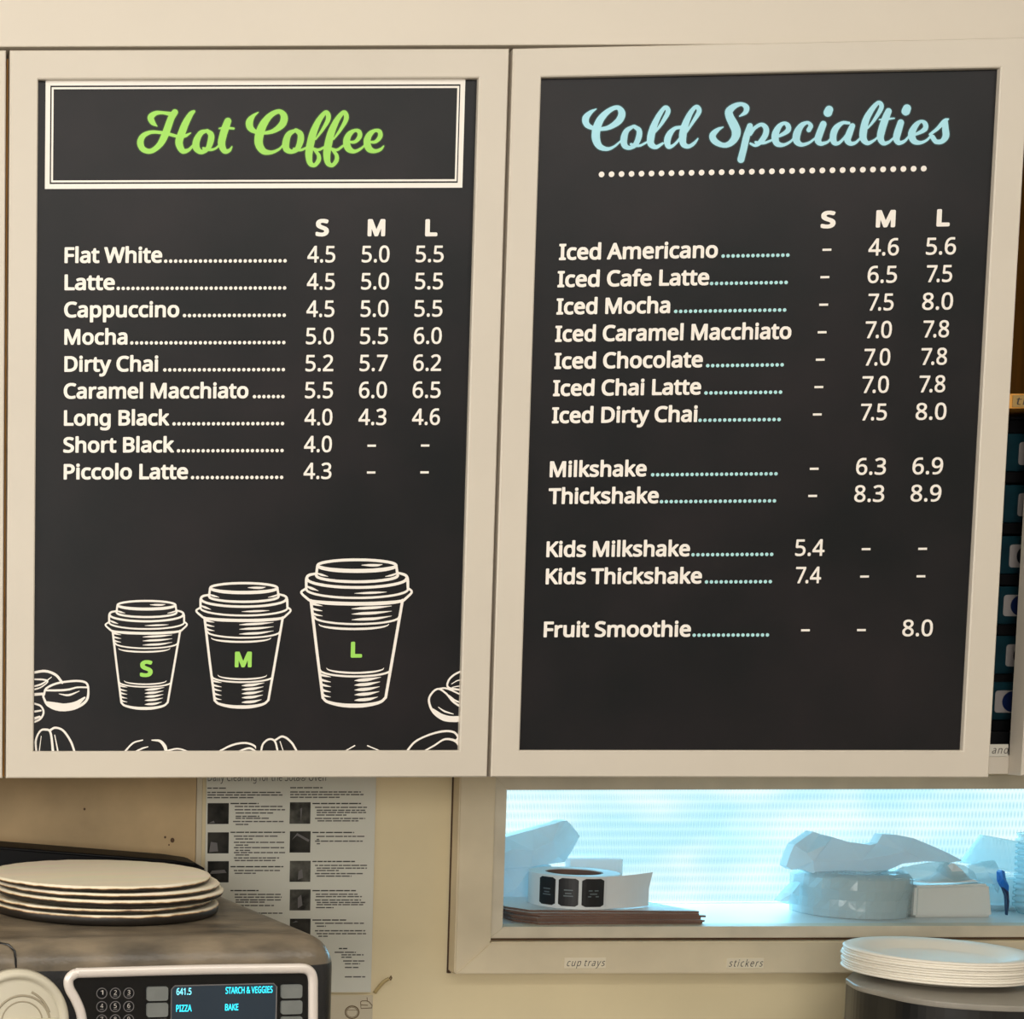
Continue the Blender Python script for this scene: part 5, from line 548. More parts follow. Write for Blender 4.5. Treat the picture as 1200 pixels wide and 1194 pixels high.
8090,882,8069,906,8064,941,8062,1021,8064,1022,8067,1023,8088,1021,8131,1016,8160,1008,8183,999,8200,983,8218,963,8235],[806,8157,831,8151,854,8141,931,8101,933,8096,931,8094,927,8094,839,8124,801,8133,767,8134,689,8126,688,8131,691,8133,752,8152,779,8158],[406,8088,446,8076,473,8065,499,8050,529,8028,549,8011,563,7996,567,7985,565,7972,607,7937,607,7931,603,7929,599,7930,552,7963,526,7956,499,7952,
456,7950,403,7950,403,7967,404,7969,493,7972,530,7977,529,7980,507,7994,478,8008,449,8018,404,8030,403,8032,403,8047,404,8050,451,8040,483,8029,511,8014,548,7986,550,7986,543,7997,526,8013,504,8029,479,8045,452,8056,403,8067,403,8087],[629,8078,550,8078,556,8072,572,8061,611,8041,649,8026,694,8013,716,8009,724,8013,731,8014,738,8011,744,8004,812,7996,862,7992,899,7991,937,7993,966,7997,986,8003,1002,
8012,1013,8026,1018,8042,1016,8044,942,8043,906,8044,876,8049,821,8064,791,8069,718,8075]],"beanr":[[4997,8796,5098,8742,5163,8697,5185,8684,5209,8674,5232,8671,5253,8672,5280,8677,5302,8683,5324,8693,5330,8698,5338,8702,5349,8713,5386,8774,5395,8780,5404,8780,5406,8777,5406,8742,5381,8703,5361,8679,5374,8661,5379,8648,5379,8636,5374,8621,5365,8604,5352,8589,5338,8577,5323,8568,5305,8562,5283,8557,
5259,8554,5229,8553,5170,8559,5100,8575,5025,8599,4943,8633,4884,8664,4859,8681,4839,8697,4822,8715,4798,8743,4760,8793,4760,8796,4763,8796,4787,8796,4827,8744,4848,8720,4875,8697,4909,8675,4950,8654,5000,8633,5049,8615,5099,8600,5152,8588,5198,8581,5237,8578,5273,8581,5302,8587,5322,8596,5340,8614,5353,8636,5355,8642,5353,8647,5342,8662,5337,8665,5298,8653,5258,8647,5219,8649,5189,8658,5157,8676,5085,
8726,4965,8794,4965,8796,4968,8796],[4458,8796,4459,8794,4455,8793,4310,8731,4304,8731,4300,8734,4300,8741,4304,8745,4429,8796],[4064,8796,4159,8744,4163,8739,4162,8733,4157,8730,4152,8731,4043,8793,4041,8796,4043,8796],[3485,8796,3487,8794,3485,8792,3448,8724,3433,8702,3410,8677,3380,8649,3357,8633,3330,8621,3309,8617,3293,8619,3277,8625,3218,8664,3215,8664,3204,8657,3192,8652,3167,8649,3142,8653,
3115,8667,3089,8690,3078,8704,3069,8718,3058,8749,3050,8794,3054,8796,3070,8796,3072,8794,3079,8758,3085,8737,3093,8721,3108,8703,3124,8689,3140,8678,3154,8673,3170,8671,3183,8673,3193,8677,3202,8682,3210,8691,3217,8703,3224,8724,3240,8794,3243,8796,3262,8796,3263,8793,3248,8726,3241,8702,3232,8683,3282,8650,3295,8644,3308,8642,3322,8644,3337,8651,3355,8662,3374,8677,3397,8699,3417,8722,3433,8748,3459,
8795],[3322,8796,3322,8792,3287,8687,3284,8683,3280,8683,3277,8686,3277,8689,3310,8793,3313,8796],[5345,8461,5405,8454,5405,8388,5319,8392,5275,8390,5245,8385,5220,8378,5189,8367,5168,8358,5079,8303,5067,8299,5055,8274,5045,8246,5039,8218,5038,8196,5042,8174,5051,8156,5067,8132,5084,8112,5102,8097,5119,8087,5134,8083,5148,8085,5162,8091,5178,8101,5219,8133,5237,8152,5283,8212,5309,8237,5352,8267,5403,
8299,5405,8299,5405,8271,5349,8235,5323,8214,5358,8230,5403,8240,5406,8238,5405,8223,5358,8208,5326,8192,5266,8144,5258,8142,5234,8116,5182,8076,5184,8074,5193,8073,5212,8073,5245,8081,5288,8098,5405,8153,5406,8134,5404,8132,5310,8086,5314,8085,5404,8096,5406,8093,5405,8074,5304,8059,5347,8050,5404,8043,5406,8041,5405,8032,5370,8034,5335,8040,5298,8049,5295,8052,5294,8057,5293,8058,5273,8052,5260,8045,
5254,8037,5251,8026,5254,8011,5262,7986,5272,7970,5284,7953,5308,7931,5330,7914,5358,7899,5404,7877,5406,7872,5406,7854,5404,7852,5349,7878,5314,7898,5289,7917,5263,7943,5252,7959,5243,7974,5231,8008,5229,8022,5229,8033,5232,8044,5239,8056,5238,8057,5214,8053,5189,8053,5144,8061,5124,8062,5109,8067,5097,8073,5083,8083,5066,8098,5037,8134,5020,8167,5013,8197,5014,8223,5019,8251,5029,8283,5041,8312,5054,
8334,5069,8356,5090,8378,5113,8398,5139,8417,5164,8432,5188,8444,5210,8451,5259,8459,5314,8461],[5314,8370,5316,8366,5313,8361,5223,8330,5194,8316,5138,8282,5134,8282,5132,8284,5134,8289,5172,8322,5189,8335,5207,8345,5245,8357,5310,8371],[5294,8018,5338,7992,5358,7982,5378,7977,5404,7975,5406,7973,5406,7964,5403,7963,5375,7964,5360,7968,5345,7974,5289,8010,5287,8013,5288,8017,5290,8019]]}''')

def inside(p, c):
    k = False; j = len(c)-1
    for i in range(len(c)):
        if (c[i][1] > p[1]) != (c[j][1] > p[1]) and p[0] < (c[j][0]-c[i][0])*(p[1]-c[i][1])/(c[j][1]-c[i][1])+c[i][0]: k = not k
        j = i
    return k

def fill(polys, y, me_name):
    """polys: closed lists of local (x, z), outer ones and holes; faces on the plane y"""
    polys = [c for c in polys if len(c) > 2]
    depth = [[j for j in range(len(polys)) if j != i and inside(polys[i][0], polys[j])] for i in range(len(polys))]
    VV, fs = [], []
    for i, c in enumerate(polys):
        if len(depth[i]) % 2: continue
        grp = [c] + [polys[j] for j in range(len(polys)) if i in depth[j] and len(depth[j]) == len(depth[i])+1]
        V = [[Vector((p[0], p[1], 0)) for p in q] for q in grp]
        flat = [v for q in V for v in q]; o = len(VV)
        for t in tessellate_polygon(V):
            a, b, d = (flat[k] for k in t)
            ar = (b-a).cross(d-a).z
            if abs(ar) < 1e-14: continue
            fs.append(tuple(k+o for k in (t if ar > 0 else (t[0], t[2], t[1]))))
        VV += [(v.x, y, v.y) for v in flat]
    return VV, fs

def layout(w, s, sp=0.0):
    x = 0.0; out = []
    G = DATA[w]
    for i, ch in enumerate(s):
        if ch == ' ': x += 0.205; continue
        g = G[ch]
        if ch == '.' and i and s[i-1] == '7': x -= 0.085
        out.append([[(p/1000+x, q/1000) for p, q in zip(c[::2], c[1::2])] for c in g[1:]])
        x += g[0]/1000 + sp
    return out

CAPH = {'r': 0.571+0.028, 'b': 0.571+0.058, 'x': 0.571+0.088, 'n': 0.571, 'd': 0.571+0.04}
def text_polys(w, s, x0, x1, zb, cap, sp=0.0, shear=0.0):
    G = layout(w, s, sp)
    xs = [p[0] for g in G for c in g for p in c]
    a, b = min(xs), max(xs); k = (x1-x0)/(b-a); e = cap/CAPH[w]
    lo = {'r': 0.014, 'b': 0.029, 'x': 0.044, 'n': 0, 'd': 0.02}[w]
    return [[[(x0+(p[0]-a)*k + shear*(p[1])*e, zb+(p[1]+lo)*e) for p in c] for c in g] for g in G]

def print_obj(name, glyphs, y, material, parent, M=None):
    V, Fc = [], []
    for g in glyphs:
        v, f = fill(g, y, name); o = len(V); V += v; Fc += [tuple(i+o for i in t) for t in f]
    me = mesh(name, V, Fc)
    return link(name, me, material, parent, M)

def dot(x, z, r, n=10):
    return [[(x+r*math.cos(2*math.pi*i/n), z+r*math.sin(2*math.pi*i/n)) for i in range(n)]]

def rect(x0, x1, z0, z1): return [[(x0, z0), (x1, z0), (x1, z1), (x0, z1)]]

# ------------------------------------------------------------------ the room
X0, DW, DH, GAP, TH = 0.1530, 0.4922, 0.7197, 0.0038, 0.0514
DY = 1.70                                     # door fronts
ZT = 1.6+0.6026                               # top of the doors
ZB = ZT-DH
WY = 2.02                                     # back wall
XN = at(1197, 910, DY).x                                # left edge of the next door
LX, RX, RY, CZ = -1.6, 2.6, -2.6, 2.70

def struct(o): o['kind'] = 'structure'; return o

wx0 = at(590, 1000, WY).x; wx1 = at(1560, 1000, WY).x
wz0 = at(900, 1086, WY).z; wz1 = at(900, 924, WY).z
bm = bmesh.new()
box_bm(LX, wx0, WY, WY+0.26, 0, CZ, bm=bm); box_bm(wx1, RX, WY, WY+0.26, 0, CZ, bm=bm)
box_bm(wx0, wx1, WY, WY+0.26, 0, wz0-0.02, bm=bm); box_bm(wx0, wx1, WY, WY+0.26, wz1+0.005, CZ, bm=bm)
struct(bmobj('wall_back', bm, 'wall'))
struct(box('wall_left', LX-0.1, LX, RY, WY, 0, CZ, 'ceil'))
struct(box('wall_right', RX, RX+0.1, RY, WY, 0, CZ, 'ceil'))
struct(box('wall_front', LX, RX, RY-0.1, RY, 0, CZ, 'ceil'))
struct(box('floor', LX, RX, RY, WY, -0.1, 0, 'floor'))
struct(box('ceiling', LX, RX, RY, WY, CZ, CZ+0.1, 'ceil'))
struct(box('trim_1', LX, RX, DY+0.001, WY, ZT+0.0035, CZ, 'fascia', bevel=0.001))
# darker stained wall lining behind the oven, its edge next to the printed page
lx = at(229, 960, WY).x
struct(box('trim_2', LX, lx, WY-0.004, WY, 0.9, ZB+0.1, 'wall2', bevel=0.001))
# thin pale edging strip between lining and page
struct(box('trim_3', lx+0.0005, lx+0.0075, WY-0.0035, WY, 0.9, ZB+0.1, 'sheet', bevel=0.0005))

# ------------------------------------------------------------------ window
def ring_boards(prefix, x0, x1, z0, z1, wl, wb, wr, wt, yf, yb, material, parent, bev=0.0015, names=None):
    xi0, xi1, zi0, zi1 = x0+wl, x1-wr, z0+wb, z1-wt
    Q = dict(left=[(x0, z0), (xi0, zi0), (xi0, zi1), (x0, z1)], bottom=[(x0, z0), (x1, z0), (xi1, zi0), (xi0, zi0)],
             right=[(x1, z0), (x1, z1), (xi1, zi1), (xi1, zi0)], top=[(x0, z1), (xi0, zi1), (xi1, zi1), (x1, z1)])
    for k, q in Q.items():
        b = prism_bm(q, yf, yb)
        bmesh.ops.recalc_face_normals(b, faces=b.faces)
        bmesh.ops.bevel(b, geom=b.edges[:], offset=bev, segments=2, affect='EDGES')
        bmobj(prefix, b, material, parent)

win = empty('window_1', (wx0, WY, wz0)); struct(win)
win.location = (0, 0, 0)
CY = WY-0.024
cx0 = at(535.5, 1040, CY).x; cz0 = at(760, 1141, CY).z; ix0 = at(577.5, 1040, CY).x; iz0 = at(760, 1103.5, CY).z
iz1 = wz1+0.018
ring_boards('casing_board', cx0, wx1+0.06, cz0, iz1+0.045, ix0-cx0, iz0-cz0, 0.045, 0.045, CY, WY, 'casing', win)
LY = WY-0.014
lx0 = ix0+0.0006; lz0 = iz0+0.003
li0 = at(592, 1000, LY).x; lzi = at(900, 1085.5, LY).z; lzt = at(900, 925, LY).z
ring_boards('stop_bead', lx0, wx1+0.014, lz0, iz1-0.0006, li0-lx0, lzi-lz0, 0.014, iz1-0.0006-lzt, LY, WY+0.012, 'lip', win, 0.001)
GY = 2.205
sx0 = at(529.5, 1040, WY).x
box('shade_dirt_strip', sx0, cx0-0.0002, WY-0.003, WY, cz0-0.002, iz1+0.04, 'shade_dirt', win, bevel=0.0008)  # dark strip standing in for the shadow gap beside the casing
box('shade_dirt_strip', ix0+0.0002, wx1, LY+0.001, LY+0.004, iz0+0.0003, lz0-0.0003, 'shade_dirt', win)
for (px, py, rr) in ((202, 984.5, .0026), (193.5, 981, .0013), (198, 990, .0009), (99, 948, .0014)):
    q = at(px, py, WY-0.004)
    bmobj('stain_spot', prism_bm([(q.x+rr*math.cos(k*.7), q.z+rr*math.sin(k*.7)*1.2) for k in range(9)], WY-0.0044, WY-0.004), 'shade_dirt', bpy.data.objects['trim_2'])
sh_z = lzi-0.0005
struct(box('window_sill', wx0, wx1, WY+0.0122, GY+0.02, sh_z-0.018, sh_z, 'sill', win, bevel=0.001))
box('window_head', wx0, wx1, WY+0.0122, GY+0.02, wz1-0.002, wz1+0.0045, 'sill', win)
box('window_cheek', wx0-0.0005, wx0+0.004, WY+0.0122, GY+0.02, sh_z, wz1-0.002, 'sill', win)
box('window_cheek', wx1-0.004, wx1, WY+0.0122, GY+0.02, sh_z, wz1-0.002, 'sill', win)
box('pane', wx0+0.004, wx1-0.004, GY, GY+0.005, sh_z, wz1-0.002, 'glass', win)

def tape_label(name, px0, px1, py0, py1, Y, txt, tx0, tx1, tyb, cap_px, label, material='strip2', shear=0.25, weight='n', sp=0.0):
    a, b = at(px0, py1, Y), at(px1, py0, Y)
    t = empty(name, (a.x, Y, a.z)); tag(t, label, 'label')
    w, h = b.x-a.x, b.z-a.z
    box('tape', 0, w, -0.0006, 0, 0, h, material, t, bevel=0.0002)
    u = at(tx0, tyb, Y)-a; v = at(tx1, tyb, Y)-a
    if txt:
        g = text_polys(weight, txt, u.x, v.x, u.z, cap_px*Y/F, sp, shear)
        print_obj('lettering', g, -0.0008, 'stripink', t)
    return t
tape_label('tape_label', 661, 710, 1122, 1134.5, CY-0.0003, 'cup trays', 663.5, 707.5, 1132, 8.2, 'clear label tape reading cup trays on the window casing under the brown cards', sp=0.10)
tape_label('tape_label', 851, 895, 1122.5, 1134.5, CY-0.0003, 'stickers', 853.5, 892.5, 1132.5, 8.2, 'clear label tape reading stickers on the window casing near the paper plates', sp=0.12)

# ------------------------------------------------------------------ cabinets
FR = 0.0275      # width of the door frame
REC = 0.0055     # depth of the recess

def door_frame(name, M, W, H, insets, parent):
    """shaker frame: an outer slab ring with a bevelled inner edge"""
    l, t, r, b = insets
    bm = bmesh.new()
    def loop(x0, x1, z0, z1, y): return [bm.verts.new(v) for v in ((x0, y, z1), (x1, y, z1), (x1, y, z0), (x0, y, z0))]
    e = 0.0012
    L = [loop(0, W, -H, 0, 0.020), loop(0, W, -H, 0, e), loop(e, W-e, -H+e, -e, 0),
         loop(l-e, W-r+e, -H+b-e, -t+e, 0), loop(l, W-r, -H+b, -t, e*0.8), loop(l, W-r, -H+b, -t, 0.0085)]
    for A, B in zip(L, L[1:]):
        for i in range(4): bm.faces.new((A[i], A[(i+1) % 4], B[(i+1) % 4], B[i]))
    bm.faces.new(L[-1])
    A, B = L[0], None
    bm.faces.new(A[::-1])
    return bmobj(name, bm, 'paint', parent, M)

def cabinet(x0, x1, label, doors, hollow=False):
    t = empty('wall_cabinet', (x0, WY, ZB))
    tag(t, label, 'cabinet', 'wall cabinets in a row')
    T = t.matrix_world.copy(); T = Matrix.Translation((x0, WY, ZB)); I = T.inverted()
    w = x1-x0; d = -(WY-(DY+0.0215)); h = DH-0.001
    bm = bmesh.new()
    th = 0.016
    box_bm(0.0005, th, d, -0.001, 0.0005, h, bm=bm); box_bm(w-th, w-0.0005, d, -0.001, 0.0005, h, bm=bm)
    box_bm(th, w-th, d, -0.001, h-th, h, bm=bm); box_bm(th, w-th, -0.009, -0.001, th, h-th, bm=bm)
    bmobj('carcass', bm, 'wood', t)
    box('bottom_panel', th, w-th, d-0.001 if hollow else d, -0.001, 0.0005, 0.020, 'paint', t, bevel=0.0006)
    for dm, insets in doors: door_frame('door', I @ dm, DW, DH, insets, t)
    return t, T

ML = Matrix.Translation((X0, DY, ZT))
MR = Matrix.Translation((X0+DW+GAP, DY, ZT)) @ Matrix.Rotation(-TH, 4, 'Z')
INS = (0.0280, 0.0278, 0.0264, 0.0274)
cabinet(X0-GAP/2-DW-GAP, X0-GAP/2-0.0001, 'cream wall cabinet showing only a thin door edge beside the hot coffee menu', [(Matrix.Translation((X0-GAP-DW, DY, ZT)), INS)])
cabinet(X0-GAP/2, X0+DW+GAP/2-0.0001, 'cream wall cabinet with closed framed door holding the hot coffee menu', [(ML, (0.0280, 0.0278, 0.0290, 0.0274))])
cabR, TR = cabinet(X0+DW+GAP/2, XN+DW+0.004, 'cream wall cabinet with one door slightly ajar showing teal boxes inside',
                   [(MR, INS), (Matrix.Translation((XN, DY, ZT)), INS)], hollow=True)

# what shows through the open gap of the third cabinet
yb = 1.735
def cab_local(px, py, Y): return TR.inverted() @ at(px, py, Y)
sz1 = at(1192, 462, 1.726).z; sz0 = at(1192, 479, 1.726).z
xL, xR = X0+DW+GAP/2+0.017, XN+DW-0.013
shelf = box('shelf', xL-TR.translation.x, xR-TR.translation.x, 1.7225-WY, -0.012, sz0-ZB, sz1-ZB, 'wood', cabR)
a = at(1184, 478, 1.7225); b = at(1215, 463, 1.7225)
t = tape_label('shelf_label', 1186, 1230, 463, 477, 1.7222, 'tray', 1189, 1226, 474.5, 9, 'yellowed paper label on the shelf edge inside the cabinet standing ajar', 'shelfedge', 0.2)
t = tape_label('shelf_label', 1159, 1181.5, 872, 886.5, 1.7202, 'and', 1161.5, 1180, 883, 8.5, 'white label strip under the teal boxes inside the cabinet standing ajar', 'strip', 0.2, sp=0.08)

labx = [1193, 1192, 1182, 1175, 1178, 1165]
laby = [(518, 545), (578, 605), (638, 665), (697, 722), (755, 781), (809, 835)]
YB = 1.745
for i, (lx_, (y0, y1)) in enumerate(zip(labx, laby)):
    top = at(1180, y0-10, YB).z; bot = at(1180, y0+48, YB).z+0.0004
    bx0 = at(1142+random.uniform(-6, 2), 700, YB).x; bx1 = bx0+0.13
    g = empty('capsule_box', (bx0, YB, bot))
    names = ['topmost', 'second from the top', 'third from the top', 'third from the bottom', 'second from the bottom', 'lowest']
    tag(g, 'teal box with %s disc on its label, %s of cabinet stack' % ('navy' if i in (3, 5) else 'black', names[i]), 'box', 'teal boxes stacked in the cabinet')
    w = bx1-bx0; h = top-bot
    box('carton', 0, w, 0, 0.16, 0.0115, h, 'teal', g, bevel=0.0015)
    box('tray', -0.001, w, 0.002, 0.158, 0, 0.0112, 'blackbox', g, bevel=0.001)
    q0, q1 = at(lx_, y1, YB)-g.location, at(lx_+27, y0, YB)-g.location
    r = 0.003; pts = []
    qx1 = min(q1.x, w-0.001)
    for cx_, cz_, a0 in ((qx1-r, q1.z-r, 0), (q0.x+r, q1.z-r, 90), (q0.x+r, q0.z+r, 180), (qx1-r, q0.z+r, 270)):
        for k in range(4):
            an = math.radians(a0+k*30); pts.append((cx_+r*math.cos(an), cz_+r*math.sin(an)))
    lb = bmobj('square_label', prism_bm(pts, -0.0006, 0.0), 'lblwhite', g)
    cxx = q0.x+0.018; czz = (q0.z+q1.z)/2; rr = 0.0108
    dpts = [(min(cxx+rr*math.cos(k*math.pi/12), qx1), czz+rr*math.sin(k*math.pi/12)) for k in range(24)]
    dd = []
    for p in dpts:
        if not dd or (abs(p[0]-dd[-1][0])+abs(p[1]-dd[-1][1])) > 1e-6: dd.append(p)
    bmobj('disc', prism_bm(dd, -0.0010, -0.0006), 'navy' if i in (3, 5) else 'darkdisc', lb)
# black block above the boxes, standing on them
z0_ = at(1180, laby[0][0]-10, YB).z+0.0006; z1_ = sz0-0.004
g = empty('black_case', (at(1150, 500, YB).x, YB, z0_))
tag(g, 'black plastic case on top of the teal boxes inside the cabinet ajar', 'case')
w = 0.13
box('body', 0, w, 0.006, 0.16, 0, (z1_-z0_)*0.8, 'blackbox', g, bevel=0.002)
box('lid', -0.001, w, 0.004, 0.162, (z1_-z0_)*0.8, z1_-z0_, 'blackbox', g, bevel=0.002)
# plinth under the boxes
g = box('storage_board', at(1140, 860, YB).x-0.01, XN+0.16, YB-0.012, YB+0.17, ZB+0.0203, at(1180, laby[5][0]+48, YB).z, 'blackbox', bevel=0.001)
tag(g, 'thin black board carrying the stack of teal boxes in the cabinet', 'board')

# ------------------------------------------------------------------ menu boards
PXM = 1/1147.0
def menu_sheet(M, label, insets):
    l, t_, r, b = insets
    T = M @ Matrix.Translation((0, 0.0085, 0))
    root = empty('menu_board', M=T); tag(root, label, 'menu board', 'menu boards in the cabinet doors')
    sheet = box('sheet', l+0.0004, DW-r-0.0004, -0.0030, -0.0002, -DH+b+0.0004, -t_-0.0004, 'board', root)
    return root, T

hot, TH_ = menu_sheet(ML, 'black printed menu headed hot coffee with white drinks list and three cup drawings', (0.0280, 0.0278, 0.0290, 0.0274))
cold, TC_ = menu_sheet(MR, 'black printed menu headed cold specialties with pale blue title', INS)
YP = -0.0030
def L(T, px, py): v = on(T, px, py, YP); return v.x, v.z

def px_polys(T, key, xf=None):
    out = []
    for c in DATA[key]:
        pts = []
        for p, q in zip(c[::2], c[1::2]):
            p, q = p/10, q/10
            if xf: p, q = xf(p, q)
            pts.append(L(T, p, q))
        out.append(pts)
    return [out]

print_obj('title_outline', px_polys(TH_, 'hot_o'), YP-0.00012, 'greend', hot)
print_obj('title', px_polys(TH_, 'hot'), YP-0.00022, 'green', hot)['label'] = 'lime green brush script title'
print_obj('title_outline', px_polys(TC_, 'cold_o'), YP-0.00012, 'blued', cold)
print_obj('title', px_polys(TC_, 'cold'), YP-0.00022, 'blue', cold)['label'] = 'pale blue brush script title'

# double border round the hot title
def border(T, o, w, material, parent):
    (xa, za), (xb, zb) = L(T, o[0], o[1]), L(T, o[2], o[3])
    s = w*PXM
    # printed rectangle hangs true to the door: use its corners
    tl, tr, br, bl = L(T, o[0], o[1]), L(T, o[2], o[1]-1.5), L(T, o[2]-4, o[3]-1.0), L(T, o[0], o[3])
    x0, x1 = (tl[0]+bl[0])/2, (tr[0]+br[0])/2; z1, z0 = (tl[1]+tr[1])/2, (bl[1]+br[1])/2
    g = [rect(x0, x0+s, z0, z1), rect(x1-s, x1, z0, z1), rect(x0+s, x1-s, z1-s, z1), rect(x0+s, x1-s, z0, z0+s)]
    print_obj('title_border', g, YP-0.00015, material, parent)
border(TH_, (53.0, 94.6, 545.5, 221.2), 5.4, 'ink', hot)
border(TH_, (60.2, 102.3, 538.6, 213.6), 2.2, 'ink', hot)

def menu_row(T, parent, left, dots, prices, capi, capd, dotmat, cap_zb=None):
    (s, px0, pyb, px1) = left
    x0, zb = L(T, px0, pyb); x1, _ = L(T, px1, pyb)
    row = print_obj('menu_line', text_polys('b', s, x0, x1, zb, capi*PXM), YP-0.00015, 'ink', parent)
    if dots:
        a, _ = L(T, dots[0], pyb); b, _ = L(T, dots[1], pyb); r = 2.05*PXM
        n = max(2, round((b-a-2*r)/(5.62*PXM))+1); st = (b-a-2*r)/(n-1)
        print_obj('dot_leader', [dot(a+r+i*st, zb+1.9*PXM, r) for i in range(n)], YP-0.00015, dotmat, row)
    for p in prices:
        if p[0] == '-':
            x, _ = L(T, p[1], pyb)
            print_obj('dash', [rect(x-4.9*PXM, x+4.9*PXM, zb+5.9*PXM, zb+8.4*PXM)], YP-0.00015, 'ink', row)
        else:
            xa, _ = L(T, p[1], pyb); xb, _ = L(T, p[2], pyb)
            print_obj('price', text_polys('r', p[0], xa, xb, zb-0.2*PXM, capd*PXM), YP-0.00015, 'ink', row)

rows = [('Flat White', 75.5, 190, 192, '4.5', '5.0', '5.5'), ('Latte', 75.5, 134.5, 136.5, '4.5', '5.0', '5.5'),
        ('Cappuccino', 75, 210, 214, '4.5', '5.0', '5.5'), ('Mocha', 75.3, 149.3, 152.3, '5.0', '5.5', '6.0'),
        ('Dirty Chai', 75.3, 185.2, 191, '5.2', '5.7', '6.2'), ('Caramel Macchiato', 74.5, 291, 296, '5.5', '6.0', '6.5'),
        ('Long Black', 74.8, 198.2, 201.8, '4.0', '4.3', '4.6'), ('Short Black', 74.0, 203.8, 207, '4.0', '-', '-'),
        ('Piccolo Latte', 74.5, 220.2, 223.5, '4.3', '-', '-')]
ybase = [308.4, 340.2, 372.2, 404.1, 435.8, 467.4, 499.0, 530.6, 562.0]
for i, (s, a, b, d, p1, p2, p3) in enumerate(rows):
    pr = []
    for p, c, sl in ((p1, 376.4, 0.56), (p2, 440.0, 0.62), (p3, 503.3, 0.72)):
        cc = c-sl*i
        pr.append(('-', cc-0.3) if p == '-' else (p, cc-16.4, cc+16.3))
    menu_row(TH_, hot, (s, a, ybase[i], b), (d, 336-0.5*i), pr, 17.9, 18.7, 'ink')
for s, a, b in (('S', 369.6, 385.2), ('M', 430.6, 451.2), ('L', 498, 512.4)):
    x0, zb = L(TH_, a, 277.0); x1, _ = L(TH_, b, 277.0)
    print_obj('size_heading', text_polys('x', s, x0, x1, zb, 19.3*PXM), YP-0.00015, 'ink', hot)

# drawn cups, from the large one's outline scaled to each place
for k, (xa, xb, ya, yb_) in {'S': (122.4, 219.6, 702.8, 831.8), 'M': (228.6, 341.2, 681.8, 830.4), 'L': (351.4, 483.2, 654.2, 829.2)}.items():
    def xf(p, q, xa=xa, xb=xb, ya=ya, yb_=yb_):
        return xa+(p-351.4)/(483.2-351.4)*(xb-xa), ya+(q-654.2)/(829.2-654.2)*(yb_-ya)
    c = print_obj('cup_drawing', px_polys(TH_, 'cup', xf), YP-0.00015, 'ink', hot)
    bx = {'S': (163.8, 178.8, 793.2, 19.4), 'M': (275, 294.8, 782.0, 18.4), 'L': (410.8, 424.2, 770.6, 18.6)}[k]
    x0, zb = L(TH_, bx[0], bx[2]); x1, _ = L(TH_, bx[1], bx[2])
    print_obj('size_letter', text_polys('x', k, x0, x1, zb, bx[3]*PXM), YP-0.00015, 'green', c)
for key in ('beanl', 'beanr'):
    cs = px_polys(TH_, key)[0]
    dep = [[j for j in range(len(cs)) if j != i and inside(cs[i][0], cs[j])] for i in range(len(cs))]
    for i in range(len(cs)):
        if not dep[i]:
            print_obj('bean_drawing', [[cs[i]]+[cs[j] for j in range(len(cs)) if i in dep[j]]], YP-0.00015, 'ink', hot)


crows = [('Iced Americano', 654.8, 305.0, 840.8, (845, 925), [('-', 968.4), ('4.6', 1017, 1052.6), ('5.6', 1084.4, 1119.4)]),
 ('Iced Cafe Latte', 653, 336.8, 830.6, (831.5, 923), [('-', 966), ('6.5', 1016, 1050.4), ('7.5', 1085, 1115)]),
 ('Iced Mocha', 651.8, 368.8, 785, (789.5, 921.3), [('-', 964.6), ('7.5', 1016.6, 1046.4), ('8.0', 1080, 1116)]),
 ('Iced Caramel Macchiato', 650.3, 400.8, 926.8, None, [('-', 962.8), ('7.0', 1013.4, 1044.4), ('7.8', 1081, 1111.4)]),
 ('Iced Chocolate', 649.3, 432.6, 823.2, (827, 918.4), [('-', 960.6), ('7.0', 1012, 1042.6), ('7.8', 1078.6, 1109)]),
 ('Iced Chai Latte', 647.8, 464.4, 821.2, (825, 916.5), [('-', 959), ('7.0', 1009.6, 1041), ('7.8', 1076.4, 1107)]),
 ('Iced Dirty Chai', 646.5, 496.2, 816.8, (818, 914.8), [('-', 957.2), ('7.5', 1008, 1038.6), ('8.0', 1072.4, 1108.4)]),
 ('Milkshake', 643.9, 559.3, 757.4, (762.6, 911.2), [('-', 953.6), ('6.3', 1002.6, 1037.6), ('6.9', 1068.6, 1104.4)]),
 ('Thickshake', 642.4, 590.8, 771.6, (772.8, 909.4), [('-', 951.8), ('8.3', 1000.6, 1035.6), ('8.9', 1066.6, 1102.4)]),
 ('Kids Milkshake', 640, 653, 808.2, (809.8, 906.2), [('5.4', 931.4, 965.8), ('-', 1014.4), ('-', 1080.6)]),
 ('Kids Thickshake', 639.2, 684.8, 822.2, (825.6, 904.6), [('7.4', 932, 961.8), ('-', 1012.6), ('-', 1078.6)]),
 ('Fruit Smoothie', 636.8, 746.8, 809.3, (811.2, 901.2), [('-', 943.4), ('-', 1009), ('8.0', 1057, 1092.6)])]
for s, a, y, b, d, pr in crows:
    menu_row(TC_, cold, (s, a, y, b), d, pr, 18.4, 19.0, 'bluedot')
_, zh = L(TC_, 970, 267.6)
for s, a, b in (('S', 961.4, 978.8), ('M', 1026, 1048.8), ('L', 1097, 1112.6)):
    x0, _ = L(TC_, a, 267); x1, _ = L(TC_, b, 267)
    print_obj('size_heading', text_polys('x', s, x0, x1, zh, 19.3*PXM), YP-0.00015, 'ink', cold)
(xa, za), (xb, zb_) = L(TC_, 704.9, 204.4), L(TC_, 1082.4, 197.6)
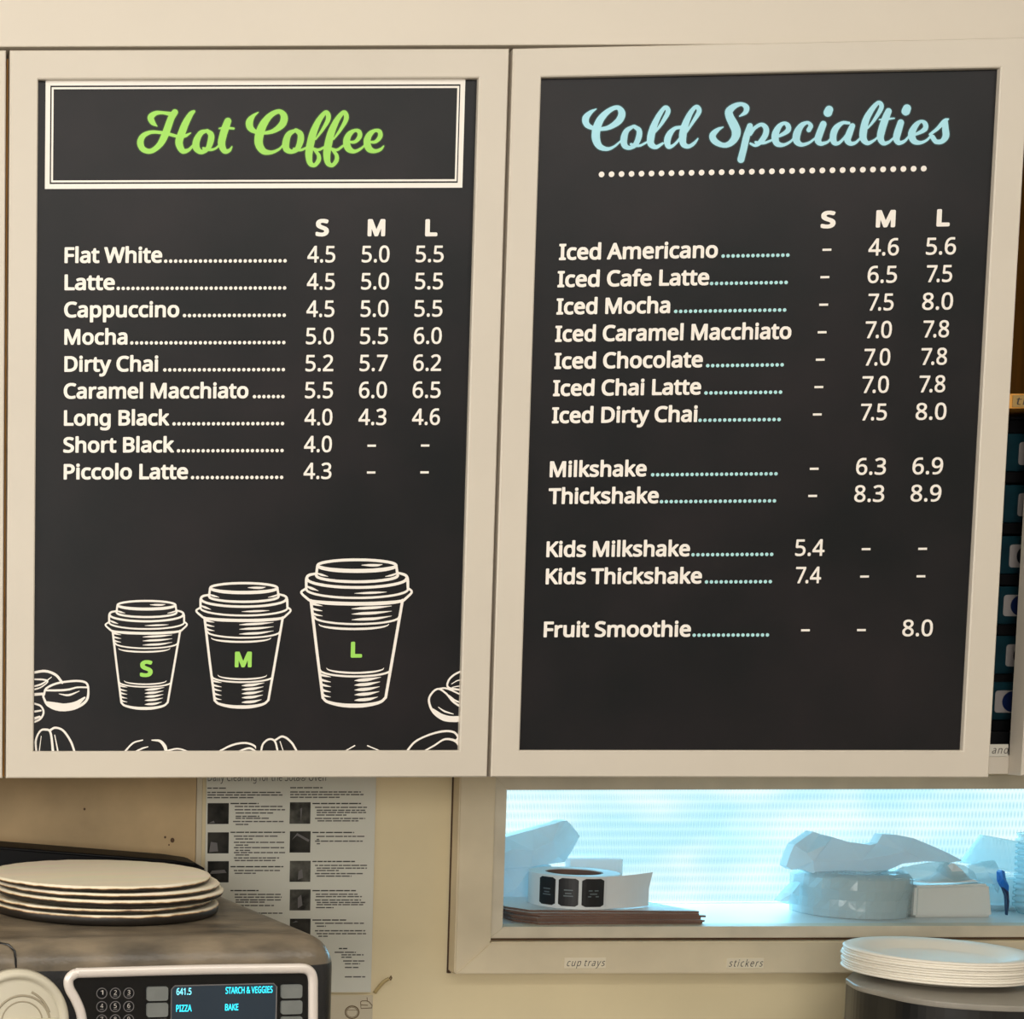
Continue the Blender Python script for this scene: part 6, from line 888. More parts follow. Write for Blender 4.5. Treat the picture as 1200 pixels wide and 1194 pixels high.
print_obj('dotted_rule', [dot(xa+(xb-xa)*i/32, za+(zb_-za)*i/32, 3.2*PXM, 14) for i in range(33)], YP-0.00015, 'ink', cold)

# ------------------------------------------------------------------ printed page on the wall
PY = WY-0.0045
a, b = at(238, 1163, PY), at(441, 905, PY)
top = a.z+0.297
page = empty('instruction_page', (a.x, PY, a.z)); tag(page, 'printed page of oven cleaning steps taped to the wall between oven and window', 'page')
pw = b.x-a.x
box('sheet', 0, pw, 0, 0.0004, 0, top-a.z, 'page', page)
def PP(px, py): v = at(px, py, PY)-a; return v.x, v.z
(tx0, tz), (tx1, _) = PP(243.5, 915.3), PP(382, 915.3)
print_obj('heading', text_polys('n', 'Daily Cleaning for the Sota® Oven', tx0, tx1, tz, 0.0098), -0.0002, 'pagetxt', page)
lines = [
 (923.5, 243, 266, 0), (928.5, 243, 330, 1), (931.5, 243, 331, 0), (934.6, 243, 297, 0),
 (941.5, 270, 303, 2), (945, 275, 331, 0), (948.8, 275, 334, 0), (952.6, 276, 320, 1), (956.5, 276, 304, 0), (958.8, 276, 316, 0), (962.6, 273, 334, 0), (966, 276, 291, 0),
 (975.2, 270, 334, 2), (979.8, 274, 327, 0), (983, 276, 296, 0), (987, 274, 333, 0), (990.2, 276, 291, 0), (993.2, 274, 333, 0), (996.4, 276, 293, 0), (999, 274, 334, 0), (1001.8, 276, 292, 0), (1005.2, 274, 327, 1), (1008.2, 275, 324, 0),
 (1015.5, 270, 332, 2), (1020, 274, 328, 0), (1023.2, 275, 301, 0),
 (1043.5, 270, 303, 2), (1048, 275, 329, 0), (1051.2, 275, 330, 0), (1054.4, 276, 329, 0), (1057, 276, 310, 0), (1061, 275, 321, 0), (1070, 300, 331, 0),
 (923, 340, 378, 0), (928, 340, 423, 0), (931, 340, 426, 1), (934.2, 340, 398, 0),
 (941.5, 366, 423, 2), (946, 369, 430, 0), (949.4, 371, 428, 1), (952, 371, 429, 0), (955, 371, 406, 0), (959, 369, 428, 0), (961.8, 372, 420, 0),
 (975.4, 366, 415, 2), (980, 371, 428, 0), (983.6, 371, 374, 0), (985.6, 369, 425, 0), (988.6, 371, 375, 0),
 (1009.4, 366, 416, 2), (1014, 369, 430, 1), (1017.2, 371, 430, 0), (1020, 371, 397, 0), (1023.6, 369, 425, 0), (1026.6, 371, 412, 0),
 (1043.6, 366, 417, 2), (1047.8, 370, 419, 0), (1050.6, 370, 424, 0), (1054.6, 369, 423, 1), (1057.4, 371, 428, 0), (1060, 371, 427, 0), (1063.4, 370, 391, 0),
 (1078, 366, 406, 2), (1081.8, 369, 427, 0), (1085.2, 371, 382, 0), (1090.6, 369, 428, 0), (1094, 371, 429, 0), (1097, 373, 384, 0),
 (1111.4, 397, 407, 2), (1115.8, 392, 417, 0), (1118.8, 400, 426, 0), (1121.6, 400, 412, 0), (1126, 402, 427, 1), (1129.2, 404, 422, 0), (1133.6, 404, 420, 0), (1144.6, 404, 428, 0)]
gl, gb = [], []
rnd = random.Random(3)
for y, xa, xb, k in lines:
    x = xa
    while x < xb-1:
        w = rnd.uniform(3.5, 11); e = min(x+w, xb)
        (u, z0_), (v, z1_) = PP(x, y+0.72), PP(e, y-0.72)
        (gb if k == 2 else gl).append(rect(u, v, z0_, z1_)); x = e+rnd.uniform(0.7, 1.2)
tag(print_obj('body_text', gl, -0.0002, 'pagetxt', page), kind='stuff')
tag(print_obj('step_heading', gb, -0.0002, 'pagebold', page), kind='stuff')
for px0, px1, ys in ((243, 268.2, ((941, 965.6), (975.2, 1000), (1009, 1034))), (339.2, 364, ((940, 965.3), (974, 999), (1008.6, 1033.3), (1042.2, 1066.8), (1076.4, 1101)))):
    for j, (y0, y1) in enumerate(ys):
        (u, z0_), (v, z1_) = PP(px0, y1), PP(px1, y0)
        ph = print_obj('step_photo', [rect(u, v, z0_, z1_)], -0.00025, 'photo' if (px0 < 300 or j in (1, 4)) else 'photo2', page)
        # the pictured shapes: a pale flap or panel in each
        w, h = v-u, z1_-z0_
        shp = [[(u+w*.05, z0_+h*.05), (u+w*.35, z0_+h*.05), (u+w*.30, z0_+h*.16)], [(u+w*.08, z0_+h*.06), (u+w*.5, z0_+h*.1), (u+w*.45, z0_+h*.5), (u+w*.15, z0_+h*.55)],
               [(u+w*.1, z0_+h*.4), (u+w*.9, z0_+h*.45), (u+w*.8, z0_+h*.6), (u+w*.2, z0_+h*.55)]]
        shr = [[(u+w*.55, z0_+h*.08), (u+w*.6, z0_+h*.75), (u+w*.5, z0_+h*.7)], [(u+w*.1, z0_+h*.6), (u+w*.35, z0_+h*.92), (u+w*.95, z0_+h*.6), (u+w*.9, z0_+h*.5), (u+w*.35, z0_+h*.8)],
               [(u+w*.4, z0_+h*.1), (u+w*.65, z0_+h*.2), (u+w*.6, z0_+h*.6), (u+w*.42, z0_+h*.5)], [(u+w*.4, z0_+h*.1), (u+w*.62, z0_+h*.25), (u+w*.55, z0_+h*.75), (u+w*.38, z0_+h*.6)],
               [(u+w*.1, z0_+h*.8), (u+w*.4, z0_+h*.85), (u+w*.3, z0_+h*.9)]]
        print_obj('pictured_shape', [[(shp if px0 < 300 else shr)[j]]], -0.0003, 'keyring', ph)

# second sheet under it, with pencilled rings
a2, b2 = at(380, 1260, PY), at(437, 1166, PY)
sk = empty('sketch_sheet', (a2.x, PY, a2.z)); tag(sk, 'cream paper sheet with faint ring drawings under the printed page, beside the oven', 'page')
box('sheet', 0, b2.x-a2.x, 0, 0.0004, 0, b2.z-a2.z, 'sheet', sk)
def P2(px, py): v = at(px, py, PY)-a2; return v.x, -0.0003, v.z
def ring(px, py, r, n=20, a0=0, a1=360): return [P2(px+r*math.cos(math.radians(a0+(a1-a0)*i/n)), py+r*.92*math.sin(math.radians(a0+(a1-a0)*i/n))) for i in range(n+1)]
bm = tube_bm(ring(412.5, 1186, 8), 0.0007, 6, flat=0.3)
tube_bm(ring(412.5, 1186, 6.4), 0.0003, 6, flat=0.3, bm=bm)
tube_bm([P2(406, 1183.5), P2(419, 1183.5)], 0.0003, 6, flat=0.3, bm=bm)
bmobj('ring_drawing', bm, 'sketch', sk)
bm = tube_bm([P2(422.5, 1174), P2(424, 1172.8), P2(429, 1172.6), P2(432, 1173.5), P2(436, 1178), P2(435.5, 1181), P2(423, 1181.6), P2(422.5, 1174)], 0.0005, 6, flat=0.3)
tube_bm([P2(430.4, 1173.5), P2(430, 1168.5)], 0.0004, 6, flat=0.3, bm=bm)
tube_bm([P2(423, 1177.6), P2(431, 1177.8)], 0.0005, 6, flat=0.3, bm=bm)
bmobj('lid_drawing', bm, 'sketch', sk)

# curled scrap of yellow tape
s0 = at(439, 1163, WY-0.003)
tp = empty('tape_scrap', s0); tag(tp, 'small curled yellow tape scrap on the wall beside the lower page corner', 'tape')
P = [at(439, 1163.5, WY-0.002)-s0, at(443, 1158, WY-0.004)-s0, at(449, 1151, WY-0.006)-s0, at(456, 1146.5, WY-0.008)-s0]
bmobj('strip', tube_bm(smooth_path(P, 4), 0.0022, 8, flat=0.5), 'tape', tp, smooth=True)
P = [at(456, 1147, WY-0.008)-s0, at(458.5, 1143.5, WY-0.009)-s0, at(459, 1146, WY-0.009)-s0, at(457.5, 1148.5, WY-0.008)-s0]
bmobj('curled_tip', tube_bm(P, 0.0009, 6), 'sketch', tp)

# ------------------------------------------------------------------ worktop
CT = 0.92
ct = empty('worktop', (0.3, WY, 0)); tag(ct, 'steel topped kitchen counter against the wall under the oven', 'counter')
box('top', LX-0.3+0.01, RX-0.3-0.01, -0.75, -0.006, CT-0.04, CT, 'counter', ct, bevel=0.003)
box('base', LX-0.3+0.01, RX-0.3-0.01, -0.70, -0.006, 0.0, CT-0.0401, 'paint', ct)

# ------------------------------------------------------------------ oven
OY = 1.50
ang = math.radians(6.4)
pc = at(402, 1098, OY)
OZ = pc.z
OM = Matrix.Translation((pc.x, OY, 0)) @ Matrix.Rotation(ang, 4, 'Z')   # local: x <= 0 to the left, y into the wall, z up
oven = empty('countertop_oven', M=OM @ Matrix.Translation((0, 0, CT)))
tag(oven, 'black countertop speed oven with a silver edged control panel and blue lit display', 'oven')
OWd, OD = 0.47, 0.455
HZ = OZ-CT
bm = box_bm(-OWd, 0, 0.0, OD, 0.03, HZ)
ed = [e for e in bm.edges if sum(1 for v in e.verts if v.co.z > HZ-0.001) >= 1]
bmesh.ops.bevel(bm, geom=ed, offset=0.030, segments=10, affect='EDGES', profile=0.5)
body = bmobj('body', bm, 'ovenblk', oven, smooth=True)
# dusty top: the crown faces that look upward carry the lighter dusty finish
body.data.materials.append(MT['oventop'])
for p in body.data.polygons:
    if p.normal.z > 0.22: p.material_index = 1
for sx in (-OWd+0.05, -0.05):
    for sy in (0.05, OD-0.05):
        bmobj('foot', lathe_bm([(0, 0), (0.018, 0), (0.016, 0.03), (0, 0.03)], 16), 'blackbox', oven, Matrix.Translation((sx, sy, 0.0001)))

OI = (OM @ Matrix.Translation((0, 0, CT)))
def O(px, py, d=0.0): return on(OI, px, py, d)
def OP(px, py, d=0.0): v = O(px, py, d); return v.x, v.z
# seam of the door in the front
s = [O(-8, 1091, -0.0002), O(8, 1091, -0.0002), O(14, 1093, -0.0002), O(18, 1101, -0.0002), O(19, 1118, -0.0002), O(19, 1190, -0.0002)]
# control panel plate
inner = [(362, 1260), (362, 1146), (357, 1138), (348, 1136), (102, 1141), (88, 1142), (82, 1149), (85, 1160), (92, 1172), (97, 1188), (99, 1210), (99, 1260)]
bmobj('control_panel', prism_bm([OP(*p) for p in inner], -0.0030, 0.0005), 'panelblk', oven)
path = [(364.5, 1262), (364.6, 1200), (364.6, 1158), (364.4, 1147), (362.4, 1139.5), (357.5, 1135), (350, 1133.6), (335, 1133.8), (230, 1135.2), (105, 1138.6), (88, 1139.5), (79.5, 1146), (80, 1157), (87, 1170), (93.5, 1187), (95.5, 1210), (95.5, 1262)]
pp = [Vector((OP(*p)[0], -0.0045, OP(*p)[1])) for p in path]
# keep the straight runs straight, round the corners
dense = []
for i in range(len(pp)-1):
    dense.append(pp[i])
P = smooth_path(pp, 5)
bmobj('panel_bezel', tube_bm(P, 0.0046, 10, flat=0.8), 'bezel', oven, smooth=True)['label'] = 'raised silver rim'
# display
lcdp = [OP(200.5, 1153.6), OP(322, 1151.6)]
x0, x1 = OP(199.5, 1160)[0], OP(322.5, 1160)[0]; z1 = OP(260, 1153)[1]; z0 = z1-0.075
disp = bmobj('display', prism_bm([(x0, z0), (x1, z0), (x1, z1-0.003), (x1-0.003, z1), (x0+0.003, z1), (x0, z1-0.003)], -0.0036, -0.0028), 'lcd', oven)
bmobj('display_rim', tube_bm([(x0, -0.0036, z0), (x0, -0.0036, z1-0.003), (x0+0.003, -0.0036, z1), (x1-0.003, -0.0036, z1), (x1, -0.0036, z1-0.003), (x1, -0.0036, z0)], 0.0006, 6), 'keyring', oven)
for s_, a_, b_, yb_, cap, mm in (('641.5', 205.2, 222.8, 1165.0, 8.2, 'lcdtxt2'), ('STARCH & VEGGIES', 262.6, 317.6, 1163.6, 8.0, 'lcdtxt'), ('PIZZA', 204.8, 223.0, 1184.6, 8.2, 'lcdtxt'), ('BAKE', 262.0, 277.6, 1183.2, 8.0, 'lcdtxt')):
    x0, zb = OP(a_, yb_); x1, _ = OP(b_, yb_)
    w = 'd'
    g = text_polys(w, s_, x0, x1, zb, cap*1.5/F)
    print_obj('display_text', g, -0.0039, mm, disp)
# keys
for r_ in range(4):
    for c_ in range(3):
        px, py = 118.1+15.75*c_-0.1*r_, 1163.0+15.6*r_-0.1*c_
        cx_, cz_ = OP(px, py); R_ = 6.1*1.5/F
        k = bmobj('number_key', prism_bm([(cx_+R_*math.cos(i*math.pi/12), cz_+R_*math.sin(i*math.pi/12)) for i in range(24)], -0.0037, -0.0028), 'blackbox', oven)
        bmobj('key_rim', tube_bm([(cx_+R_*math.cos(i*math.pi/12), -0.0037, cz_+R_*math.sin(i*math.pi/12)) for i in range(24)], 0.00042, 6, closed=True), 'keyring', k)
        d = str(r_*3+c_+1) if r_ < 3 else ['', '0', ''][c_]
        if d:
            print_obj('digit', text_polys('n', d, cx_-0.0013, cx_+0.0013, cz_-0.0012, 0.0040), -0.0039, 'inkgrey', k)
            if d != '1': print_obj('key_print', [rect(cx_-0.0018, cx_+0.0018, cz_-0.0028, cz_-0.0021)], -0.0039, 'keyring', k)
def softkey(pxa, pxb, pya, pyb):
    (x0, z1), (x1, z0) = OP(pxa, pya), OP(pxb, pyb)
    if z0 > z1: z0, z1 = z1, z0
    r_, q = 0.0022, []
    for cx_, cz_, a0 in ((x1-r_, z1-r_, 0), (x0+r_, z1-r_, 90), (x0+r_, z0+r_, 180), (x1-r_, z0+r_, 270)):
        q += [(cx_+r_*math.cos(math.radians(a0+k*22.5)), cz_+r_*math.sin(math.radians(a0+k*22.5))) for k in range(5)]
    b = prism_bm(q, -0.0058, -0.0028)
    bmobj('soft_key', b, 'softkey', oven)
for j in range(4):
    softkey(170.3, 194.8, 1155.3+18.9*j, 1171.0+18.9*j)
    softkey(327.3, 351.4, 1152.8+18.6*j, 1168.0+18.6*j)
# door section with its seam and the round cream plate
sx, _ = OP(19, 1150)
seam_z = OP(10, 1096)[1]
bm = tube_bm([Vector((sx, -0.0001, OP(19, 1240)[1])), Vector((sx, -0.0001, HZ-0.030)), Vector((sx, 0.0035, HZ-0.0135)), Vector((sx, 0.0075, HZ-0.0078)), Vector((sx-0.004, 0.015, HZ-0.0032)), Vector((sx-0.012, 0.0185, HZ-0.0018)), Vector((sx-0.06, 0.0185, HZ-0.0018))], 0.0011, 6)
bmobj('door_seam', bm, 'panelblk', oven)
cxd, czd = OP(19, 1196); u = 1.5/F
RM = Matrix.Translation((cxd, -0.0002, czd)) @ Matrix.Rotation(math.radians(90), 4, 'X')
dial = bmobj('round_plate', lathe_bm([(0, 0.006), (46*u, 0.006), (49*u, 0.0052), (50*u, 0.0048), (51*u, 0.0062), (54*u, 0.0092), (58*u, 0.0085), (61*u, 0.005), (62*u, 0.0), (0, 0)], 72), 'dial', oven, RM, smooth=True)
dial['label'] = 'round cream plastic plate with curved grooves'
def arcp(cx_, cy_, r, a0, a1, n=24): return [Vector((cx_*u+r*u*math.cos(math.radians(a0+(a1-a0)*i/n)), -cy_*u+r*u*math.sin(math.radians(a0+(a1-a0)*i/n)), 0.0060)) for i in range(n+1)]
bm = tube_bm(arcp(5, 2, 33, -10, 190), 0.0011, 6, flat=0.5, normal=Vector((0, 0, 1)))
tube_bm(arcp(5, 0, 24, -5, 185), 0.0007, 6, flat=0.5, normal=Vector((0, 0, 1)), bm=bm)
tube_bm(arcp(-2, 2, 41, 18, 64), 0.0011, 6, flat=0.5, normal=Vector((0, 0, 1)), bm=bm)
bmobj('raised_arc', bm, 'groove', dial, smooth=True)
box('ledge', -30*u, 46*u, -60*u, 4*u, 0.0055, 0.012, 'dial', dial, bevel=0.001)

# black sloping cover at the back of the oven top
CM = Matrix.Translation((0, 0, 0))
lift = OZ
xr = at(222, 1003, 1.90).x; zt_l = at(0, 985.5, 1.90).z; zt_r = at(190, 1000.5, 1.90).z; xl = at(-80, 985, 1.90).x; x190 = at(190, 1000, 1.90).x; x0_ = at(0, 985, 1.90).x
slope = (zt_r-zt_l)/(x190-x0_)
ztl = zt_l+slope*(xl-x0_)
lid = empty('oven_tray', (xl, 1.838, OZ)); tag(lid, 'black metal tray lying at the back of the oven top behind the round boards', 'tray')
pts = [(0, 0.0006), (xr-xl+0.004, 0.0006), (xr-xl+0.006, zt_r-OZ-0.010), (xr-xl-0.004, zt_r-OZ-0.004), (x190-xl, zt_r-OZ), (0, ztl-OZ)]
b = prism_bm(pts, 0.0, 0.064); bmesh.ops.recalc_face_normals(b, faces=b.faces)
bmesh.ops.bevel(b, geom=b.edges[:], offset=0.0015, segments=2, affect='EDGES')
bmobj('pan', b, 'blackbox', lid)
bmobj('rim', tube_bm([Vector((0, 0.0, ztl-OZ-0.0015)), Vector((x190-xl, 0.0, zt_r-OZ-0.0015)), Vector((xr-xl-0.004, 0.0, zt_r-OZ-0.006))], 0.0018, 8), 'blackbox', lid, smooth=True)

# ------------------------------------------------------------------ scorched round boards on the oven
def board(cx_, cy_, z_top, r, seed, name_label, tilt=(0, 0), th=0.0052, th_dark=False):
    def wob(a, k):
        q = noise.noise(Vector((math.cos(a)*2.2+seed, math.sin(a)*2.2, seed*.7)))
        q2 = noise.noise(Vector((math.cos(a)*9+seed, math.sin(a)*9, k*1.3)))
        return (0.0012*q + (0.0009*q2 if k in (3, 4, 5) else 0), 0.0003*q + (0.0004*q2 if k in (3, 4, 5) else 0))
    prof = [(0, -0.0007), (r*0.9, -0.0007), (r*0.955, -0.0002), (r*0.985, 0.0), (r, -0.0016), (r*0.99, -th*0.8), (r*0.965, -th), (0, -th)]
    t = empty('round_board', (cx_, cy_, z_top)); t.rotation_euler = (math.radians(tilt[0]), math.radians(tilt[1]), seed)
    tag(t, name_label, 'board', 'round boards stacked on the oven')
    bmobj('disc', lathe_bm(prof, 96, wob), 'crust2' if th_dark else 'crust', t, smooth=True)
    return t
YPL = 1.674
c0 = at(114, 1021, YPL)
names = ['pale round board with cream face and browned rim, topmost of the oven stack',
         'round board with scorched brown rim, second from the top on the oven',
         'round board with brown ragged rim, middle of the stack on the oven',
         'dark edged round board, second from the bottom on the oven',
         'blackest round board, lowest of the stack resting on the oven']
px_r = [(244.5, 1021.5, 0.5*258), (254.7, 1027, 0.5*262), (258.5, 1034, 0.5*264), (247.5, 1055.5, 0.5*262), (253.5, 1063, 0.5*266)]
zt = OZ
k = YPL/F
tops = [at(114, 1022, YPL).z, at(114, 1029.5, YPL).z, at(114, 1037, YPL).z, at(114, 1047, YPL).z, at(114, 1053.5, YPL).z]
for i in range(5):
    r = px_r[i][2]*k
    x = at(px_r[i][0], px_r[i][1], YPL).x - r
    nxt = tops[i+1] if i < 4 else OZ-0.0012
    th = min(tops[i]-nxt-0.0014, 0.0125)
    board(x, YPL, tops[i], r, i*1.7+0.3, names[i], (0, 0), th, i > 2)

# ------------------------------------------------------------------ appliance on the right with paper plates
AZ = at(993, 1147, 1.80).z
def A(px, py): return atz(px, py, AZ)
front = [(991, 1146), (1004, 1154), (1029, 1160.5), (1067, 1169), (1120, 1175.5), (1200, 1179), (1320, 1176), (1420, 1160)]
fp = [A(*p) for p in front]
fp = smooth_path(fp, 5)
back = [A(1440, 1150), Vector((A(1440, 1150).x+0.02, 1.97, AZ)), Vector((at(1040, 1130, 1.96).x, 1.96, AZ)), A(1003, 1135)]
out = [(v.x, v.y) for v in fp] + [(v.x, v.y) for v in back]
app = empty('counter_appliance', (out[0][0], out[0][1], CT)); tag(app, 'dark bow fronted steel appliance under the stack of white paper plates', 'appliance')
ox, oy = out[0]
def loft(levels):
    bm = bmesh.new(); rings = []
    cxm = sum(p[0] for p in out)/len(out); cym = sum(p[1] for p in out)/len(out)
    for z, sc in levels:
        rings.append([bm.verts.new((cxm+(x-cxm)*sc-ox, cym+(y-cym)*sc-oy, z)) for x, y in out])
    for A_, B_ in zip(rings, rings[1:]):
        for i in range(len(out)):
            j = (i+1) % len(out); bm.faces.new((A_[i], A_[j], B_[j], B_[i]))
    bm.faces.new(rings[0][::-1]); bm.faces.new(rings[-1])
    return bm
bmobj('body', loft([(0.0001, 0.98), (0.01, 0.995), (AZ-CT-0.006, 0.995)]), 'appl', app)
bmobj('top_plate', loft([(AZ-CT-0.0058, 0.996), (AZ-CT-0.004, 1.0), (AZ-CT-0.0012, 1.0), (AZ-CT, 0.994)]), 'appltop', app)

R = 97.5*1.80/F
pcn = at(1099, 1112, 1.80)
PX_, PYY = pcn.x, 1.80
zb = AZ+0.0003
nplates = 9
prof = [(0, 0.0015), (R*0.60, 0.0015), (R*0.66, 0.003), (R*0.78, 0.0075), (R*0.86, 0.0098), (R*0.975, 0.0104), (R, 0.0088), (R*0.985, 0.0074), (R*0.87, 0.0082), (R*0.79, 0.0060), (R*0.67, 0.001), (R*0.62, 0.0), (0, 0.0)]
ztop = at(1099, 1112, 1.80).z
step = (ztop-AZ-0.0110)/(nplates-1)
p0 = None
ordn = ['lowest', 'second from the bottom', 'third from the bottom', 'fourth from the bottom', 'middle one', 'fourth from the top', 'third from the top', 'second from the top', 'topmost']
for i in range(nplates):
    if p0 is None:
        o = bmobj('paper_plate', lathe_bm(prof, 80), 'plate', smooth=True); p0 = o
    else:
        o = p0.copy(); COL.objects.link(o)
    o.location = (PX_+random.uniform(-.0012, .0012), PYY+random.uniform(-.001, .001), zb+i*step)
    o.rotation_euler = (0, 0, random.uniform(0, 6))
    tag(o, 'white round paper plate, %s in the stack on the dark appliance' % ordn[i], 'plate', 'paper plates on the appliance')

# ------------------------------------------------------------------ things on the window ledge
SZ = sh_z+0.0004
def facets(name, pts, faces, depth, material, parent, origin, smooth=False):
    """pts: (px, py, Y) front points, faces over them, closed with a back moved 'depth' further in"""
    V = [at(*p)-origin for p in pts]
    n = len(V)
    B = [v+Vector((0, depth, 0)) for v in V]
    used = {}
    for f in faces:
        for i in range(len(f)):
            e = (f[i], f[(i+1) % len(f)])
            used[e] = used.get(e, 0)+1
    bd = [e for e in used if (e[1], e[0]) not in used]
    F_ = [tuple(f) for f in faces] + [tuple(i+n for i in reversed(f)) for f in faces] + [(e[1], e[0], e[0]+n, e[1]+n) for e in bd]
    bm = bmesh.new(); vs = [bm.verts.new(v) for v in V+B]
    for f in F_:
        try: bm.faces.new([vs[i] for i in f])
        except ValueError: pass
    return bmobj(name, bm, material, parent, smooth=smooth)

# brown cards, a stack of six
card_c = at(712, 1074, 2.085)
ncard = 6; th = 0.0026
for i in range(ncard):
    w, d = 0.215, 0.125
    rz = [0.03, -0.02, 0.015, 0.0, -0.03, -0.06][i]
    t = empty('brown_card', (card_c.x+[0.0, .003, -.002, .004, -.004, -.002][i]-0.018, 2.088+(0.004 if i == 5 else 0), SZ+i*(th+0.0002)))
    t.rotation_euler = (0, 0, rz)
    tag(t, 'flat brown card tray blank, %s in the pile on the window ledge' % ['lowest', 'second from the bottom', 'third from the bottom', 'third from the top', 'second from the top', 'topmost'][i], 'card', 'brown cards on the window ledge')
    q = [(-w/2-0.012, d/2), (-w/2-0.008, -d/2+0.03), (-w/2+0.012, -d/2), (w/2, -d/2), (w/2-0.012, -d/2+0.03), (w/2-0.045, d/2)]
    b = bmesh.new()
    A_ = [b.verts.new((x, y, 0)) for x, y in q]; B_ = [b.verts.new((x, y, th)) for x, y in q]
    b.faces.new(A_[::-1]); b.faces.new(B_)
    for k2 in range(len(q)): b.faces.new((A_[k2], A_[(k2+1) % len(q)], B_[(k2+1) % len(q)], B_[k2]))
    o = bmobj('board', b, 'kraft', t)
    o.data.materials.append(MT['white'])
    for p in o.data.polygons:
        if p.normal.z > 0.9: p.material_index = 1
CZT = SZ+ncard*(th+0.0002)+0.0002

# sticker rolls
def roll(px_c, Yc, Rr, h, label, marked, tail):
    c = at(px_c, 1040, Yc)
    t = empty('sticker_roll', (c.x, Yc, CZT)); tag(t, label, 'sticker roll', 'sticker rolls on the cards')
    prof = [(Rr*0.64, 0), (Rr, 0), (Rr, h), (Rr*0.95, h+0.0004), (Rr*0.64, h), (Rr*0.64, 0)]
    bmobj('liner_roll', lathe_bm(prof, 64), 'white', t)
    bmobj('core', lathe_bm([(Rr*0.60, 0.0002), (Rr*0.638, 0.0002), (Rr*0.638, h-0.001), (Rr*0.60, h-0.001), (Rr*0.60, 0.0002)], 48), 'kraft', t)
    if marked:
        for a0, a1 in marked:
            bm = bmesh.new(); n = 8; rows_ = []
            z0, z1 = h*0.08, h*0.94
            e = 0.0024/Rr
            for rr in (Rr+0.0004,):
                ring_ = []
                pts = []
                c_ = 0.12*(a1-a0)
                for an, z in ((a0+c_, z0), (a1-c_, z0), (a1, z0+e*Rr), (a1, z1-e*Rr), (a1-c_, z1), (a0+c_, z1), (a0, z1-e*Rr), (a0, z0+e*Rr)):
                    pts.append((an, z))
                # grid strips across the angle so the sticker hugs the curve
                N = 6
                V = []
                for i in range(N+1):
                    an = a0+(a1-a0)*i/N
                    inset = e*Rr if i in (0, N) else 0.0
                    for z in (z0+inset, z1-inset):
                        V.append(bm.verts.new((rr*math.cos(an), rr*math.sin(an), z)))
                for i in range(N): bm.faces.new((V[2*i], V[2*i+2], V[2*i+3], V[2*i+1]))
            s_ = bmobj('sticker', bm, 'sticker', t)
            bm = bmesh.new()
            am = (a0+a1)/2; rr = Rr+0.0007
            for dz, hw in ((0.56, 0.22), (0.46, 0.16), (0.38, 0.24)):
                q = [bm.verts.new((rr*math.cos(am+(a1-a0)*s2*hw), rr*math.sin(am+(a1-a0)*s2*hw), h*dz+zz)) for s2, zz in ((-1, 0), (1, 0), (1, 0.0014), (-1, 0.0014))]
                bm.faces.new(q)
            bmobj('sticker_print', bm, 'stickmark', s_)
    if tail:
        (a0, length, curl) = tail
        bm = bmesh.new(); N = 14; V = []
        ps = Vector((Rr*math.cos(a0), Rr*math.sin(a0), 0)); d_ = Vector((-math.sin(a0), math.cos(a0), 0))
        for i in range(N+1):
            s2 = i/N*length
            p = ps + d_*s2 + Vector((0, curl*math.sin(i/N*math.pi*1.1), 0)) + Vector((math.cos(a0), math.sin(a0), 0))*0.0006
            for yy in (0.0, 0.0006):
                for z in (0.0006, h+0.002*(i/N)):
                    V.append(bm.verts.new(p+Vector((-0.008*(1-z/h) if i == N else 0, yy, z))))
        for i in range(N):
            a_, b_ = 4*i, 4*i+4
            for f in ((0, 1), (2, 3)): bm.faces.new((V[a_+f[0]], V[b_+f[0]], V[b_+f[1]], V[a_+f[1]]))
            bm.faces.new((V[a_+1], V[b_+1], V[b_+3], V[a_+3])); bm.faces.new((V[a_], V[b_], V[b_+2], V[a_+2]))
        bmobj('loose_strip', bm, 'white', t)
    return t
d2 = math.radians
roll(672, 2.086, 0.0530, 0.0405, 'white roll with black square stickers and a loose strip, standing on brown cards', [(d2(200), d2(224)), (d2(228), d2(253)), (d2(257), d2(287))], (d2(291), 0.074, -0.004))
# second roll, further in and standing on the first pile end
c2 = at(706, 1012, 2.17)
t = empty('paper_roll', (at(693, 1020, 2.175).x, 2.172, CZT)); tag(t, 'plain white paper band standing behind the sticker roll with black stickers', 'paper')
Rr, h = 0.042, 0.046
bm = bmesh.new(); N = 20; V = []
P = [Vector((-0.03, -0.002, 0)), Vector((0.0, -0.004, 0)), Vector((0.03, -0.003, 0)), Vector((0.0405, 0.002, 0)), Vector((0.036, 0.012, 0)), Vector((0.0, 0.016, 0)), Vector((-0.03, 0.014, 0))]
P = smooth_path(P, 4)
A_ = [bm.verts.new(p) for p in P]; B_ = [bm.verts.new(p+Vector((0, 0, h))) for p in P]
for i in range(len(P)-1): bm.faces.new((A_[i], A_[i+1], B_[i+1], B_[i]))
o = bmobj('band', bm, 'white', t)
sm = o.modifiers.new('thick', 'SOLIDIFY'); sm.thickness = 0.0008

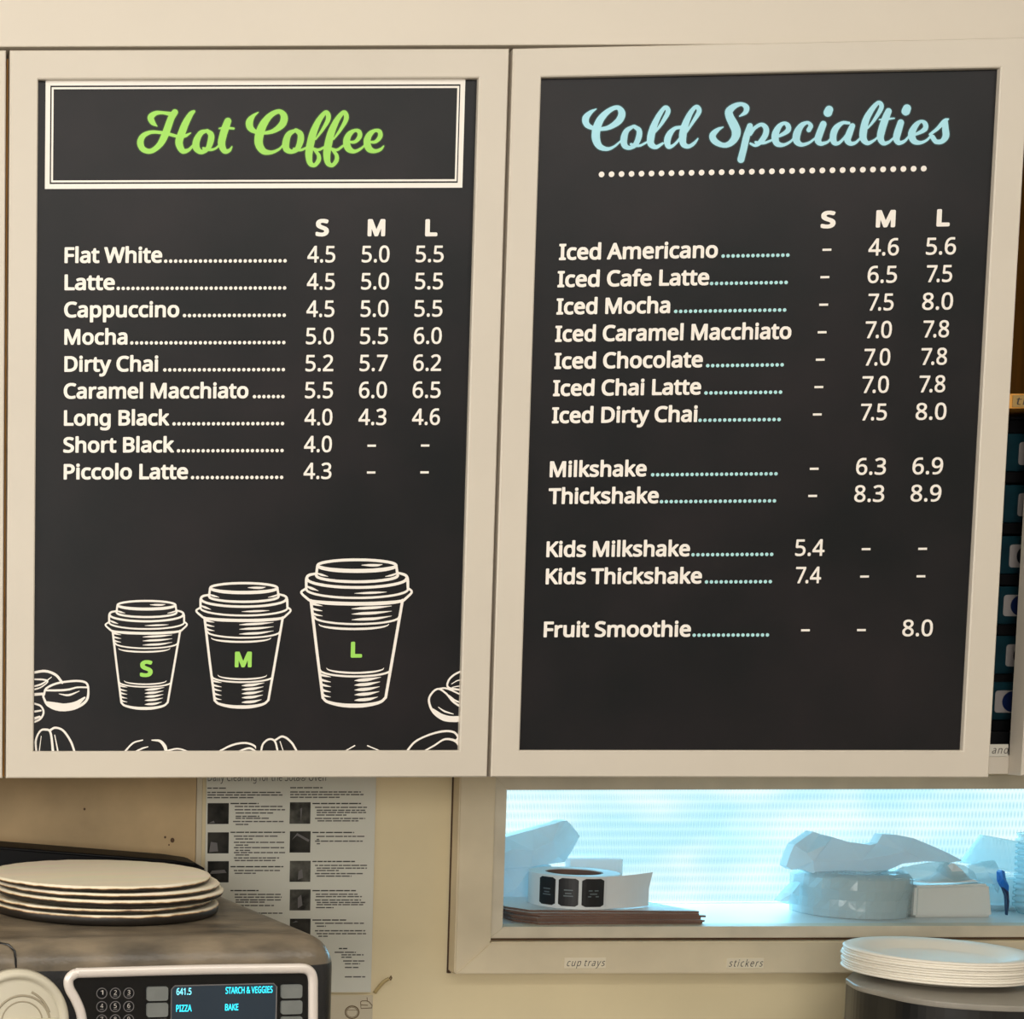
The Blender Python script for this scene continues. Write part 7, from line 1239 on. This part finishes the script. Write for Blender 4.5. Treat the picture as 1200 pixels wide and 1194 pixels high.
# folded white paper bag at the end of the ledge
bg = at(600, 1060, 2.12); bg = Vector((bg.x, 2.12, SZ))
bag = empty('paper_bag', bg); tag(bag, 'crumpled white paper bag with folded top leaning behind the sticker roll', 'bag')
f_pts = [(560, 985, 2.174), (592, 981, 2.169), (625, 972, 2.164), (652, 964.5, 2.159), (656, 962.5, 2.159), (664, 961.5, 2.164),   # 0-5
         (670, 967, 2.174), (679.5, 979.5, 2.184), (672, 994, 2.179), (662, 1010, 2.174), (654, 1004, 2.159), (648, 985, 2.152),     # 6-11
         (640, 1013, 2.154), (622, 1016, 2.152), (592, 1018, 2.156), (560, 1018, 2.164), (625, 997, 2.146), (600, 995, 2.152)]      # 12-17
f_fc = [(0, 15, 14, 17, 1), (1, 17, 16, 2), (2, 16, 11, 3), (3, 11, 4), (4, 11, 5), (5, 11, 6), (6, 11, 10, 7), (7, 10, 8), (8, 10, 9), (11, 16, 12, 10), (10, 12, 9), (16, 13, 12), (17, 14, 13, 16)]
facets('folded_top', f_pts, f_fc, 0.02, 'wrap', bag, bg)
l_pts = [(560, 1018.5, 2.159), (592, 1018.5, 2.154), (622, 1016.5, 2.149), (646, 1014, 2.159), (560, 1061, 2.164), (592, 1062.5, 2.156), (624, 1062.5, 2.154), (648, 1061, 2.162), (606, 1040, 2.145)]
def drop(px, Y): # pixel row of the ledge surface at this column and depth
    v = at(px, 1050, Y); lo, hi = 1000, 1120
    for _ in range(30):
        mid = (lo+hi)/2
        if at(px, mid, Y).z > SZ: lo = mid
        else: hi = mid
    return lo
l_pts = [(p[0], drop(p[0], p[2]), p[2]) if i in (4, 5, 6, 7) else p for i, p in enumerate(l_pts)]
facets('lower_bag', l_pts, [(0, 4, 5, 8, 1), (1, 8, 2), (8, 5, 6), (2, 8, 6), (2, 6, 7, 3)], 0.022, 'wrap', bag, bg)

# wrapped packs at the other end
pk = Vector((at(990, 1060, 2.12).x, 2.12, SZ))
pack = empty('wrapped_pack', pk); tag(pack, 'torn white paper wrap lying over the plastic wrapped roll on the window ledge', 'wrap')
zt_ = 0
P_ = [(921.5, 1015, 2.115), (926, 1001, 2.11), (931, 990, 2.105), (941, 983, 2.11), (953, 974.5, 2.12), (960, 977, 2.118), (976, 981, 2.11),          # 0-6
      (996, 987, 2.105), (1020, 990, 2.105), (1028, 988, 2.11), (1034, 977.5, 2.115), (1052, 978.5, 2.112), (1070, 982, 2.11), (1092, 991, 2.115), (1112, 1000, 2.12), (1128, 1008.5, 2.125), # 7-15
      (1112, 1011, 2.11), (1085, 1009, 2.10), (1058, 1012, 2.10), (1040, 1020, 2.10), (1022, 1028, 2.10), (1000, 1027, 2.10), (978, 1028.5, 2.10), (955, 1024, 2.10), (940, 1018.5, 2.108), (928, 1019, 2.112), # 16-25
      (953, 1009, 2.095), (968, 990, 2.095), (945, 1000, 2.098), (1010, 1008, 2.092), (1062, 998, 2.095)]  # 26-30
F_ = [(0, 25, 28, 1), (1, 28, 2), (2, 28, 3), (3, 28, 27, 5, 4), (5, 27, 6), (28, 26, 27), (25, 24, 26, 28), (24, 23, 26), (26, 23, 22), (27, 26, 22, 29, 7, 6), (7, 29, 8), (22, 21, 29), (21, 20, 29), (8, 29, 30, 10, 9), (29, 20, 19, 30), (10, 30, 11), (11, 30, 12), (12, 30, 13), (19, 18, 30), (30, 18, 17, 13), (13, 17, 14), (14, 17, 16, 15)]
facets('torn_wrap', P_, F_, 0.016, 'wrap', pack, pk)

# plastic wrapped roll under it
cyl = at(990, 1050, 2.125)
rl = empty('wrapped_roll', (cyl.x, 2.125, SZ)); tag(rl, 'roll of white cups in clear plastic film under the torn paper wrap', 'roll')
Rw = (at(1060, 1050, 2.12).x-at(934, 1050, 2.12).x)/2
rl.location = (at(997, 1050, 2.12).x, 2.122, SZ)
cyl = rl.location.copy()
hw = at(990, 1030, 2.06).z-SZ
bmobj('paper_core', lathe_bm([(0, 0.0002), (Rw*0.93, 0.0002), (Rw*0.93, hw), (Rw*0.6, hw+0.0005), (0, hw+0.0005)], 56), 'napkin', rl, smooth=False)
def wf(a, k):
    return (0.0030*noise.noise(Vector((math.cos(a)*5, math.sin(a)*5, k*1.1))), 0.0)
bmobj('film', lathe_bm([(Rw*0.97, 0.0), (Rw*0.99, hw*0.2), (Rw*0.97, hw*0.45), (Rw*1.0, hw*0.7), (Rw*0.97, hw*0.95), (Rw*0.90, hw*1.08), (Rw*0.5, hw*1.12)], 44, wf), 'film', rl)
# gathered film tail
T_ = [(912, 1056, 2.12), (920, 1046, 2.118), (930, 1036, 2.12), (938, 1034, 2.11), (936, 1050, 2.105), (936, 1060, 2.115), (922, 1059, 2.115), (928, 1047, 2.106)]
T_ = [(p[0], min(p[1], drop(p[0], p[2])-0.3), p[2]) for p in T_]
facets('gathered_tail', T_, [(0, 6, 7, 1), (1, 7, 2), (2, 7, 3), (3, 7, 4), (7, 6, 5, 4)], 0.01, 'film', rl, Vector((cyl.x, 2.122, SZ)))
# crumpled film between the roll and the carton
C_ = [(1010, 1034, 2.095), (1025, 1028, 2.09), (1040, 1022, 2.085), (1058, 1020, 2.09), (1066, 1030, 2.085), (1066, 1044, 2.08), (1066, 1060, 2.08), (1052, 1066, 2.075), (1035, 1058, 2.08), (1018, 1062, 2.078), (1008, 1050, 2.09), (1040, 1040, 2.07), (1055, 1048, 2.066), (1026, 1046, 2.072), (1050, 1032, 2.074)]
C_ = [(p[0], min(p[1], drop(p[0], p[2])-0.2), p[2]) for p in C_]
facets('crumpled_film', C_, [(0, 10, 13, 1), (1, 13, 11, 2), (2, 11, 14), (2, 14, 3), (3, 14, 4), (4, 14, 12, 5), (5, 12, 6), (6, 12, 7), (7, 12, 8), (8, 12, 11), (8, 11, 13), (8, 13, 9), (9, 13, 10), (14, 11, 12)], 0.01, 'film', rl, Vector((cyl.x, 2.122, SZ)))

# grey white carton with tissue on it
YC = 2.075
b0 = at(1072, 1070, YC); b1 = at(1166, 1036, YC)
ctn = empty('paper_carton', (b0.x, YC, SZ)); tag(ctn, 'grey white paper carton with open plastic wrap and tissue on top, on the window ledge', 'carton')
w = b1.x-b0.x; h = b1.z-SZ
bm = box_bm(0, w, 0, 0.075, 0, h)
for v in bm.verts:
    if v.co.z > h/2 and v.co.x < w/2: v.co.z -= 0.002
    if v.co.x > w/2 and v.co.z > h/2: v.co.x -= 0.006
bmesh.ops.bevel(bm, geom=bm.edges[:], offset=0.003, segments=3, affect='EDGES')
bmobj('carton_body', bm, 'greybox', ctn)
OR = Vector((b0.x, YC, SZ))
Tt = [(1068, 1033, 2.085), (1086, 1031, 2.08), (1100, 1027, 2.085), (1108, 1015, 2.09), (1118, 1011.5, 2.09), (1128, 1020, 2.09), (1136, 1029, 2.085), (1148, 1033, 2.09), (1120, 1034.5, 2.075), (1090, 1035, 2.075), (1115, 1024, 2.08)]
facets('tissue', Tt, [(0, 9, 1), (1, 9, 10, 2), (2, 10, 3), (3, 10, 4), (4, 10, 5), (5, 10, 6), (6, 10, 8, 7), (9, 8, 10)], 0.012, 'white', ctn, OR)
Wt = [(1046, 1023, 2.09), (1060, 1016, 2.09), (1090, 1011, 2.092), (1108, 1010, 2.095), (1130, 1014, 2.10), (1142, 1022, 2.095), (1145, 1030, 2.08), (1120, 1033.5, 2.070), (1085, 1033, 2.070), (1060, 1028, 2.08), (1100, 1022, 2.073)]
facets('film_flap', Wt, [(0, 9, 1), (1, 9, 10, 2), (2, 10, 3), (3, 10, 4), (4, 10, 5), (5, 10, 7, 6), (9, 8, 10), (10, 8, 7)], 0.004, 'film', ctn, OR)
W2 = [(1135, 1014, 2.12), (1150, 1010, 2.12), (1166, 1008.5, 2.12), (1170, 1016, 2.11), (1173, 1030, 2.10), (1170, 1046, 2.09), (1165, 1036, 2.085), (1150, 1034, 2.09), (1138, 1026, 2.10), (1156, 1020, 2.10)]
facets('film_corner', W2, [(0, 8, 9, 1), (1, 9, 2), (2, 9, 3), (3, 9, 4), (4, 9, 6, 5), (9, 7, 6), (9, 8, 7)], 0.004, 'film', ctn, OR)

# clear cups: one upside down on its side, a column further along
def clear_cup(r0, r1, h, ribs=6):
    prof = [(0, 0), (r0*0.96, 0), (r0, 0.002)]
    for i in range(1, ribs+1):
        t_ = i/ribs; r = r0+(r1-r0)*t_
        prof += [(r-0.0006, 0.002+(h-0.004)*(t_-0.03)), (r, 0.002+(h-0.004)*t_)]
    prof += [(r1+0.0025, h-0.001), (r1+0.0025, h), (r1, h)]
    return lathe_bm(prof, 40)
yc = 2.15
cc = at(1166, 1018, yc)
o = bmobj('clear_cup', clear_cup(0.026, 0.038, 0.040), 'cup', smooth=True)
zc = at(1166, 1018, yc).z
tag(o, 'clear plastic cup lying tilted behind the grey white carton', 'cup')
o.location = (cc.x+0.007, yc, at(1150, 984, yc).z+0.001); o.rotation_euler = (math.radians(180), math.radians(12), 0)
# the box it stands on
z_top = at(1166, 1024, yc).z
bx = empty('lid_sleeve', (at(1128, 1040, yc).x, 2.125, SZ)); tag(bx, 'stack of clear lids in a plastic sleeve behind the carton, under the tilted cup', 'lids')
wv = at(1215, 1040, yc).x-bx.location.x
hz = z_top-SZ-0.0028
box('sleeve', 0, wv, 0, 0.062, 0, hz, 'film', bx, bevel=0.004)
for i in range(5):
    box('lid_edge', 0.004, wv-0.004, 0.004, 0.058, 0.002+i*hz/5.2, 0.004+i*hz/5.2, 'cup', bx)
# blue bit of packaging
bb = at(1176, 1040, 2.09); bo = Vector((bb.x, 2.09, SZ))
blu = empty('blue_wrapper', bo); tag(blu, 'small bright blue plastic wrapper with dark tip beside the grey white carton', 'wrapper')
Bp = [(1171.5, 1022, 2.09), (1174, 1019.5, 2.088), (1177.5, 1021, 2.088), (1179, 1030, 2.086), (1182.5, 1038, 2.086), (1182, 1045, 2.09), (1176, 1040, 2.088), (1172, 1034, 2.088), (1175.5, 1030, 2.082)]
facets('foil', Bp, [(0, 8, 1), (1, 8, 2), (2, 8, 3), (3, 8, 4), (4, 8, 6, 5), (6, 8, 7), (7, 8, 0)], 0.006, 'bluebit', blu, bo)
Bp = [(1176, 1040, 2.087), (1182, 1045, 2.087), (1183, 1056, 2.088), (1181, drop(1181, 2.09)-0.1, 2.09), (1179.5, 1050, 2.086)]
facets('dark_tip', Bp, [(0, 4, 2, 1), (4, 3, 2)], 0.005, 'navy', blu, bo)
# column of cups at the far end, cut by the frame
o = bmobj('cup_stack', lathe_bm([(0, 0), (0.030, 0), (0.032, 0.004)]+[p for i in range(12) for p in ((0.0335, 0.008+i*0.0075), (0.0365, 0.009+i*0.0075), (0.0365, 0.012+i*0.0075), (0.0335, 0.013+i*0.0075))]+[(0.036, 0.102), (0, 0.102)], 40), 'cup', smooth=True)
tag(o, 'column of nested clear cups at the far end of the window ledge', 'cups')
q = at(1228, 1040, 2.10); o.location = (q.x, 2.10, SZ)
